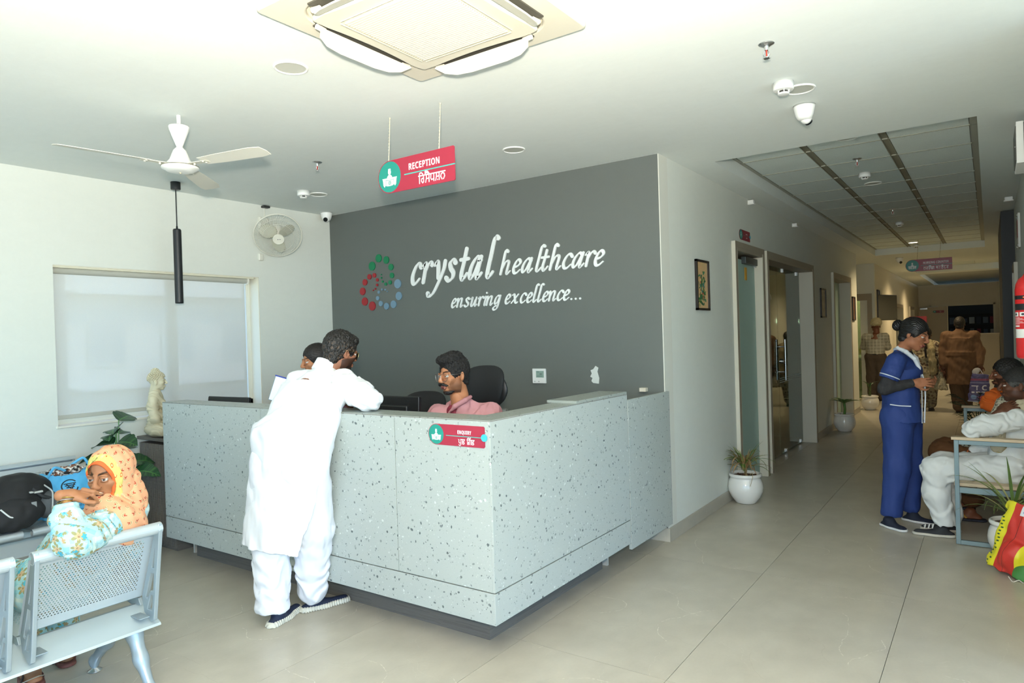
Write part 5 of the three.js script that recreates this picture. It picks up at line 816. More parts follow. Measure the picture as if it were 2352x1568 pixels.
    mesh('stalk', tube([[cx * 0.3, 0.25, cz * 0.3], [cx * 0.3 - 0.01, y * 0.6, cz * 0.4], [cx, y, cz]], 0.004, 6), M(0x5d8a50, 0.5), f);
  }
}
// ---------- bags ----------
{
  const pk = thing('backpack', 'black backpack with grey side pockets lying on the bench by the window wall', 'backpack', [-5.15, 0.425, -1.7]), cloth = M(0x17181a, 0.75), grey = M(0x50565a, 0.7), light = M(0xb9bcb8, 0.5);
  const q = (x, y, z) => new THREE.Quaternion().setFromEuler(new THREE.Euler(x, y, z));
  const body = new Field(0.05).ell([-0.02, 0.16, 0.02], [0.2, 0.16, 0.25]).ell([0, 0.23, -0.06], [0.15, 0.11, 0.17]).half([0, -1, 0], [0, 0.004, 0], 0.02);
  mesh('pack_body', skin(body, 0.011, { bump: (x, y, z) => 0.006 * noise3(x * 9, y * 9, z * 9) }), cloth, pk);
  mesh('front_pocket', skin(new Field(0.04).ell([0.13, 0.12, 0.02], [0.1, 0.1, 0.17]).ell([0.16, 0.07, 0.05], [0.06, 0.06, 0.12]).half([0, -1, 0], [0, 0.006, 0], 0.02), 0.01, { bump: (x, y, z) => 0.005 * noise3(x * 12, y * 12, z * 12) }), M(0x1d1f22, 0.75), pk);
  mesh('side_pocket', skin(new Field(0.03).ell([0.1, 0.13, -0.17], [0.09, 0.09, 0.075]), 0.01), grey, pk);
  mesh('strap', [tube([[0.05, 0.27, -0.12], [0.14, 0.25, -0.08], [0.17, 0.2, -0.12], [0.16, 0.16, -0.2]], 0.012, 6), tube([[-0.02, 0.285, 0.1], [0.08, 0.29, 0.02], [0.1, 0.27, -0.1]], 0.012, 6)], M(0x2a2c2e, 0.7), pk);
  mesh('buckle', [box(0.02, 0.012, 0.05, 0.165, 0.23, -0.1, 0.004), box(0.03, 0.01, 0.02, 0.165, 0.235, -0.06, 0.003)], light, pk);
  mesh('piping', tube([[0.12, 0.26, -0.15], [0.19, 0.22, -0.17], [0.21, 0.12, -0.16]], 0.005, 6), light, pk);
  mesh('reflective_strip', [tube([[0.212, 0.17, 0.12], [0.228, 0.12, 0.08], [0.225, 0.11, 0.06]], 0.005, 6)], M(0xe9ece9, 0.3), pk);
  mesh('webbing', [box(0.008, 0.06, 0.03, 0.205, 0.15, -0.06, 0.003), box(0.008, 0.07, 0.025, 0.2, 0.05, 0.17, 0.003)], M(0x8b9091, 0.6), pk);
  const bag = thing('carrier_bag', 'light blue cloth carrier bag with black print behind the seated woman', 'bag', [-5.2, 0.425, -2.04]);
  const art = canvasTex(512, 512, (g) => { g.fillStyle = '#57b4e6'; g.fillRect(0, 0, 512, 512); for (let i = 0; i < 500; i++) { g.fillStyle = `rgba(${rr(70, 120)},${rr(170, 205)},${rr(225, 245)},0.25)`; g.fillRect(rr(0, 512), rr(0, 512), rr(10, 60), 3); } g.strokeStyle = g.fillStyle = '#14222e'; g.lineWidth = 10; g.beginPath(); g.arc(250, 190, 62, 0.3, 5.6); g.stroke(); g.lineWidth = 9; for (let k = 0; k < 3; k++) { g.beginPath(); g.moveTo(205 + k * 8, 165 + k * 18); g.lineTo(300 - k * 8, 165 + k * 18); g.stroke(); } g.beginPath(); g.moveTo(225, 165); g.lineTo(270, 240); g.moveTo(290, 165); g.lineTo(245, 250); g.stroke(); g.font = 'bold 92px sans-serif'; g.textAlign = 'center'; g.fillText('eep', 275, 350); g.font = '48px sans-serif'; g.fillText('k Point', 270, 404); g.font = 'bold 26px sans-serif'; g.fillText('A JEERA (177', 265, 452); }, { clamp: true });
  const bf = new Field(0.03).cone([0, 0.0, 0], [0.02, 0.3, 0], [0.17, 0.1], [0.185, 0.05], [0, 0, 1]).ell([0.06, 0.1, 0.0], [0.06, 0.1, 0.14]);
  const bg = skin(bf, 0.01, { bump: (x, y, z) => 0.008 * noise3(x * 10, y * 7, z * 12) + 0.003 * noise3(x * 30, y * 20, z * 30) }), r = prep(bg); { const p = r.attributes.position, uv = r.attributes.uv; for (let i = 0; i < p.count; i++) uv.setXY(i, 0.5 - p.getZ(i) / 0.4, p.getY(i) / 0.34 + 0.02); }
  mesh('bag_body', r, M(0xffffff, 0.7, { map: art }), bag);
  for (const h of [[[0.06, 0.28, 0.13], [0.1, 0.35, 0.1], [0.07, 0.31, 0.02]], [[0.02, 0.29, -0.16], [0.04, 0.38, -0.1], [0.02, 0.33, -0.02]]]) mesh('bag_handle', tube(h, 0.009, 6), M(0x5fb6e4, 0.7), bag);
  tag(mesh('folded_clothes', skin(new Field(0.02).ell([-5.17, 0.73, -2.0], [0.05, 0.035, 0.09]).ell([-5.14, 0.74, -2.07], [0.035, 0.03, 0.06]), 0.008, { bump: (x, y, z) => 0.008 * noise3(x * 30, y * 30, z * 30), color: (x, y, z) => { const n = noise3(x * 26, y * 26, z * 26); return n > 0.25 ? 0x7a4a32 : n > -0.15 ? 0xe6e2da : 0x1d1b1c; } }), M(0xffffff, 0.8, { vertexColors: true })), 'brown, white and black patterned clothes poking out of the blue bag', 'clothes');
  // woven sack
  const sk = thing('woven_sack', 'red and yellow woven plastic sack leaning at the near end of the wooden bench', 'sack', [0.11, 0, -5.12]);
  const sart = canvasTex(512, 512, (g) => { g.fillStyle = '#c8352c'; g.fillRect(0, 0, 512, 512); g.fillStyle = '#e6dc2a'; g.fillRect(0, 0, 120, 512); g.fillRect(300, 0, 130, 512); g.fillStyle = '#3f7f3a'; g.beginPath(); g.arc(360, 470, 70, 0, 7); g.fill(); g.fillStyle = '#2d5a2f'; for (let i = 0; i < 16; i++) g.fillRect(40 + rr(-6, 30), 120 + i * 24, 22, 10); g.fillStyle = '#1f1e1c'; g.fillRect(206, 0, 3, 512); g.fillStyle = '#e9eef2'; g.fillRect(180, 0, 160, 90); g.fillStyle = '#3f6fae'; g.font = 'bold 24px sans-serif'; g.fillText('of Filter', 200, 70); for (let i = 0; i < 512; i += 4) { g.fillStyle = 'rgba(0,0,0,0.05)'; g.fillRect(i, 0, 1, 512); g.fillRect(0, i, 512, 1); } });
  const sf = new Field(0.02).cone([-0.03, 0.01, 0.0], [0.08, 0.42, -0.04], [0.17, 0.055], [0.15, 0.04], [0.75, -0.2, 0.6]).ell([0.0, 0.12, 0], [0.1, 0.11, 0.09]);
  const sg = prep(skin(sf, 0.01, { bump: (x, y, z) => 0.008 * noise3(x * 12, y * 9, z * 12) })); { const p = sg.attributes.position, uv = sg.attributes.uv; for (let i = 0; i < p.count; i++) uv.setXY(i, 0.55 + (p.getX(i) * 0.78 + p.getZ(i) * 0.62 - p.getY(i) * 0.2) * 2.6, p.getY(i) / 0.45); }
  mesh('sack_body', sg, M(0xffffff, 0.45, { map: sart }), sk); mesh('tie_string', tube([[-0.05, 0.02, 0.08], [-0.03, 0.0, 0.11], [0.0, 0.012, 0.1], [0.02, 0.004, 0.12]], 0.003, 5), M(0xe0dcd0, 0.6), sk);
}
// ---------- people ----------
const lerp3 = (a, b, t) => [0, 1, 2].map((i) => a[i] + (b[i] - a[i]) * t), add3 = (a, b, k = 1) => [0, 1, 2].map((i) => a[i] + b[i] * k);
const frame = (f, up = [0, 1, 0]) => { const F = V(...f).normalize(), U = V(...up), R = U.clone().cross(F).normalize(); U.copy(F).cross(R); return new THREE.Quaternion().setFromRotationMatrix(new THREE.Matrix4().makeBasis(R, U, F)); };
const placed = (g, c, q, s = 1) => g.applyMatrix4(new THREE.Matrix4().compose(V(...c), q, V(s, s, s)));
const skinMat = M(0xffffff, 0.5, { vertexColors: true, specularIntensity: 0.6 }), hairMat = (c) => M(c, 0.6);
const shade = (hex, k) => new THREE.Color(hex).multiplyScalar(k).getHex();
function headField(o = {}) {
  const F = new Field(0.022), w = o.female ? 0.93 : 1, j = o.female ? 0.9 : 1;
  F.ell([0, 0.034, -0.012], [0.073 * w, 0.084, 0.094]).ell([0, -0.036, 0.026], [0.058 * w, 0.074, 0.06]).ell([0, -0.093, 0.056], [0.023 * j, 0.019, 0.02]);
  for (const s of [-1, 1]) {
    F.ell([s * 0.044 * j, -0.058, 0.004], [0.02, 0.034, 0.032]).ell([s * 0.038, -0.02, 0.058], [0.024, 0.019, 0.022]).ell([s * 0.012, -0.031, 0.099], [0.0085, 0.0075, 0.011], null, 0.008);
    F.ell([s * 0.03, 0.02, 0.084], [0.02, 0.007, 0.01], new THREE.Quaternion().setFromEuler(new THREE.Euler(0, s * 0.35, s * -0.1)), 0.014);
  }
  F.cap([0, 0.02, 0.086], [0, -0.024, 0.109], 0.0075, 0.0115, 0.014);
  for (const s of [-1, 1]) F.ell([s * 0.031, 0.003, 0.103], [0.017, 0.0105, 0.02]).sub(0.014);
  for (const s of [-1, 1]) F.ell([s * 0.031, 0.0105, 0.083], [0.0165, 0.0055, 0.0105], new THREE.Quaternion().setFromEuler(new THREE.Euler(0.2, s * 0.3, 0)), 0.006).ell([s * 0.031, -0.0065, 0.082], [0.016, 0.0045, 0.009], null, 0.006);
  F.cap([-0.019, -0.0605, 0.083], [0, -0.058, 0.094], 0.0055, 0.0065, 0.006).cap([0.019, -0.0605, 0.083], [0, -0.058, 0.094], 0.0055, 0.0065, 0.006).cap([-0.014, -0.071, 0.086], [0.014, -0.071, 0.086], 0.0068, 0.0068, 0.008);
  F.cap([-0.021, -0.0645, 0.094], [0.021, -0.0645, 0.094], 0.0018).sub(0.004);
  if (o.ears !== 0) for (const s of [-1, 1]) F.ell([s * 0.077 * w, -0.003, -0.008], [0.009, 0.032, 0.019], new THREE.Quaternion().setFromEuler(new THREE.Euler(-0.15, s * 0.45, 0)), 0.008).ell([s * 0.085 * w, -0.001, -0.002], [0.005, 0.018, 0.009], null).sub(0.006);
  F.cap([0, -0.05, -0.022], [0, -0.125, -0.04], 0.054 * (o.female ? 0.84 : 1), 0.056 * (o.female ? 0.84 : 1), 0.02);
  return F;
}
// o: skin, hair, lips, beard(x, y, z) -> 0..1 how much stubble colour, brow
function headGeo(o) {
  const base = new THREE.Color(o.skin), hair = new THREE.Color(o.hair ?? 0x15120f), lip = new THREE.Color(o.lips ?? shade(o.skin, 0.62)), c = new THREE.Color();
  return skin(headField(o), o.cell ?? 0.0036, { color: (x, y, z) => {
    const a = Math.abs(x); c.copy(base);
    const lipd = Math.max(Math.abs(x) / 0.024, Math.abs(y + 0.065) / 0.0125); if (z > 0.07 && lipd < 1) c.lerp(lip, Math.min(1, (1 - lipd) * 4));
    const by = 0.0245 + 0.006 * Math.sin(Math.min(1, (a - 0.012) / 0.04) * Math.PI * 0.75) - (a > 0.04 ? (a - 0.04) * 0.35 : 0), bt = (o.browT ?? 0.0048) * (a < 0.02 ? 0.9 : 1 - (a - 0.02) / 0.05);
    if (a > 0.011 && a < 0.055 && z > 0.045) { const d = Math.abs(y - by) / Math.max(0.001, bt); if (d < 1.5) c.lerp(hair, Math.min(1, (1.5 - d) * 1.3) * 0.9); }
    if (o.beard) { const k = o.beard(x, y, z); if (k > 0) c.lerp(hair, Math.min(0.92, k)); }
    if (z > 0.06 && a < 0.04 && y < -0.012 && y > -0.04) c.multiplyScalar(1.02);
    return c.getHex();
  } });
}
function eyesOf(o, p, parent, c, q, gaze = [0, 0, 1]) {
  const g = V(...gaze).normalize();
  for (const s of [-1, 1]) {
    const e = new THREE.SphereGeometry(0.0122, 28, 20), P = e.attributes.position, C = new Float32Array(P.count * 3);
    for (let i = 0; i < P.count; i++) { const d = (P.getX(i) * g.x + P.getY(i) * g.y + P.getZ(i) * g.z) / 0.0128, k = d > 0.94 ? [0.008, 0.006, 0.005] : d > 0.83 ? [0.045, 0.026, 0.015] : [0.5, 0.46, 0.42]; C.set(k, i * 3); }
    e.setAttribute('color', new THREE.BufferAttribute(C, 3)); e.translate(s * 0.031, 0.0025, 0.0768);
    p.add('eye', placed(e, c, q), eyeMat, parent);
  }
}
const eyeMat = M(0xffffff, 0.35, { vertexColors: true });
function hairField(o = {}) { // skull cap grown by t, cut back from the face
  const t = o.t ?? 0.012, F = new Field(0.012).ell([0, 0.036, -0.014], [0.073 + t, 0.084 + (o.top ?? t), 0.094 + t]);
  if (o.nape) F.ell([0, -0.04, -0.055], [0.062, 0.05, 0.045]);
  (o.extra ?? (() => {}))(F);
  F.ell([0, -0.052 + (o.line ?? 0), 0.1], [0.082, 0.105, 0.082]).sub(0.006);
  for (const s of [-1, 1]) F.ell([s * 0.09, -0.03, 0.015], [0.035, 0.045, 0.042]).sub(0.006);
  F.half([0, -1, 0.25], [0, o.low ?? -0.075, -0.06], 0.01);
  return F;
}
function handField(w, d, n, thumbSide, curl, k = 1, tcurl = 0.3, spread = 0.012) { // wrist, towards the fingers, palm faces n; curl of the four fingers, radians per joint
  const D = V(...d).normalize(), N = V(...n); N.addScaledVector(D, -N.dot(D)).normalize(); const S = D.clone().cross(N).multiplyScalar(thumbSide), W = V(...w), at = (a, b, c) => W.clone().addScaledVector(D, a * k).addScaledVector(S, b * k).addScaledVector(N, c * k).toArray();
  const F = new Field(0.008 * k), q = new THREE.Quaternion().setFromRotationMatrix(new THREE.Matrix4().makeBasis(D, S, D.clone().cross(S)));
  F.cap(at(-0.03, 0, 0), at(0.015, 0, 0), 0.025 * k, 0.026 * k, 0.02 * k).ell(at(0.05, 0, 0), [0.052 * k, 0.041 * k, 0.0145 * k], q, 0.02 * k).ell(at(0.035, 0.026, 0.008), [0.032 * k, 0.017 * k, 0.014 * k], q, 0.015 * k);
  const len = [0.072, 0.08, 0.074, 0.058];
  for (let i = 0; i < 4; i++) {
    const b = 0.031 - i * 0.0205, c = Array.isArray(curl) ? curl[i] : curl; let p = at(i === 3 ? 0.082 : 0.09, b, 0), a = c * 0.7; const L = len[i], sp = spread * (1.5 - i);
    const segs = [0.45, 0.31, 0.24], rad = [0.0092, 0.0083, 0.0076, 0.0062];
    for (let s = 0; s < 3; s++) { const st = L * segs[s], nx = V(...p).addScaledVector(D, Math.cos(a) * st * k).addScaledVector(N, Math.sin(a) * st * k).addScaledVector(S, sp * st * 10 * k * 0.6).toArray(); F.cap(p, nx, rad[s] * k, rad[s + 1] * k, 0.004 * k); p = nx; a += c; }
  }
  const t0 = at(0.022, 0.03, 0.006), t1 = at(0.055, 0.056, 0.018), t2 = at(0.055 + 0.03 * Math.cos(tcurl), 0.056 + 0.012 - 0.02 * tcurl, 0.02 + 0.02 * tcurl), t3 = at(0.055 + 0.052 * Math.cos(tcurl), 0.06 - 0.03 * tcurl, 0.022 + 0.034 * tcurl);
  F.cap(t0, t1, 0.0135 * k, 0.011 * k, 0.012 * k).cap(t1, t2, 0.011 * k, 0.0095 * k, 0.004 * k).cap(t2, t3, 0.0095 * k, 0.0075 * k, 0.004 * k);
  return F;
}
function person(label, base) {
  const o = thing('person', label, 'person', base);
  const add = (name, g, m, parent = o) => { const geo = Array.isArray(g) ? join(g) : g; geo.translate(-base[0], -base[1], -base[2]); return mesh(name, geo, m, parent); };
  return { o, add };
}
function bodyField(J, s = 1) {
  const F = new Field(0.03);
  F.chain([J.P, J.W, J.C], [0.115 * s, 0.105 * s, 0.12 * s], 0.06).cap(J.SL, J.SR, 0.05 * s, 0.05 * s, 0.05).cap(J.C, J.N, 0.09 * s, 0.055 * s, 0.05).cap(J.N, J.HB, 0.05 * s, 0.048 * s, 0.03);
  for (const k of ['L', 'R']) { if (J['E' + k]) F.chain([J['S' + k], J['E' + k], J['Wr' + k]], [0.046 * s, 0.036 * s, 0.025 * s], 0.02); if (J['K' + k]) F.chain([J['H' + k], J['K' + k], J['A' + k]], [0.078 * s, 0.052 * s, 0.034 * s], 0.04); }
  return F;
}
const plainColor = (hex) => () => hex;
function footField(heel, toe, h = 0.045, w = 0.037) { const d = add3(toe, heel, -1); return new Field(0.02).cap(add3(heel, d, 0.12), add3(heel, d, 0.45), w * 0.9, w, 0.03).cap(add3(heel, d, 0.45), add3(heel, d, 0.84), w, w * 0.92, 0.03).ell([heel[0] + d[0] * 0.3, heel[1] + h, heel[2] + d[2] * 0.3], [w, h * 0.75, w], null, 0.03).half([0, -1, 0], [0, heel[1], 0], 0.006).half([0, 1, 0], [0, heel[1] + h * 1.6, 0], 0.01); }
function shoe(p, heel, toe, upper, soleMat, o = {}) {
  const F = footField(heel, toe, 0.05, 0.041); const s = p.add('shoe', skin(F, 0.006), upper);
  const S = footField(heel, toe, 0.05, 0.0455).half([0, 1, 0], [0, heel[1] + (o.sole ?? 0.026), 0], 0.006), d = add3(toe, heel, -1), L = Math.hypot(d[0], d[2]);
  p.add('sole', skin(S, 0.005, o.ribs ? { bump: (x, y, z) => 0.0022 * Math.sin(((x - heel[0]) * d[0] + (z - heel[2]) * d[2]) / L * 420) } : {}), soleMat, s);
  return s;
}
const folds = (a, f1 = 9, f2 = 4) => (x, y, z) => a * (noise3(x * f1 + y * 3, y * f2, z * f1 - y * 3) + 0.45 * noise3(x * f1 * 2.4, y * f2 * 2.2, z * f1 * 2.4));

// --- the man in white leaning on the counter ---
{
  const base = [-3.25, 0, -2.42], p = person('man in a long white tunic and sunglasses leaning on the counter, seen from behind', base), SK = 0x8a5a42;
  const J = { P: [-3.225, 0.93, -2.39], W: [-3.21, 1.06, -2.44], C: [-3.25, 1.24, -2.58], N: [-3.258, 1.385, -2.69], HB: [-3.25, 1.42, -2.735], SL: [-3.44, 1.325, -2.63], SR: [-3.075, 1.315, -2.69], EL: [-3.56, 1.215, -2.76], WrL: [-3.32, 1.185, -2.92], ER: [-2.885, 1.205, -2.69], WrR: [-3.1, 1.19, -2.83], HL: [-3.32, 0.9, -2.36], HR: [-3.13, 0.9, -2.4], KL: [-3.315, 0.5, -2.31], KR: [-3.175, 0.5, -2.49], AL: [-3.285, 0.09, -2.3], AR: [-3.25, 0.09, -2.53] };
  const hc = [-3.215, 1.487, -2.775], hq = frame([0.16, -0.2, -0.98], [0.06, 1, 0]);
  const beard = (x, y, z) => (y < -0.11 || z < -0.02 ? 0 : y < -0.012 && Math.abs(x) > 0.03 && y < -0.03 + (z - 0.02) * 0.3 ? 0.8 : y < -0.075 ? 0.8 : y > -0.056 && y < -0.046 && z > 0.06 && Math.abs(x) < 0.03 ? 0.7 : 0);
  const hand = handField([-3.1, 1.19, -2.83], [-0.85, -0.05, -0.4], [0, -1, 0], 1, 0.35), hand2 = handField([-3.32, 1.185, -2.92], [0.9, -0.04, 0.1], [0, -1, 0], -1, 0.3);
  p.add('body', joinSkins([skin(bodyField(J, 0.95), 0.016, { color: plainColor(SK) }), placed(headGeo({ skin: SK, hair: 0x1a1512, beard }), hc, hq), skin(hand, 0.0045, { color: plainColor(SK) }), skin(hand2, 0.0045, { color: plainColor(SK) })]), skinMat);
  eyesOf({}, p, p.o, hc, hq);
  const hf = hairField({ t: 0.013, top: 0.02, nape: 1, low: -0.085, extra: (F) => F.ell([0, 0.085, 0.05], [0.062, 0.035, 0.05]) });
  p.add('hair', placed(skin(hf, 0.004, { bump: (x, y, z) => 0.0035 * noise3(x * 70, y * 40, z * 70) + 0.002 * noise3(x * 200, y * 120, z * 200), color: (x, y, z) => (noise3(x * 45, y * 60, z * 45) > 0.5 && y < 0.06 ? 0x4a3a2c : 0x191613) }), hc, hq), M(0xffffff, 0.55, { vertexColors: true }));
  p.add('beard', placed(skin(new Field(0.015).ell([0, -0.085, 0.052], [0.035, 0.027, 0.033]).ell([0.05, -0.05, 0.02], [0.011, 0.04, 0.024]).ell([-0.05, -0.05, 0.02], [0.011, 0.04, 0.024]).ell([0, -0.065, 0.1], [0.022, 0.014, 0.02]).sub(0.005), 0.004, { bump: (x, y, z) => 0.002 * noise3(x * 150, y * 120, z * 150) }), hc, hq), hairMat(0x1f1814));
  const gl = []; for (const s of [-1, 1]) { gl.push(tube([[s * 0.012, 0.012, 0.103], [s * 0.052, 0.014, 0.093], [s * 0.056, -0.012, 0.09], [s * 0.036, -0.03, 0.098], [s * 0.014, -0.02, 0.104]], 0.0014, 6, 40, true), tube([[s * 0.054, 0.012, 0.092], [s * 0.076, 0.014, 0.06], [s * 0.083, 0.018, 0.0], [s * 0.082, 0.004, -0.02]], 0.0014, 6)); }
  gl.push(tube([[-0.012, 0.006, 0.105], [0, 0.009, 0.107], [0.012, 0.006, 0.105]], 0.0014, 6));
  const sg = p.add('sunglasses', gl.map((g) => placed(prep(g), hc, hq)), M(0xc2b27a, 0.25, { metalness: 1 }));
  for (const s of [-1, 1]) p.add('lens', placed(extrude(poly([[s * 0.012, 0.012], [s * 0.052, 0.014], [s * 0.056, -0.012], [s * 0.036, -0.03], [s * 0.014, -0.02]]), 0.0015).rotateY(s * 0.25).translate(0, 0, 0.105), hc, hq), M(0x1d2a20, 0.08), sg);
  const linen = M(0xf1f2f4, 0.7, { sheen: 0.2, sheenRoughness: 0.6 }), linen2 = M(0xe9eaee, 0.75);
  // tunic: torso, wide skirt with a slit at the right hip, sleeves, collar band
  const K = new Field(0.06);
  K.cone([-3.215, 0.99, -2.4], [-3.245, 1.27, -2.6], [0.225, 0.16], [0.24, 0.14], [1, 0, -0.16]).cap([-3.43, 1.31, -2.63], [-3.085, 1.305, -2.69], 0.075, 0.073).cap([-3.25, 1.3, -2.63], [-3.258, 1.385, -2.69], 0.1, 0.062);
  K.cone([-3.245, 0.42, -2.35], [-3.218, 1.06, -2.41], [0.275, 0.155], [0.222, 0.155], [1, 0, -0.2], 0.12);
  K.fn((x, y, z) => { const t = Math.max(0, (0.84 - y) / 0.4), w = 0.004 + 0.17 * t; return Math.max(-(x + 3.16 + 0.06 * t), Math.abs(z + 2.44 + 0.02 * t) - w, y - 0.84); }).sub(0.015);
  K.fn((x, y, z) => { const e = (x + 3.28) / 0.34; return y - (0.385 + 0.1 * Math.max(0, e) ** 4 + 0.012 * Math.sin(x * 22) + (z < -2.46 ? 0.13 : 0)); }).sub(0.004);
  p.add('tunic', skin(K, 0.0085, { bump: (x, y, z) => folds(0.006, 7, 3)(x, y, z) + 0.006 * Math.sin((x * 0.9 - y * 1.1 + z) * 26 + 3 * noise3(x * 4, y * 4, z * 4)) * (y > 0.95 ? 0.55 : 0.3) }), linen);
  const sl = new Field(0.03).chain([[-3.1, 1.31, -2.685], [-2.96, 1.25, -2.685], [-2.89, 1.22, -2.69]], [0.082, 0.075, 0.066]).chain([[-2.89, 1.22, -2.69], [-2.99, 1.208, -2.76], [-3.06, 1.203, -2.8]], [0.066, 0.056, 0.05]).half([0, -1, 0], [0, 1.156, 0], 0.01);
  p.add('sleeve', skin(sl, 0.007, { bump: (x, y, z) => 0.005 * Math.sin((x * 1.2 + y * 1.4 - z * 0.6) * 55 + 4 * noise3(x * 8, y * 8, z * 8)) + folds(0.003, 14, 14)(x, y, z) }), linen);
  p.add('cuff', skin(new Field(0.01).cone([-3.03, 1.2, -2.785], [-3.095, 1.2, -2.832], [0.05, 0.044], [0.047, 0.042], [0, 1, 0]), 0.006), linen);
  p.add('sleeve', skin(new Field(0.03).chain([[-3.43, 1.31, -2.63], [-3.55, 1.225, -2.76], [-3.36, 1.2, -2.9]], [0.075, 0.066, 0.05]).half([0, -1, 0], [0, 1.156, 0], 0.01), 0.01, { bump: folds(0.005, 12, 12) }), linen);
  p.add('collar', skin(new Field(0.01).cone([-3.263, 1.37, -2.675], [-3.256, 1.432, -2.712], [0.075, 0.072], [0.07, 0.067], [1, 0, 0]).cone([-3.26, 1.3, -2.65], [-3.254, 1.46, -2.726], [0.06, 0.058], [0.062, 0.06], [1, 0, 0]).sub(0.004), 0.0055), linen);
  const T = new Field(0.04).cap([-3.32, 0.9, -2.37], [-3.13, 0.9, -2.41], 0.13, 0.13).chain([[-3.32, 0.85, -2.36], [-3.315, 0.5, -2.32], [-3.295, 0.1, -2.305]], [0.135, 0.105, 0.09]).half([0, -1, 0], [0, 0.075, 0], 0.004);
  const T2 = new Field(0.04).chain([[-3.13, 0.85, -2.41], [-3.165, 0.5, -2.49], [-3.235, 0.13, -2.525]], [0.145, 0.112, 0.083]).half([0.1, -1, -0.1], [0, 0.095, -2.5], 0.004);
  const tb = (x, y, z) => folds(0.005, 8, 6)(x, y, z) + 0.005 * Math.sin(y * 60 + 5 * noise3(x * 6, y * 3, z * 6)) * Math.max(0, Math.min(1, (0.6 - y) / 0.3));
  p.add('trousers', joinSkins([skin(T, 0.009, { bump: tb }), skin(T2, 0.009, { bump: tb })]), linen2);
  const navy = M(0x1c2740, 0.75), rubber = M(0xcfcbbb, 0.6);
  shoe(p, [-3.25, 0.001, -2.245], [-3.35, 0.001, -2.53], navy, rubber, { ribs: 1, sole: 0.028 }); shoe(p, [-3.29, 0.001, -2.475], [-3.185, 0.001, -2.775], navy, rubber, { ribs: 1, sole: 0.028 });
}
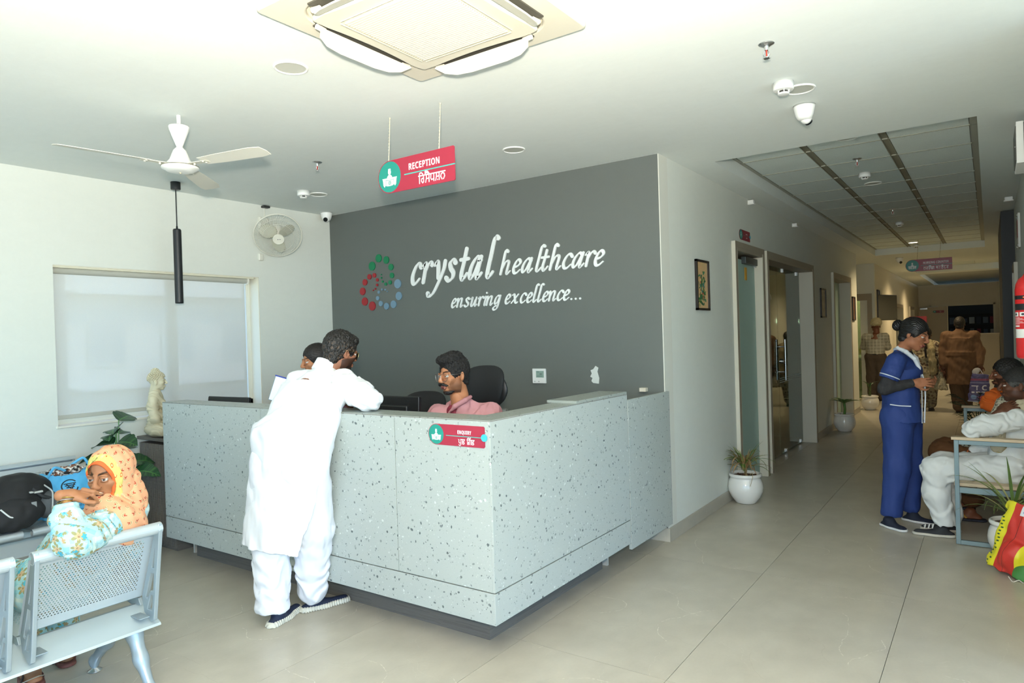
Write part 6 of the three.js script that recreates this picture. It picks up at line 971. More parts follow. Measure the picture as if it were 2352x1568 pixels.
// --- the man at the desk ---
{
  const base = [-2.74, 0, -3.4], p = person('young man with moustache and clear glasses in a pink shirt seated behind the counter', base), SK = 0xb47a56;
  const hc = [-2.765, 1.318, -3.29], hq = frame([-0.2, -0.02, 0.98], [-0.02, 1, 0]);
  const J = { P: [-2.74, 0.55, -3.46], W: [-2.745, 0.75, -3.44], C: [-2.75, 0.97, -3.4], N: [-2.75, 1.14, -3.33], HB: [-2.757, 1.19, -3.305], SL: [-2.59, 1.07, -3.44], SR: [-2.9, 1.06, -3.28], EL: [-2.52, 0.86, -3.3], WrL: [-2.68, 0.8, -3.14], ER: [-3.0, 0.86, -3.2], WrR: [-2.88, 0.8, -3.08], HL: [-2.66, 0.52, -3.46], HR: [-2.85, 0.52, -3.4], KL: [-2.6, 0.53, -3.1], KR: [-2.9, 0.53, -3.06], AL: [-2.62, 0.09, -3.12], AR: [-2.88, 0.09, -3.08] };
  const beard = (x, y, z) => { const a = Math.abs(x); return y < -0.105 || z < -0.01 ? 0 : y < -0.085 ? 0.75 : a > 0.04 && y < -0.01 - (a - 0.055) * 0.5 && z < 0.07 ? Math.min(0.62, 0.25 + (-0.02 - y) * 9) : y < -0.066 && a < 0.012 && z > 0.07 && y > -0.084 ? 0.7 : y < -0.06 && a > 0.028 ? 0.55 : 0; };
  p.add('body', joinSkins([skin(bodyField(J, 0.92), 0.014, { color: plainColor(SK) }), placed(headGeo({ skin: SK, hair: 0x14110f, beard, lips: 0x9a5a50, cell: 0.0032, browT: 0.0062 }), hc, hq), skin(handField(J.WrL, [-0.7, -0.1, 0.6], [0, -1, 0], -1, 0.3), 0.005, { color: plainColor(SK) }), skin(handField(J.WrR, [0.5, -0.1, 0.8], [0, -1, 0], 1, 0.3), 0.005, { color: plainColor(SK) })]), skinMat);
  eyesOf({}, p, p.o, hc, hq, [-0.25, 0.05, 1]);
  const hf = hairField({ t: 0.01, top: 0.022, nape: 1, line: 0.006, low: -0.06, extra: (F) => F.ell([0, 0.1, 0.045], [0.06, 0.042, 0.062]).ell([0.01, 0.12, 0.0], [0.058, 0.036, 0.06]).ell([0, 0.1, 0.085], [0.045, 0.024, 0.03]) });
  p.add('hair', placed(skin(hf, 0.004, { bump: (x, y, z) => 0.005 * noise3(x * 90, y * 30, z * 40) * (y > 0.08 ? 1.2 : 0.4) + 0.0025 * noise3(x * 220, y * 70, z * 90) }), hc, hq), M(0x120f0d, 0.8));
  p.add('moustache', placed(skin(new Field(0.006).chain([[0, -0.045, 0.103], [-0.016, -0.047, 0.1], [-0.032, -0.054, 0.087], [-0.041, -0.055, 0.077]], [0.0075, 0.0085, 0.006, 0.0025]).chain([[0, -0.045, 0.103], [0.016, -0.047, 0.1], [0.032, -0.054, 0.087], [0.041, -0.055, 0.077]], [0.0075, 0.0085, 0.006, 0.0025]), 0.0025, { bump: (x, y, z) => 0.0012 * noise3(x * 250, y * 200, z * 200) }), hc, hq), hairMat(0x120e0c));
  p.add('beard', placed(skin(new Field(0.012).ell([0, -0.099, 0.053], [0.031, 0.0185, 0.026]).cap([-0.02, -0.094, 0.045], [-0.046, -0.075, 0.012], 0.014, 0.009).cap([0.02, -0.094, 0.045], [0.046, -0.075, 0.012], 0.014, 0.009), 0.0035, { bump: (x, y, z) => 0.002 * noise3(x * 170, y * 150, z * 170) }), hc, hq), hairMat(0x16120f));
  const gl = []; for (const s of [-1, 1]) gl.push(tube([[s * 0.01, 0.014, 0.108], [s * 0.056, 0.016, 0.098], [s * 0.058, -0.008, 0.096], [s * 0.05, -0.026, 0.098], [s * 0.016, -0.026, 0.106], [s * 0.009, -0.008, 0.109]], 0.0013, 6, 48, true), tube([[s * 0.057, 0.012, 0.097], [s * 0.078, 0.012, 0.06], [s * 0.086, 0.014, -0.005]], 0.0013, 6)); gl.push(tube([[-0.01, 0.012, 0.109], [0.01, 0.012, 0.109]], 0.0013, 6), tube([[-0.01, 0.0, 0.109], [0, 0.004, 0.111], [0.01, 0.0, 0.109]], 0.0012, 6));
  const eg = p.add('glasses', gl.map((g) => placed(prep(g), hc, hq)), M(0xb7b2aa, 0.25, { metalness: 1 }));
  for (const s of [-1, 1]) p.add('lens', placed(extrude(poly([[s * 0.01, 0.014], [s * 0.056, 0.016], [s * 0.057, -0.008], [s * 0.049, -0.025], [s * 0.016, -0.025]]), 0.001).rotateY(s * 0.21).translate(0, 0, 0.1085), hc, hq), M(0xffffff, 0.02, { transmission: 1, ior: 1.25 }), eg);
  const pink = M(0xc08a8e, 0.75), S = new Field(0.05).cone([-2.745, 0.6, -3.45], [-2.75, 1.02, -3.38], [0.19, 0.13], [0.21, 0.13], [0.86, 0, -0.5]).cap([-2.61, 1.07, -3.43], [-2.885, 1.06, -3.285], 0.068, 0.068).cap([-2.75, 1.06, -3.37], [-2.75, 1.12, -3.34], 0.1, 0.07);
  for (const [a, b, c] of [[J.SL, J.EL, J.WrL], [J.SR, J.ER, J.WrR]]) S.chain([a, b, c], [0.068, 0.058, 0.045], 0.03);
  S.cone([-2.775, 1.06, -3.25], [-2.75, 1.24, -3.33], [0.012, 0.06], [0.075, 0.075], [0.86, 0, -0.5], 0.001).sub(0.008);
  p.add('shirt', skin(S, 0.0075, { bump: (x, y, z) => folds(0.005, 12, 6)(x, y, z) + 0.003 * Math.sin((x + y * 0.6 + z) * 70 + 4 * noise3(x * 7, y * 7, z * 7)) }), pink);
  for (const s of [-1, 1]) p.add('collar', placed(skin(new Field(0.006).chain([[s * 0.035, 0.045, -0.06], [s * 0.075, 0.03, -0.01], [s * 0.06, -0.005, 0.055], [s * 0.05, -0.03, 0.075]], [0.012, 0.016, 0.016, 0.007]).chain([[s * 0.06, -0.0, 0.05], [s * 0.03, -0.045, 0.085]], [0.012, 0.006]), 0.005), [-2.755, 1.135, -3.33], frame([-0.5, 0, 0.86])), M(0xb98286, 0.75));
  p.add('undershirt', skin(new Field(0.02).ell([-2.78, 1.085, -3.285], [0.05, 0.05, 0.03]), 0.008), M(0x7d2738, 0.8));
  p.add('button', placed(cyl(0.0055, 0.0055, 0.003, 0, 0, 0, 12).rotateX(Math.PI / 2), [-2.83, 1.005, -3.24], frame([-0.5, 0, 0.86])), M(0xe8dcd4, 0.4));
  p.add('trousers', skin(new Field(0.04).chain([J.HL, J.KL, [-2.62, 0.1, -3.12]], [0.11, 0.08, 0.07]).chain([J.HR, J.KR, [-2.88, 0.1, -3.08]], [0.11, 0.08, 0.07]), 0.018), M(0x2b2f3a, 0.8));
}
// --- the woman behind the counter, almost hidden ---
{
  const base = [-4.02, 0, -3.3], p = person('woman behind the counter hidden by the man in white, only forehead and dark hair showing', base), SK = 0xb07a58;
  const hc = [-4.02, 1.42, -3.24], hq = frame([-0.35, -0.12, 0.93]);
  const J = { P: [-4.0, 0.9, -3.36], W: [-4.0, 1.03, -3.34], C: [-4.01, 1.16, -3.31], N: [-4.02, 1.28, -3.27], HB: [-4.03, 1.32, -3.25], SL: [-3.85, 1.24, -3.36], SR: [-4.18, 1.24, -3.24], EL: [-3.83, 0.99, -3.25], WrL: [-3.95, 0.9, -3.08], ER: [-4.2, 0.99, -3.15], WrR: [-4.08, 0.9, -3.02], HL: [-3.92, 0.88, -3.38], HR: [-4.09, 0.88, -3.32], KL: [-3.92, 0.48, -3.38], KR: [-4.08, 0.48, -3.33], AL: [-3.92, 0.08, -3.38], AR: [-4.08, 0.08, -3.33] };
  p.add('body', joinSkins([skin(bodyField(J, 0.85), 0.016, { color: plainColor(SK) }), placed(headGeo({ skin: SK, female: 1 }), hc, hq), skin(handField(J.WrL, [-0.5, -0.3, 0.7], [0, -1, 0], -1, 0.4, 0.9), 0.006, { color: plainColor(SK) }), skin(handField(J.WrR, [0.5, -0.3, 0.7], [0, -1, 0], 1, 0.4, 0.9), 0.006, { color: plainColor(SK) })]), skinMat);
  eyesOf({}, p, p.o, hc, hq, [-0.2, -0.3, 1]);
  p.add('hair', placed(skin(hairField({ t: 0.01, nape: 1, low: -0.09, extra: (F) => F.ell([0, 0.0, -0.12], [0.045, 0.045, 0.035]) }), 0.005, { bump: (x, y, z) => 0.002 * noise3(x * 60, y * 160, z * 40) }), hc, hq), hairMat(0x17120f));
  p.add('dress', skin(new Field(0.05).cone([-4.0, 0.1, -3.36], [-4.0, 0.9, -3.36], [0.22, 0.15], [0.18, 0.13], [0.94, 0, -0.34]).cone([-4.0, 0.85, -3.36], [-4.01, 1.16, -3.31], [0.18, 0.13], [0.17, 0.11], [0.94, 0, -0.34]).cap(J.SL, J.SR, 0.06, 0.06).chain([J.SL, J.EL, lerp3(J.EL, J.WrL, 0.7)], [0.06, 0.05, 0.042]).chain([J.SR, J.ER, lerp3(J.ER, J.WrR, 0.7)], [0.06, 0.05, 0.042]), 0.014, { bump: folds(0.005) }), M(0x8b5a6a, 0.8));
  const f = thing('clipboard', 'blue-edged white folder leaning up beside the man in white', 'folder', [-3.885, 1.155, -2.83], 0.35);
  mesh('cover', box(0.2, 0.17, 0.006, 0, 0.085, 0).rotateZ(-0.25).rotateX(-0.2), M(0x3f86b8, 0.5), f); mesh('sheets', box(0.192, 0.16, 0.006, 0.002, 0.083, 0.006).rotateZ(-0.25).rotateX(-0.2), M(0xf2f4f2, 0.7), f); mesh('clip', box(0.2, 0.008, 0.014, 0, 0.168, 0.004).rotateZ(-0.25).rotateX(-0.2), M(0x34429a, 0.4), f);
}
// office chairs behind the counter
{
  const c = thing('office_chair', 'black padded office chair behind the young man in pink', 'chair', [-2.86, -0.0, -3.74], 0.1), fab = M(0x17191b, 0.8), pl = M(0x1d1f21, 0.45);
  mesh('backrest', skin(new Field(0.03).fn((x, y, z) => { const Y = (y - 1.2) / 0.16, w = 0.165 + 0.035 * Math.min(1, Math.max(-1, Y)), X = x / w, d = (Math.pow(Math.abs(X) ** 2.6 + Math.abs(Y) ** 2.6 + Math.abs((z + 0.03 * Y * Y - 0.05 * X * X) / 0.04) ** 2.2, 0.4) - 1) * 0.04; return d; }, [-0.23, 1.0, -0.12], [0.23, 1.4, 0.14]), 0.009), fab, c);
  mesh('backrest_shell', skin(new Field(0.02).ell([0, 1.19, -0.045], [0.15, 0.13, 0.03]), 0.01), pl, c);
  mesh('back_post', [tube([[0, 1.06, -0.05], [0, 0.8, -0.12], [0, 0.5, -0.08], [0, 0.46, 0.05]], 0.022, 10), rod([-0.02, 1.05, -0.04], [0.13, 1.05, -0.02], 0.014, 10)], pl, c); mesh('adjusting_knob', rod([0.1, 1.045, -0.02], [0.155, 1.045, -0.02], 0.019, 14), M(0xaeb4b4, 0.3, { metalness: 0.7 }), c);
  mesh('seat', skin(new Field(0.03).ell([0, 0.48, 0.1], [0.24, 0.05, 0.24]), 0.014), fab, c);
  for (const s of [-1, 1]) { const a = mesh('armrest', skin(new Field(0.02).cap([s * 0.26, 0.955, -0.03], [s * 0.26, 0.95, 0.2], 0.03, 0.026), 0.009), pl, c); mesh('arm_post', tube([[s * 0.26, 0.94, 0.05], [s * 0.27, 0.7, 0.05], [s * 0.2, 0.5, 0.08]], 0.016, 8), pl, a); }
  mesh('gas_post', rod([0, 0.06, 0.06], [0, 0.45, 0.06], 0.025, 14), pl, c);
  for (let i = 0; i < 5; i++) { const a = i * 1.2566; const l = mesh('base_leg', rod([0, 0.1, 0.06], [Math.cos(a) * 0.3, 0.075, 0.06 + Math.sin(a) * 0.3], 0.022, 8, 0.015), pl, c); mesh('castor', [cyl(0.026, 0.026, 0.02, 0, 0, 0, 14).rotateX(Math.PI / 2).translate(Math.cos(a) * 0.3, 0.028, 0.06 + Math.sin(a) * 0.3), rod([Math.cos(a) * 0.3, 0.028, 0.06 + Math.sin(a) * 0.3], [Math.cos(a) * 0.3, 0.075, 0.06 + Math.sin(a) * 0.3], 0.006, 6)], pl, l); }
  const d = copyOf(c, [-3.42, 0, -3.75], 0.3, 'black office chair half hidden behind the monitor', null); d.scale.y = 0.86;
}
// printed cloths
function motif(w, h, ground, draw, n, seedv) { return canvasTex(w, h, (g) => { g.fillStyle = ground; g.fillRect(0, 0, w, h); for (let i = 0; i < n; i++) { const x = rr(0, w), y = rr(0, h), a = rr(0, 6.28), k = rr(0.85, 1.15); for (const ox of [-w, 0, w]) for (const oy of [-h, 0, h]) { if (x + ox < -70 || x + ox > w + 70 || y + oy < -70 || y + oy > h + 70) continue; g.save(); g.translate(x + ox, y + oy); g.rotate(a); g.scale(k, k); draw(g, i); g.restore(); } } }); }
const petal = (g, n, r0, r1, c) => { g.fillStyle = c; for (let i = 0; i < n; i++) { g.rotate(6.283 / n); g.beginPath(); g.ellipse(r0, 0, r1, r1 * 0.62, 0, 0, 7); g.fill(); } };
const scarfTex = canvasTex(512, 512, (g, w, h) => { g.fillStyle = '#dea27a'; g.fillRect(0, 0, w, h); for (let j = 0; j < 7; j++) for (let i = 0; i < 7; i++) { const x = (i + (j & 1) * 0.5 + 0.25) * w / 7, y = (j + 0.5) * h / 7; for (const ox of [0, -w]) { g.save(); g.translate(x + ox, y); g.rotate((i * 7 + j * 3) % 5 - 2); g.strokeStyle = '#76855a'; g.lineWidth = 4; g.beginPath(); g.arc(3, 3, 15, -0.6, 2.4); g.stroke(); g.strokeStyle = '#e8d3a8'; g.lineWidth = 2; g.beginPath(); g.arc(3, 3, 19, -0.6, 2.4); g.stroke(); g.fillStyle = '#a4402a'; g.beginPath(); g.ellipse(0, 0, 8, 7, 0, 0, 7); g.fill(); g.beginPath(); g.ellipse(-9, -8, 8, 4, 0.8, 0, 7); g.fill(); g.beginPath(); g.ellipse(8, -9, 5, 3, -0.8, 0, 7); g.fill(); g.restore(); } } });
const bandTex = canvasTex(512, 256, (g, w, h) => { g.fillStyle = '#c3bd6a'; g.fillRect(0, 0, w, h); for (let i = 0; i < 200; i++) { g.fillStyle = 'rgba(224,216,160,0.35)'; g.fillRect(rr(0, w), rr(0, h), 3, 12); } for (let j = 0; j < 3; j++) for (let i = 0; i < 6; i++) { const x = (i + 0.5 + (j & 1) * 0.5) * w / 6, y = (j + 0.5) * h / 3; for (const ox of [0, -w]) { g.save(); g.translate(x + ox, y); const c = (i + j) % 3; g.strokeStyle = c === 2 ? '#dda98a' : '#cf5f2e'; g.lineWidth = 9; g.beginPath(); g.arc(0, 0, 15, 0, c === 1 ? 3.6 : 7); g.stroke(); g.fillStyle = '#e3d39a'; g.beginPath(); g.arc(0, 0, 6, 0, 7); g.fill(); g.restore(); } } });
const blueFloral = (() => { const t = motif(512, 512, '#a9cdd0', (g, i) => { if (i < 46) { g.fillStyle = ['rgba(110,190,206,0.5)', 'rgba(214,222,206,0.6)'][i & 1]; g.fillRect(-50, -14, 100, 28); return; } if (i < 80) { g.strokeStyle = 'rgba(60,140,165,0.6)'; g.lineWidth = 2; for (let k = 0; k < 4; k++) { g.beginPath(); g.moveTo(-14, k * 6); g.lineTo(14, k * 6 - 2); g.stroke(); } return; } petal(g, 6, 26, 15, '#8d8d62'); petal(g, 5, 12, 12, i & 1 ? '#5fb4c8' : '#b9a27e'); g.fillStyle = i & 1 ? '#2c86a6' : '#8b6f4c'; g.beginPath(); g.arc(0, 0, 8, 0, 7); g.fill(); g.strokeStyle = '#d8c9a8'; g.lineWidth = 2; g.beginPath(); g.arc(0, 0, 5, 0, 4); g.stroke(); g.translate(26, 14); petal(g, 5, 9, 9, i & 1 ? '#a58c66' : '#3fa0b8'); }, 100); return t; })();
const greenFloral = motif(512, 512, '#b3c79a', (g, i) => { if (i < 30) { g.strokeStyle = 'rgba(90,120,84,0.7)'; g.lineWidth = 3; g.beginPath(); g.moveTo(-30, 0); g.quadraticCurveTo(0, -20, 34, 6); g.stroke(); petal(g, 3, 22, 10, 'rgba(122,150,104,0.8)'); return; } petal(g, 5, 16, 15, ['#cf5a86', '#e8dcd0', '#d9a85a', '#c24a78'][i % 4]); g.fillStyle = '#e3c770'; g.beginPath(); g.arc(0, 0, 7, 0, 7); g.fill(); }, 70);
const brownFloral = motif(256, 256, '#9a9076', (g, i) => { petal(g, 5, 8, 9, ['#5d4a3a', '#4d3f36', '#7b7258'][i % 3]); }, 60);
// --- the woman in the orange headscarf ---
{
  const base = [-3.35, 0, -1.4], p = person('woman in orange printed headscarf and blue floral sleeves leaning on the bench back', base), SK = 0x9a6a4a;
  const hc = [-3.185, 1.0, -1.425], hq = frame([0.52, -0.12, 0.85], [0.03, 1, 0.1]);
  const J = { P: [-3.46, 0.52, -1.33], W: [-3.38, 0.62, -1.36], C: [-3.27, 0.74, -1.43], N: [-3.22, 0.87, -1.46], HB: [-3.2, 0.93, -1.445], SL: [-3.12, 0.8, -1.36], SR: [-3.33, 0.79, -1.58], EL: [-3.005, 0.8, -1.205], WrL: [-3.085, 0.955, -1.21], ER: [-3.42, 0.6, -1.6], WrR: [-3.55, 0.53, -1.5], HL: [-3.46, 0.5, -1.24], HR: [-3.46, 0.5, -1.42], KL: [-3.78, 0.47, -1.24], KR: [-3.8, 0.47, -1.44], AL: [-3.7, 0.1, -1.3], AR: [-3.78, 0.12, -1.46] };
  const skinC = plainColor(SK), D = [0.12, 0.0, -0.99];
  const hand = handField([-3.085, 0.962, -1.218], [-0.05, -0.12, -0.98], [-0.2, -0.97, 0.1], -1, [1.25, 1.35, 1.4, 1.4], 0.92, 0.1);
  hand.chain([[-3.07, 0.975, -1.27], [-3.062, 0.96, -1.305], [-3.068, 0.944, -1.335]], [0.0095, 0.009, 0.0075], 0.005);
  p.add('body', joinSkins([skin(bodyField(J, 0.8), 0.014, { color: skinC }), placed(headGeo({ skin: SK, female: 1, ears: 0, lips: 0x5d3328, cell: 0.0032, browT: 0.0045 }), hc, hq, 0.96), skin(hand, 0.0036, { color: skinC }), skin(handField(J.WrR, [-0.9, -0.1, 0.3], [0, -1, 0], 1, 0.4, 0.9), 0.006, { color: skinC }), skin(footField([-3.64, 0.02, -1.28], [-3.87, 0.02, -1.31], 0.05, 0.036), 0.006, { color: skinC }), skin(footField([-3.74, 0.02, -1.45], [-3.96, 0.02, -1.5], 0.05, 0.036), 0.008, { color: skinC })]), skinMat);
  eyesOf({}, p, p.o, hc, hq, [0.3, 0.1, 0.95]);
  p.add('finger_nail', placed(skin(new Field(0.003).ell([0, 0, 0], [0.0065, 0.003, 0.009]), 0.0018), [-3.061, 0.95, -1.333], frame([-0.1, -0.4, -0.9])), M(0xc9a68c, 0.35));
  p.add('nose_stud', placed(ball(0.0028, -0.0205, -0.028, 0.102, 10), hc, hq, 0.96), M(0xd9b866, 0.2, { metalness: 1 }));
  for (const k of [0, 1, 2]) p.add('bangle', new THREE.TorusGeometry(0.033, 0.0022, 8, 30).applyQuaternion(new THREE.Quaternion().setFromUnitVectors(V(0, 0, 1), V(-0.35, 0.8 - k * 0.1, -0.25 + k * 0.08).normalize())).translate(-3.08 - k * 0.003, 0.945 - k * 0.009, -1.212), M(k === 1 ? 0xc0c4c4 : 0xb79550, 0.25, { metalness: 1 }));
  // scarf: a hood round the face that falls over the shoulders; orange hem, green band, printed ground
  const hood = (grow) => new Field(0.03).ell([0, 0.026, -0.022], [0.089 + grow, 0.1 + grow, 0.112 + grow]).ell([0, -0.06, -0.02], [0.082 + grow, 0.1 + grow, 0.098 + grow]);
  const face = (F, k) => F.ell([0, -0.024, 0.117], [0.073 + k, 0.106 + k, 0.074 + k]).sub(0.006);
  const local = (g) => placed(g, hc, hq, 0.98), drape = (x, y, z) => 0.0035 * noise3(x * 18 + y * 10, y * 12, z * 18);
  const seen = (x, y, z) => Math.hypot(x / 0.073, (y + 0.024) / 0.106, (z - 0.117) / 0.074);
  const W = M(0xffffff, 0.85, { map: scarfTex }), B = M(0xffffff, 0.85, { map: bandTex }), O = M(0xd2602a, 0.8);
  const shell = hood(0); shell.ell([0, 0.02, -0.01], [0.08, 0.091, 0.102]).sub(0.003); face(shell, 0.037); shell.half([0, -1, 0.0], [0, -0.125, 0], 0.01);
  p.add('scarf_hood', uvBox(local(skin(shell, 0.005, { bump: drape })), 0.26), W);
  const bandF = hood(0.002); bandF.ell([0, 0.02, -0.012], [0.078, 0.09, 0.1]).sub(0.003); face(bandF, 0.011); bandF.fn((x, y, z) => (seen(x, y, z) - 1.62) * 0.06).keep(0.002); bandF.half([0, -1, 0], [0, -0.125, 0], 0.005);
  p.add('scarf_band', uvBox(local(skin(bandF, 0.0045, { bump: drape })), 0.14), B);
  const hem = hood(0.0045); hem.ell([0, 0.02, -0.012], [0.078, 0.09, 0.1]).sub(0.003); face(hem, 0); hem.fn((x, y, z) => (seen(x, y, z) - 1.2) * 0.06).keep(0.002); hem.half([0, -1, 0], [0, -0.125, 0], 0.005);
  p.add('scarf_hem', local(skin(hem, 0.004, { bump: drape })), O);
  const cape = new Field(0.05).ell([-3.215, 0.86, -1.46], [0.1, 0.08, 0.11]).cap([-3.13, 0.815, -1.4], [-3.26, 0.8, -1.5], 0.085, 0.085).ell([-3.14, 0.78, -1.45], [0.075, 0.1, 0.1]).ell([-3.21, 0.9, -1.49], [0.08, 0.13, 0.085]).cap([-3.17, 0.89, -1.4], [-3.16, 0.86, -1.34], 0.045, 0.035);
  p.add('scarf_drape', uvBox(skin(cape, 0.007, { bump: (x, y, z) => 0.006 * Math.sin((x * 0.7 + y * 1.3 - z * 0.9) * 48 + 4 * noise3(x * 6, y * 6, z * 6)) + drape(x, y, z) }), 0.26), W);
  const bl = M(0xffffff, 0.8, { map: blueFloral }), sleeve = new Field(0.025).chain([[-3.1, 0.8, -1.36], [-3.03, 0.79, -1.25], [-3.005, 0.795, -1.2]], [0.072, 0.07, 0.068]).chain([[-3.005, 0.795, -1.2], [-3.05, 0.87, -1.195], [-3.075, 0.925, -1.205]], [0.068, 0.055, 0.043]).half([-0.35, 0.85, -0.1], [-3.076, 0.925, -1.205], 0.004);
  p.add('sleeve', uvBox(skin(sleeve, 0.006, { bump: (x, y, z) => 0.004 * Math.sin((y * 1.2 - x * 0.8 - z) * 60 + 4 * noise3(x * 9, y * 9, z * 9)) }), 0.3), bl);
  p.add('dress', uvBox(skin(new Field(0.06).chain([J.P, J.W, J.C], [0.16, 0.14, 0.13]).chain([[-3.46, 0.5, -1.24], [-3.76, 0.49, -1.24]], [0.11, 0.09]).chain([[-3.46, 0.5, -1.42], [-3.78, 0.49, -1.44]], [0.11, 0.09]).chain([J.SR, J.ER, lerp3(J.ER, J.WrR, 0.7)], [0.075, 0.06, 0.045]).half([0, -1, 0], [0, 0.415, 0], 0.01), 0.012, { bump: folds(0.006) }), 0.3), bl);
  p.add('trousers', uvBox(skin(new Field(0.03).chain([[-3.78, 0.45, -1.24], [-3.72, 0.16, -1.3]], [0.085, 0.075]).chain([[-3.8, 0.45, -1.44], [-3.8, 0.15, -1.46]], [0.085, 0.075]), 0.012, { bump: folds(0.006) }), 0.3), bl);
  for (const [h, t] of [[[-3.62, 0.002, -1.275], [-3.89, 0.002, -1.315]], [[-3.72, 0.002, -1.445], [-3.98, 0.002, -1.505]]]) { const s = p.add('sandal', skin(footField(h, t, 0.05, 0.045).half([0, 1, 0], [0, 0.022, 0], 0.004), 0.006), M(0x6f4038, 0.7)); p.add('sandal_strap', tube([[h[0] - 0.06, 0.02, h[2] + 0.045], [h[0] - 0.12, 0.075, h[2] - 0.01], [h[0] - 0.06, 0.02, h[2] - 0.05]], 0.005, 6), M(0x3a2a26, 0.6), s); p.add('heel_strap', tube([[h[0] - 0.05, 0.03, h[2] + 0.042], [h[0] + 0.012, 0.06, h[2]], [h[0] - 0.05, 0.03, h[2] - 0.048]], 0.0025, 5), M(0xb9ad9a, 0.5), s); }
}
// --- her neighbour in green, mostly outside the picture ---
{
  const base = [-3.4, 0, -0.8], p = person('person in green and pink floral suit seated at the edge of the picture', base), SK = 0x744830;
  const J = { P: [-3.42, 0.53, -0.8], W: [-3.38, 0.66, -0.8], C: [-3.34, 0.85, -0.8], N: [-3.36, 1.02, -0.79], HB: [-3.38, 1.08, -0.79], SL: [-3.34, 0.95, -0.62], SR: [-3.33, 0.93, -0.97], EL: [-3.36, 0.7, -0.56], WrL: [-3.58, 0.6, -0.6], ER: [-3.27, 0.72, -1.045], WrR: [-3.5, 0.56, -1.0], HL: [-3.42, 0.5, -0.7], HR: [-3.42, 0.5, -0.9], KL: [-3.84, 0.5, -0.68], KR: [-3.84, 0.5, -0.92], AL: [-3.82, 0.09, -0.68], AR: [-3.82, 0.09, -0.92] };
  const hc = [-3.41, 1.16, -0.78], hq = frame([-1, -0.1, 0.1]), skinC = plainColor(SK);
  p.add('body', joinSkins([skin(bodyField(J, 0.9), 0.016, { color: skinC }), placed(headGeo({ skin: SK, female: 1, cell: 0.006 }), hc, hq), skin(handField(J.WrL, [-0.9, -0.1, 0], [0, -1, 0], -1, 0.4, 0.9), 0.007, { color: skinC }), skin(handField(J.WrR, [-0.9, -0.1, 0], [0, -1, 0], 1, 0.4, 0.9), 0.007, { color: skinC }), skin(footField([-3.78, 0.01, -0.68], [-4.0, 0.01, -0.68]), 0.01, { color: skinC }), skin(footField([-3.78, 0.01, -0.92], [-4.0, 0.01, -0.92]), 0.01, { color: skinC })]), skinMat);
  eyesOf({}, p, p.o, hc, hq);
  const gf = M(0xffffff, 0.8, { map: greenFloral });
  p.add('suit', uvBox(skin(new Field(0.06).chain([J.P, J.W, J.C], [0.2, 0.185, 0.17]).cap([-3.34, 0.94, -0.66], [-3.33, 0.92, -0.94], 0.09, 0.09).chain([J.SR, J.ER, lerp3(J.ER, J.WrR, 0.6)], [0.085, 0.085, 0.055]).chain([J.SL, J.EL, lerp3(J.EL, J.WrL, 0.6)], [0.085, 0.08, 0.055]).cap([-3.42, 0.52, -0.68], [-3.84, 0.51, -0.68], 0.12, 0.09).cap([-3.42, 0.52, -0.93], [-3.84, 0.51, -0.93], 0.125, 0.09).half([0, -1, 0], [0, 0.422, 0], 0.01), 0.01, { bump: folds(0.007) }), 0.32), gf);
  p.add('trousers', uvBox(skin(new Field(0.03).cap([-3.84, 0.46, -0.68], [-3.82, 0.14, -0.68], 0.085, 0.075).cap([-3.84, 0.46, -0.93], [-3.82, 0.14, -0.92], 0.085, 0.075), 0.014), 0.32), gf);
  p.add('hair', placed(skin(hairField({ t: 0.012, nape: 1, low: -0.09, extra: (F) => F.ell([0, 0, -0.12], [0.05, 0.05, 0.04]) }), 0.007), hc, hq), hairMat(0x17120f)); p.o.position.z += 0.1; p.o.position.y -= 0.01; p.o.position.x -= 0.03;
}
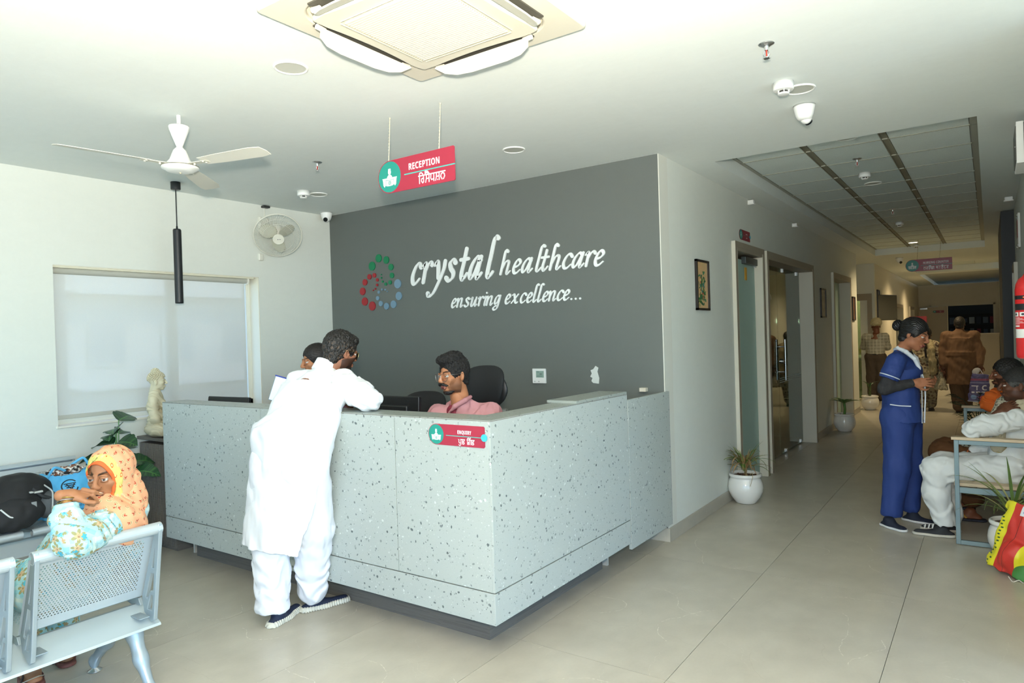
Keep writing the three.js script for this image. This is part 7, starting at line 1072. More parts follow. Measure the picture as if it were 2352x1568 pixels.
// --- the nurse ---
{
  const base = [-0.58, 0, -6.1], p = person('nurse in royal blue tunic and trousers with white collar, head bent over her hands', base), SK = 0xa06a4c;
  const hc = [-0.478, 1.475, -6.05], hq = frame([0.86, -0.3, 0.28], [0.22, 1, 0.02]);
  const J = { P: [-0.59, 0.88, -6.12], W: [-0.585, 1.03, -6.12], C: [-0.575, 1.2, -6.11], N: [-0.555, 1.345, -6.09], HB: [-0.52, 1.41, -6.075], SL: [-0.56, 1.285, -6.27], SR: [-0.59, 1.28, -5.94], EL: [-0.62, 1.06, -6.33], WrL: [-0.44, 1.1, -6.17], ER: [-0.67, 1.07, -5.9], WrR: [-0.475, 1.115, -5.95], HL: [-0.57, 0.86, -6.2], HR: [-0.6, 0.86, -6.03], KL: [-0.535, 0.46, -6.21], KR: [-0.61, 0.45, -6.03], AL: [-0.55, 0.09, -6.22], AR: [-0.665, 0.08, -6.02] };
  const skinC = plainColor(SK), nk = (x, y, z) => SK;
  p.add('body', joinSkins([skin(bodyField(J, 0.82), 0.013, { color: nk }), placed(headGeo({ skin: SK, female: 1, lips: 0x8a4a42, cell: 0.004, browT: 0.0055 }), hc, hq), skin(handField([-0.475, 1.115, -5.95], [0.93, 0.02, -0.2], [0.1, -0.25, -0.95], -1, 0.45, 0.88), 0.004, { color: skinC }), skin(handField([-0.44, 1.1, -6.17], [0.85, 0.05, 0.45], [0, 0.6, 0.8], 1, 0.55, 0.88), 0.004, { color: skinC })]), skinMat);
  eyesOf({}, p, p.o, hc, hq, [0, -0.35, 1]);
  const strands = (x, y, z) => 0.0016 * Math.sin(Math.atan2(x, y - 0.0) * 60 + noise3(x * 20, y * 20, z * 20) * 3);
  p.add('hair', placed(skin(hairField({ t: 0.01, top: 0.014, nape: 1, low: -0.075, line: 0.002 }), 0.004, { bump: strands }), hc, hq), M(0x100e0f, 0.35));
  p.add('hair_bun', placed(skin(new Field(0.015).ell([0, 0.035, -0.135], [0.042, 0.044, 0.038]).ell([0, 0.03, -0.1], [0.03, 0.03, 0.03]), 0.0045, { bump: (x, y, z) => 0.002 * Math.sin(Math.atan2(x, y - 0.035) * 14 + z * 300) }), hc, hq), M(0x100e0f, 0.4));
  p.add('hair_clip', [0, 1, 2].map((k) => placed(prep(box(0.008, 0.026, 0.01, 0.043 - k * 0.003, 0.045 + k * 0.002, -0.148 + k * 0.014, 0.003).rotateZ(0.0)), hc, hq)), M(0x2f8fc9, 0.3));
  p.add('hair_lock', [placed(prep(tube([[0.068, 0.02, 0.03], [0.071, -0.02, 0.033], [0.066, -0.055, 0.02], [0.06, -0.075, 0.012]], 0.004, 6)), hc, hq)], M(0x120f10, 0.4));
  const blue = M(0x1f3878, 0.75), piping = M(0xdfe4ea, 0.6);
  const T = new Field(0.045).cone([-0.585, 1.0, -6.12], [-0.575, 1.22, -6.11], [0.165, 0.118], [0.17, 0.122], [0.1, 0, 1]).cone([-0.578, 0.8, -6.115], [-0.585, 1.04, -6.12], [0.2, 0.145], [0.168, 0.12], [0.1, 0, 1]).ell([-0.5, 1.18, -6.1], [0.065, 0.075, 0.13]).cap([-0.565, 1.285, -6.24], [-0.59, 1.28, -5.97], 0.062, 0.062).cap([-0.57, 1.26, -6.11], [-0.556, 1.33, -6.095], 0.09, 0.06);
  T.half([0, -1, 0], [0, 0.793, 0], 0.004); T.fn((x, y, z) => Math.max(y - 0.88, Math.abs(x + 0.63 + (y - 0.88) * 0.06) - 0.006 - (0.88 - y) * 0.06, -(z + 6.02))).sub(0.004);
  T.cone([-0.54, 1.28, -6.09], [-0.51, 1.42, -6.06], [0.02, 0.045], [0.08, 0.075], [0, 0, 1], 0.001).sub(0.006);
  p.add('tunic', skin(T, 0.0075, { bump: folds(0.0045, 7, 4) }), blue);
  for (const [a, b, c] of [[J.SR, J.ER, -5.9], [J.SL, J.EL, -6.33]]) { const e = lerp3(a, b, 0.66); p.add('sleeve', skin(new Field(0.02).chain([a, lerp3(a, b, 0.35), e], [0.068, 0.067, 0.069]).half(add3(b, a, -1), e, 0.003), 0.007, { bump: folds(0.003, 12, 12) }), blue); const d = V(...b).sub(V(...a)).normalize(); p.add('sleeve_piping', new THREE.TorusGeometry(0.069, 0.0042, 8, 36).applyQuaternion(new THREE.Quaternion().setFromUnitVectors(V(0, 0, 1), d)).translate(...lerp3(a, b, 0.56)), piping); }
  const dark = M(0x2b2a2c, 0.85); for (const [e, w] of [['ER', 'WrR'], ['EL', 'WrL']]) { const s = lerp3(J['S' + e[1]], J[e], 0.6); p.add('inner_sleeve', skin(new Field(0.02).chain([s, J[e], lerp3(J[e], J[w], 0.86)], [0.05, 0.047, 0.034]), 0.007, { bump: folds(0.0025, 16, 16) }), dark); }
  p.add('inner_shirt', skin(new Field(0.02).ell([-0.545, 1.32, -6.09], [0.058, 0.05, 0.062]), 0.008), dark);
  const pt = (g) => p.add('collar', g, piping);
  for (const s of [-1, 1]) pt(skin(new Field(0.006).chain([[-0.615, 1.362, -6.1], [-0.585, 1.375, -6.1 + s * 0.055], [-0.53, 1.345, -6.09 + s * 0.085], [-0.475, 1.29, -6.085 + s * 0.062]], [0.012, 0.015, 0.017, 0.015]).chain([[-0.475, 1.29, -6.085 + s * 0.062], [-0.45, 1.22, -6.075 + s * 0.03], [-0.442, 1.17, -6.07 + s * 0.012]], [0.015, 0.013, 0.005]), 0.005));
  p.add('front_piping', [tube([[-0.432, 1.17, -6.075], [-0.418, 1.1, -6.07], [-0.415, 1.0, -6.07], [-0.42, 0.9, -6.065], [-0.425, 0.8, -6.06]], 0.0055, 8, 30), tube([[-0.438, 1.17, -6.05], [-0.434, 1.0, -6.03], [-0.437, 0.8, -6.02]], 0.003, 6, 20)], piping);
  p.add('pocket_piping', tube([[-0.64, 0.945, -5.935], [-0.575, 0.938, -5.928], [-0.5, 0.936, -5.935]], 0.0042, 8), piping);
  p.add('trousers', skin(new Field(0.04).cap([-0.57, 0.86, -6.2], [-0.6, 0.86, -6.04], 0.115, 0.115).chain([[-0.6, 0.82, -6.04], J.KR, [-0.66, 0.1, -6.02]], [0.118, 0.09, 0.078]).chain([[-0.56, 0.82, -6.2], J.KL, [-0.55, 0.12, -6.22]], [0.112, 0.086, 0.074]).half([0, -1, 0], [0, 0.07, 0], 0.004), 0.008, { bump: folds(0.005, 8, 4) }), blue);
  p.add('bangle', new THREE.TorusGeometry(0.03, 0.004, 8, 30).rotateY(1.35).translate(-0.483, 1.112, -5.952), M(0xc4c0b4, 0.25, { metalness: 1 }));
  const navy = M(0x151d30, 0.8), sole = M(0xd9dadb, 0.5); shoe(p, [-0.72, 0.001, -5.98], [-0.545, 0.001, -5.83], navy, sole, { sole: 0.018 }); shoe(p, [-0.6, 0.001, -6.22], [-0.37, 0.001, -6.14], navy, sole, { sole: 0.018 });
}
// --- the near man on the bench, in white ---
{
  const base = [-0.05, 0, -5.95], p = person('seated man in white with a beige scarf, elbow on the bench arm', base), SK = 0x5d3a29;
  const hc = [0.15, 1.1, -5.96], hq = frame([-0.95, 0.02, 0.12], [0.06, 1, 0]);
  const J = { P: [0.11, 0.52, -5.98], W: [0.135, 0.64, -5.98], C: [0.13, 0.8, -5.98], N: [0.14, 0.95, -5.97], HB: [0.15, 1.0, -5.965], SL: [0.135, 0.88, -5.82], SR: [0.13, 0.89, -6.14], EL: [-0.115, 0.805, -5.715], WrL: [0.045, 0.93, -5.8], ER: [0.04, 0.66, -6.2], WrR: [-0.16, 0.575, -6.08], HL: [0.08, 0.5, -5.89], HR: [0.08, 0.5, -6.08], KL: [-0.37, 0.47, -5.87], KR: [-0.33, 0.475, -6.07], AL: [-0.29, 0.09, -5.86], AR: [-0.26, 0.09, -6.02] };
  const skinC = plainColor(SK), beard = (x, y, z) => (y < -0.105 || z < -0.02 ? 0 : y < -0.075 ? 0.45 : Math.abs(x) > 0.04 && y < -0.03 ? 0.35 : y > -0.056 && y < -0.044 && z > 0.07 ? 0.4 : 0);
  p.add('body', joinSkins([skin(bodyField(J, 0.86), 0.014, { color: skinC }), placed(headGeo({ skin: SK, hair: 0x1c1a18, beard, lips: 0x47281f, cell: 0.004 }), hc, hq), skin(handField([0.04, 0.925, -5.795], [0.75, 0.55, -0.25], [0.3, -0.6, -0.7], 1, 0.5, 0.95), 0.0042, { color: skinC }), skin(handField(J.WrR, [-0.85, -0.28, 0.35], [0, -0.95, -0.2], 1, 0.4, 0.95), 0.0048, { color: skinC })]), skinMat);
  eyesOf({}, p, p.o, hc, hq);
  p.add('hair', placed(skin(hairField({ t: 0.009, top: 0.013, nape: 1, low: -0.065 }), 0.0045, { bump: (x, y, z) => 0.0016 * noise3(x * 150, y * 150, z * 150), color: (x, y, z) => (y < 0.03 && noise3(x * 60, y * 60, z * 60) > -0.2 ? 0x4a4a48 : 0x1d1c1b) }), hc, hq), M(0xffffff, 0.7, { vertexColors: true }));
  const wh = M(0xd9dcda, 0.75);
  const S = new Field(0.05).chain([J.P, J.W, J.C], [0.155, 0.145, 0.145]).cap([0.135, 0.875, -5.86], [0.13, 0.885, -6.1], 0.075, 0.075).cap(J.C, J.N, 0.11, 0.06).half([1, 0, 0], [0.247, 0, 0], 0.02);
  p.add('shirt', skin(S, 0.009, { bump: folds(0.008, 8, 5) }), wh);
  p.add('sleeve', skin(new Field(0.03).chain([J.SL, lerp3(J.SL, J.EL, 0.5), J.EL], [0.077, 0.066, 0.056]).chain([J.EL, lerp3(J.EL, J.WrL, 0.45)], [0.056, 0.056]).half([0, -1, 0], [0, 0.757, 0], 0.006), 0.007, { bump: (x, y, z) => 0.004 * Math.sin((x + y * 1.5) * 60 + 4 * noise3(x * 9, y * 9, z * 9)) }), wh);
  p.add('cuff', skin(new Field(0.01).cone(lerp3(J.EL, J.WrL, 0.36), lerp3(J.EL, J.WrL, 0.62), [0.056, 0.055], [0.05, 0.048], [0, 0, 1]), 0.006), wh);
  p.add('sleeve', skin(new Field(0.03).chain([J.SR, J.ER, lerp3(J.ER, J.WrR, 0.75)], [0.075, 0.06, 0.045]), 0.009, { bump: folds(0.005, 12, 12) }), wh);
  const tb = (x, y, z) => folds(0.005, 9, 7)(x, y, z) + 0.0045 * Math.sin(y * 55 + x * 20 + 5 * noise3(x * 6, y * 4, z * 6));
  p.add('trousers', joinSkins([skin(new Field(0.04).cap([0.1, 0.52, -5.9], [0.1, 0.52, -6.08], 0.12, 0.12).chain([[0.08, 0.515, -5.89], [-0.35, 0.485, -5.87]], [0.105, 0.088]).chain([[-0.35, 0.485, -5.87], [-0.345, 0.3, -5.865], [-0.295, 0.11, -5.86]], [0.09, 0.083, 0.072]).half([0, -1, 0], [0, 0.085, 0], 0.004).half([1, 0, 0], [0.247, 0, 0], 0.02), 0.008, { bump: tb }), skin(new Field(0.04).chain([[0.08, 0.515, -6.08], [-0.31, 0.49, -6.07]], [0.105, 0.086]).chain([[-0.31, 0.49, -6.07], [-0.26, 0.12, -6.02]], [0.086, 0.07]), 0.009, { bump: tb })]), wh);
  p.add('neck_scarf', skin(new Field(0.03).chain([[0.2, 0.96, -6.0], [0.17, 0.965, -5.87], [0.08, 0.9, -5.83], [0.04, 0.8, -5.83], [0.03, 0.68, -5.85]], [0.035, 0.04, 0.038, 0.035, 0.045]).chain([[0.17, 0.96, -6.06], [0.06, 0.9, -6.1], [0.0, 0.78, -6.06]], [0.035, 0.035, 0.03]).half([1, 0, 0], [0.247, 0, 0], 0.01), 0.007, { bump: folds(0.006, 18, 8), color: (x, y, z) => (Math.abs(z + 5.86 + (y - 0.9) * 0.1) < 0.006 ? 0xb59a52 : 0xb3a98f) }), M(0xffffff, 0.85, { vertexColors: true }));
  p.add('wrist_thread', new THREE.TorusGeometry(0.027, 0.004, 8, 24).rotateY(1.57 - 0.3).translate(-0.15, 0.578, -6.085), M(0xc4632a, 0.7));
  const cv = M(0x2a2c30, 0.8), rb = M(0xc2beb2, 0.6);
  shoe(p, [-0.235, 0.001, -5.86], [-0.51, 0.001, -5.83], cv, rb, { sole: 0.02 }); shoe(p, [-0.21, 0.001, -6.03], [-0.47, 0.001, -5.99], cv, rb, { sole: 0.02 });
  p.add('shoe_laces', [0, 1, 2].map((k) => tube([[-0.375 - k * 0.025, 0.062 - k * 0.004, -5.81], [-0.37 - k * 0.025, 0.082 - k * 0.005, -5.845], [-0.38 - k * 0.025, 0.062 - k * 0.004, -5.885]], 0.005, 6)), M(0xe9e9e6, 0.7));
}
// --- the far man on the bench, with an orange scarf ---
{
  const base = [0, 0, -6.7], p = person('bearded man with an orange scarf and brown trousers seated on the wooden bench', base), SK = 0x7a4a32;
  const hc = [0.1, 1.13, -6.72], hq = frame([-0.96, 0.0, 0.2], [0.04, 1, 0]);
  const J = { P: [0.1, 0.52, -6.72], W: [0.12, 0.65, -6.72], C: [0.12, 0.81, -6.72], N: [0.12, 0.96, -6.72], HB: [0.11, 1.01, -6.72], SL: [0.1, 0.9, -6.55], SR: [0.12, 0.9, -6.89], EL: [-0.03, 0.67, -6.52], WrL: [-0.24, 0.54, -6.6], ER: [0.02, 0.67, -6.95], WrR: [-0.2, 0.545, -6.85], HL: [0.08, 0.5, -6.62], HR: [0.08, 0.5, -6.82], KL: [-0.36, 0.48, -6.6], KR: [-0.35, 0.48, -6.84], AL: [-0.14, 0.11, -6.52], AR: [-0.2, 0.1, -6.8] };
  const skinC = plainColor(SK), beard = (x, y, z) => (y < -0.11 || z < -0.01 ? 0 : y < -0.07 ? 0.85 : Math.abs(x) > 0.035 && y < -0.025 ? 0.8 : y > -0.056 && y < -0.043 && z > 0.06 ? 0.8 : 0);
  p.add('body', joinSkins([skin(bodyField(J, 0.88), 0.014, { color: skinC }), placed(headGeo({ skin: SK, hair: 0x14110f, beard, cell: 0.0045 }), hc, hq), skin(handField(J.WrL, [-0.95, -0.25, 0.1], [0, -1, 0.1], -1, 0.3, 0.95), 0.005, { color: skinC }), skin(handField(J.WrR, [-0.95, -0.25, 0.1], [0, -1, 0.1], 1, 0.3, 0.95), 0.006, { color: skinC }), skin(footField([-0.08, 0.022, -6.42], [-0.33, 0.022, -6.42], 0.05), 0.007, { color: skinC }), skin(footField([-0.15, 0.022, -6.8], [-0.4, 0.022, -6.8], 0.05), 0.008, { color: skinC })]), skinMat);
  eyesOf({}, p, p.o, hc, hq);
  p.add('hair', placed(skin(hairField({ t: 0.012, top: 0.017, nape: 1, low: -0.08 }), 0.005, { bump: (x, y, z) => 0.003 * noise3(x * 60, y * 50, z * 60) }), hc, hq), hairMat(0x14110f));
  p.add('beard', placed(skin(new Field(0.015).ell([0, -0.095, 0.05], [0.036, 0.026, 0.034]).cap([0.03, -0.08, 0.035], [0.052, -0.04, 0.0], 0.016, 0.01).cap([-0.03, -0.08, 0.035], [-0.052, -0.04, 0.0], 0.016, 0.01), 0.0045, { bump: (x, y, z) => 0.002 * noise3(x * 140, y * 120, z * 140) }), hc, hq), hairMat(0x1a1513));
  p.add('orange_scarf', skin(new Field(0.03).chain([[0.06, 1.0, -6.7], [0.0, 0.95, -6.62], [-0.03, 0.9, -6.6], [0.04, 0.87, -6.58]], [0.045, 0.05, 0.045, 0.05]).chain([[0.15, 0.99, -6.62], [0.05, 0.93, -6.58]], [0.045, 0.055]).cap([0.15, 1, -6.8], [0.04, 0.96, -6.8], 0.05, 0.04), 0.007, { bump: (x, y, z) => 0.006 * Math.sin((x + y * 1.2) * 70 + 4 * noise3(x * 9, y * 9, z * 9)) }), M(0xc65a14, 0.85));
  const pr = M(0xffffff, 0.8, { map: motif(256, 256, '#b9b29a', (g, i) => petal(g, 4, 7, 6, ['#3d3a32', '#5b5648', '#e2dccb'][i % 3]), 90) });
  p.add('shirt', uvBox(skin(new Field(0.05).chain([J.P, J.W, J.C], [0.155, 0.145, 0.145]).cap(J.SL, J.SR, 0.07, 0.07).cap(J.C, J.N, 0.11, 0.06).chain([J.SL, J.EL, lerp3(J.EL, J.WrL, 0.72)], [0.075, 0.06, 0.045]).chain([J.SR, J.ER, lerp3(J.ER, J.WrR, 0.75)], [0.075, 0.06, 0.045]).half([1, 0, 0], [0.247, 0, 0], 0.02), 0.009, { bump: folds(0.006, 9, 6) }), 0.14), pr);
  p.add('trousers', skin(new Field(0.04).cap([0.1, 0.52, -6.64], [0.1, 0.52, -6.82], 0.12, 0.12).chain([[0.08, 0.515, -6.62], [-0.35, 0.495, -6.6], [-0.24, 0.28, -6.55], [-0.14, 0.16, -6.5]], [0.105, 0.088, 0.085, 0.075]).chain([[0.08, 0.515, -6.82], [-0.34, 0.49, -6.84], [-0.2, 0.16, -6.8]], [0.105, 0.088, 0.075]).half([1, 0, 0], [0.247, 0, 0], 0.02), 0.01, { bump: folds(0.007, 9, 6) }), M(0x5e3c1d, 0.85));
  for (const z of [-6.42, -6.8]) { const h = [z === -6.42 ? -0.05 : -0.13, 0.002, z], t = [h[0] - 0.3, 0.002, z]; const s = p.add('sandal', skin(footField(h, t, 0.05, 0.046).half([0, 1, 0], [0, 0.022, 0], 0.004), 0.007), M(0x1e2230, 0.7)); p.add('sandal_strap', [tube([[t[0] + 0.06, 0.03, z], [t[0] + 0.12, 0.07, z + 0.03], [t[0] + 0.17, 0.03, z + 0.05]], 0.008, 6), tube([[t[0] + 0.06, 0.03, z], [t[0] + 0.12, 0.07, z - 0.03], [t[0] + 0.17, 0.03, z - 0.05]], 0.008, 6)], M(0xb98a3a, 0.6), s); }
}
// --- three people far down the corridor ---
function farPerson(label, base, J, hc, f, SK, o) {
  const p = person(label, base), skinC = plainColor(SK), hq = frame(f);
  p.add('body', joinSkins([skin(bodyField(J, o.s ?? 0.9), 0.018, { color: skinC }), placed(headGeo({ skin: SK, cell: 0.007, female: o.female, hair: 0x15120f }), hc, hq), skin(handField(J.WrL, o.dL, [0, 0, 1], 1, 0.4, 0.95), 0.007, { color: skinC }), skin(handField(J.WrR, o.dR, [0, 0, 1], -1, 0.5, 0.95), 0.007, { color: skinC })]), skinMat);
  eyesOf({}, p, p.o, hc, hq);
  return { p, hq };
}
{
  const J = { P: [-1.92, 0.95, -15.6], W: [-1.92, 1.06, -15.6], C: [-1.91, 1.24, -15.6], N: [-1.9, 1.42, -15.6], HB: [-1.895, 1.47, -15.62], SL: [-2.09, 1.33, -15.62], SR: [-1.74, 1.33, -15.57], EL: [-2.15, 1.13, -15.7], WrL: [-1.95, 1.06, -15.82], ER: [-1.7, 1.12, -15.66], WrR: [-1.9, 1.1, -15.84], HL: [-2.0, 0.92, -15.6], HR: [-1.84, 0.92, -15.6], KL: [-2.0, 0.5, -15.6], KR: [-1.83, 0.5, -15.58], AL: [-1.99, 0.08, -15.6], AR: [-1.83, 0.08, -15.58] };
  const hc = [-1.9, 1.54, -15.62], { p, hq } = farPerson('man in cream turban and checked grey shirt standing with folded arms', [-1.92, 0, -15.6], J, hc, [-0.35, 0, -0.95], 0x6b4330, { dL: [0.8, 0.2, -0.1], dR: [-0.8, 0.1, -0.1] });
  p.add('turban', placed(skin(new Field(0.03).ell([0, 0.075, -0.02], [0.105, 0.085, 0.125]).ell([0, 0.12, -0.04], [0.085, 0.06, 0.1]).ell([0, -0.04, 0.09], [0.09, 0.08, 0.09]).sub(0.01), 0.007, { bump: (x, y, z) => 0.003 * Math.sin((y + z * 0.5 + Math.abs(x) * 0.4) * 140) }), hc, hq), M(0xb3aa88, 0.85));
  const check = canvasTex(128, 128, (g) => { g.fillStyle = '#8f8f84'; g.fillRect(0, 0, 128, 128); g.strokeStyle = '#b5b4a6'; g.lineWidth = 5; for (let i = 0; i < 128; i += 32) { g.strokeRect(i, -5, 32, 140); g.strokeRect(-5, i, 140, 32); } });
  p.add('shirt', uvBox(skin(new Field(0.05).cone([-1.92, 0.98, -15.6], [-1.91, 1.28, -15.6], [0.175, 0.13], [0.19, 0.12], [1, 0, 0.1]).cap(J.SL, J.SR, 0.07, 0.07).chain([J.SL, J.EL, J.WrL], [0.07, 0.06, 0.048]).chain([J.SR, J.ER, J.WrR], [0.07, 0.06, 0.048]), 0.012, { bump: folds(0.007) }), 0.25), M(0xffffff, 0.85, { map: check }));
  p.add('belt', skin(new Field(0.02).cone([-1.92, 0.96, -15.6], [-1.92, 1.0, -15.6], [0.165, 0.12], [0.165, 0.12], [1, 0, 0.1]), 0.01), M(0x1c1815, 0.6));
  p.add('trousers', skin(new Field(0.04).cap([-1.99, 0.92, -15.6], [-1.85, 0.92, -15.6], 0.12, 0.12).chain([J.HL, J.KL, [-1.99, 0.1, -15.6]], [0.115, 0.095, 0.085]).chain([J.HR, J.KR, [-1.83, 0.1, -15.58]], [0.115, 0.095, 0.085]), 0.014, { bump: folds(0.006) }), M(0x453b31, 0.85));
  shoe(p, [-1.97, 0.001, -15.55], [-2.05, 0.001, -15.8], M(0xa9a496, 0.6), M(0xd0ccc0, 0.6)); shoe(p, [-1.82, 0.001, -15.53], [-1.84, 0.001, -15.8], M(0xa9a496, 0.6), M(0xd0ccc0, 0.6));
}
{
  const J = { P: [-0.95, 0.86, -14.25], W: [-0.95, 0.98, -14.25], C: [-0.95, 1.14, -14.25], N: [-0.94, 1.26, -14.25], HB: [-0.935, 1.3, -14.26], SL: [-1.1, 1.19, -14.25], SR: [-0.8, 1.18, -14.23], EL: [-1.15, 0.95, -14.2], WrL: [-1.05, 0.8, -14.1], ER: [-0.72, 0.93, -14.2], WrR: [-0.7, 0.74, -14.15], HL: [-1.03, 0.83, -14.25], HR: [-0.87, 0.83, -14.25], KL: [-1.03, 0.46, -14.22], KR: [-0.87, 0.46, -14.3], AL: [-1.02, 0.08, -14.2], AR: [-0.9, 0.08, -14.35] };
  const hc = [-0.93, 1.37, -14.26], { p, hq } = farPerson('woman in beige floral suit with a dark plait walking away', [-0.95, 0, -14.25], J, hc, [0.1, 0, -1], 0x6b4330, { female: 1, s: 0.82, dL: [0.2, -1, 0.1], dR: [0, -1, 0.1] });
  p.add('hair', placed(skin(hairField({ t: 0.01, nape: 1, low: -0.1 }), 0.007), hc, hq), hairMat(0x14100e));
  p.add('plait', tube([[-0.93, 1.36, -14.16], [-0.945, 1.22, -14.12], [-0.95, 1.08, -14.1], [-0.93, 0.96, -14.1]], 0.015, 8), hairMat(0x14100e));
  const fl = M(0xffffff, 0.85, { map: brownFloral });
  p.add('suit', uvBox(skin(new Field(0.05).cone([-0.95, 0.46, -14.25], [-0.95, 0.98, -14.25], [0.21, 0.16], [0.165, 0.13], [1, 0, 0]).cone([-0.95, 0.95, -14.25], [-0.95, 1.17, -14.25], [0.165, 0.13], [0.165, 0.11], [1, 0, 0]).cap(J.SL, J.SR, 0.065, 0.065).chain([J.SL, J.EL], [0.07, 0.07]).chain([J.SR, J.ER], [0.07, 0.075]), 0.012, { bump: folds(0.008) }), 0.3), fl);
  p.add('trousers', uvBox(skin(new Field(0.03).chain([J.HL, J.KL, [-1.02, 0.12, -14.2]], [0.1, 0.1, 0.085]).chain([J.HR, J.KR, [-0.9, 0.12, -14.35]], [0.1, 0.1, 0.085]), 0.014, { bump: folds(0.008) }), 0.3), fl);
  p.add('shawl', skin(new Field(0.03).chain([[-0.88, 1.24, -14.2], [-0.85, 1.1, -14.1], [-0.84, 0.9, -14.07], [-0.83, 0.72, -14.07]], [0.05, 0.055, 0.055, 0.06]), 0.01, { bump: folds(0.008, 18, 4) }), M(0x8a8062, 0.85));
  shoe(p, [-1.02, 0.001, -14.12], [-1.03, 0.001, -14.36], M(0x2d2826, 0.7), M(0x3a3532, 0.7)); shoe(p, [-0.9, 0.001, -14.28], [-0.89, 0.001, -14.52], M(0x2d2826, 0.7), M(0x3a3532, 0.7));
  tag(mesh('plastic_bag', skin(new Field(0.03).cone([-0.74, 0.4, -14.1], [-0.72, 0.7, -14.14], [0.14, 0.07], [0.03, 0.02], [1, 0, 0]), 0.01, { bump: folds(0.012, 14, 10) }), M(0xa6a08a, 0.35, { transmission: 0.3 })), 'crumpled pale plastic bag carried by the woman in the floral suit', 'bag');
}
{
  const J = { P: [-0.43, 0.95, -14.2], W: [-0.43, 1.07, -14.2], C: [-0.43, 1.25, -14.2], N: [-0.43, 1.42, -14.2], HB: [-0.43, 1.47, -14.21], SL: [-0.63, 1.34, -14.2], SR: [-0.23, 1.34, -14.2], EL: [-0.7, 1.07, -14.2], WrL: [-0.69, 0.85, -14.12], ER: [-0.15, 1.06, -14.2], WrR: [-0.15, 0.82, -14.13], HL: [-0.52, 0.92, -14.2], HR: [-0.34, 0.92, -14.2], KL: [-0.5, 0.5, -14.2], KR: [-0.36, 0.5, -14.26], AL: [-0.47, 0.08, -14.16], AR: [-0.36, 0.08, -14.34] };
  const hc = [-0.43, 1.54, -14.22], { p, hq } = farPerson('broad man in a long brown tunic walking away down the corridor with a bag', [-0.43, 0, -14.2], J, hc, [0.05, 0, -1], 0x5d3a29, { s: 0.95, dL: [0.1, -1, 0.1], dR: [0, -1, 0.05] });
  p.add('hair', placed(skin(hairField({ t: 0.012, top: 0.016, nape: 1, low: -0.08 }), 0.007, { bump: (x, y, z) => 0.003 * noise3(x * 60, y * 60, z * 60) }), hc, hq), hairMat(0x15120f));
  p.add('tunic', skin(new Field(0.05).cone([-0.44, 0.5, -14.2], [-0.43, 1.05, -14.2], [0.24, 0.18], [0.23, 0.16], [1, 0, 0]).cone([-0.43, 1.0, -14.2], [-0.43, 1.3, -14.2], [0.23, 0.16], [0.215, 0.13], [1, 0, 0]).cap(J.SL, J.SR, 0.075, 0.075).cap(J.C, J.N, 0.13, 0.07).chain([J.SL, J.EL, J.WrL], [0.08, 0.07, 0.055]).chain([J.SR, J.ER, lerp3(J.ER, J.WrR, 0.9)], [0.08, 0.07, 0.055]), 0.012, { bump: folds(0.008, 7, 3) }), M(0x604630, 0.85));
  p.add('trousers', skin(new Field(0.03).chain([J.HL, J.KL, [-0.47, 0.1, -14.16]], [0.12, 0.11, 0.09]).chain([J.HR, J.KR, [-0.36, 0.1, -14.34]], [0.12, 0.11, 0.09]), 0.014, { bump: folds(0.008) }), M(0x54402e, 0.85));
  shoe(p, [-0.47, 0.001, -14.1], [-0.47, 0.001, -14.36], M(0x4a2a20, 0.6), M(0x2d2826, 0.7)); shoe(p, [-0.36, 0.001, -14.28], [-0.35, 0.001, -14.54], M(0x4a2a20, 0.6), M(0x2d2826, 0.7));
  p.add('white_slip', skin(new Field(0.01).ell([-0.21, 0.73, -14.08], [0.07, 0.05, 0.008], new THREE.Quaternion().setFromEuler(new THREE.Euler(0, 0, 0.7))), 0.006), M(0xb9b9be, 0.6));
  const art = canvasTex(256, 384, (g, w, h) => { g.fillStyle = '#4a4a7c'; g.fillRect(0, 0, w, h); g.fillStyle = '#7a3a5c'; g.fillRect(20, 60, 216, 26); g.fillStyle = '#8b90b8'; g.fillRect(30, 110, 200, 8); g.fillStyle = '#c9ccdc'; g.font = 'bold 90px sans-serif'; g.fillText('C', 150, 210); g.fillRect(50, 150, 70, 10); g.fillRect(100, 150, 10, 60); g.fillRect(50, 228, 30, 20); g.fillRect(95, 228, 40, 20); g.fillRect(150, 228, 50, 20); g.fillStyle = '#6f8fc4'; g.beginPath(); g.arc(70, 300, 30, 0, 7); g.fill(); g.fillStyle = '#a8405f'; g.beginPath(); g.arc(150, 310, 32, 0, 7); g.fill(); g.fillStyle = '#8f97b4'; g.fillRect(0, 350, 256, 14); }, { clamp: true });
  const bf = prep(skin(new Field(0.02).cone([-0.19, 0.2, -14.05], [-0.15, 0.68, -14.07], [0.16, 0.05], [0.13, 0.035], [1, 0, 0]), 0.012, { bump: folds(0.006, 12, 8) })); { const P = bf.attributes.position, uv = bf.attributes.uv; for (let i = 0; i < P.count; i++) uv.setXY(i, (P.getX(i) + 0.35) / 0.36, (P.getY(i) - 0.18) / 0.5); }
  const b = thing('shopping_bag', 'blue printed shopping bag carried by the man in brown', 'bag', [0, 0, 0]); mesh('bag_body', bf, M(0xffffff, 0.5, { map: art }), b); mesh('bag_handle', tube([[-0.2, 0.67, -14.07], [-0.17, 0.78, -14.1], [-0.11, 0.67, -14.07]], 0.008, 6), M(0xb3b3bd, 0.5), b);
}
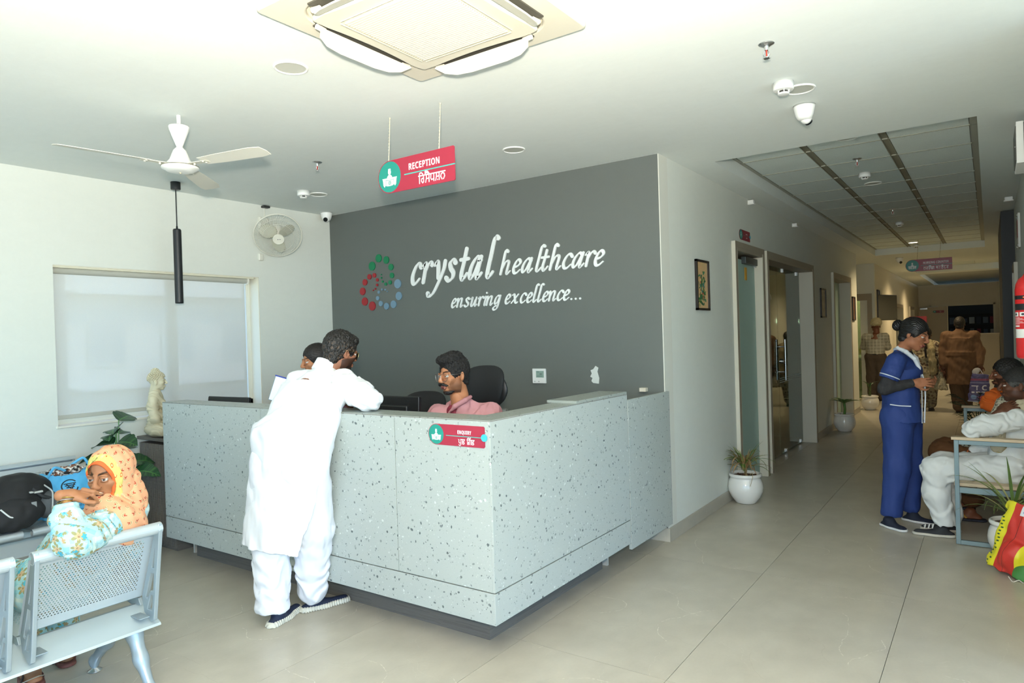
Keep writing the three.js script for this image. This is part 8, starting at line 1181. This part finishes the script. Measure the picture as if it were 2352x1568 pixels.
// --- the statue on the cabinet ---
{
  const s = thing('statue', 'cream stone statue of a seated figure in a draped robe on the cabinet', 'statue', [-5.41, 0.851, -2.8], 0), st = M(0xcfc6a8, 0.6), q = frame([0.62, 0, -0.78]);
  const hd = headField({ cell: 0.004 }), S = 0.62, hcL = [0, 0.432, 0.0];
  const add = (n, g) => mesh(n, placed(g, [0, 0, 0], q), st, s);
  add('head', placed(skin(hd.ell([0, -0.02, -0.005], [0.083, 0.055, 0.03]), 0.004), hcL, new THREE.Quaternion(), S));
  const curls = []; for (let i = 0; i < 150; i++) { const t = i / 150, y = 1 - t * 1.25, r = Math.sqrt(Math.max(0, 1 - y * y)), a = i * 2.39996, v = [Math.cos(a) * r * 0.08, 0.036 + y * 0.092, -0.012 + Math.sin(a) * r * 0.101]; if (v[2] > 0.035 && v[1] < 0.06) continue; curls.push(ball(0.011, ...v, 7)); } for (let i = 0; i < 40; i++) { const y = 1 - i / 40 * 1.1, r = Math.sqrt(Math.max(0, 1 - y * y)), a = i * 2.4; curls.push(ball(0.01, Math.cos(a) * r * 0.045, 0.125 + y * 0.04, -0.02 + Math.sin(a) * r * 0.045, 7)); } curls.push(ball(0.046, 0, 0.118, -0.02, 14));
  const cu = mesh('hair_curls', placed(prep(join(curls)), [0, 0, 0], new THREE.Quaternion()).applyMatrix4(new THREE.Matrix4().compose(V(...hcL), new THREE.Quaternion(), V(S, S, S))).applyQuaternion(q), st, s); cu.userData.kind = 'stuff';
  add('torso', skin(new Field(0.03).cap([0, 0.38, -0.01], [0, 0.33, -0.015], 0.03, 0.036).ell([0, 0.26, -0.01], [0.082, 0.09, 0.055]).cap([-0.075, 0.305, -0.015], [0.075, 0.305, -0.015], 0.034, 0.034).ell([0, 0.16, -0.005], [0.07, 0.08, 0.055]).chain([[-0.098, 0.295, -0.015], [-0.118, 0.19, -0.01], [-0.05, 0.13, 0.085], [0.0, 0.125, 0.1]], [0.032, 0.027, 0.02, 0.018]).chain([[0.098, 0.295, -0.015], [0.118, 0.19, -0.01], [0.05, 0.13, 0.085], [0.0, 0.12, 0.1]], [0.032, 0.028, 0.021, 0.018]), 0.006));
  add('robe', skin(new Field(0.03).ell([0, 0.06, 0.01], [0.15, 0.065, 0.11]).cap([-0.12, 0.055, 0.04], [0.1, 0.055, 0.1], 0.045, 0.04).cap([0.12, 0.055, 0.04], [-0.1, 0.055, 0.1], 0.045, 0.04).ell([0, 0.13, -0.01], [0.085, 0.075, 0.07]).chain([[-0.075, 0.325, 0.0], [-0.04, 0.25, 0.04], [0.05, 0.17, 0.05]], [0.03, 0.028, 0.03]).chain([[-0.07, 0.33, -0.02], [-0.1, 0.24, -0.02], [-0.115, 0.15, 0.0]], [0.032, 0.036, 0.04]).half([0, -1, 0], [0, 0.002, 0], 0.01), 0.006, { bump: (x, y, z) => 0.0035 * Math.sin((y * 1.4 + x * 0.8 + z * 0.4) * 130 + 3 * noise3(x * 10, y * 10, z * 10)) }));
}
scene.traverse((o) => { if (o.isMesh) o.castShadow = o.receiveShadow = true; });
renderer.render(scene, camera);
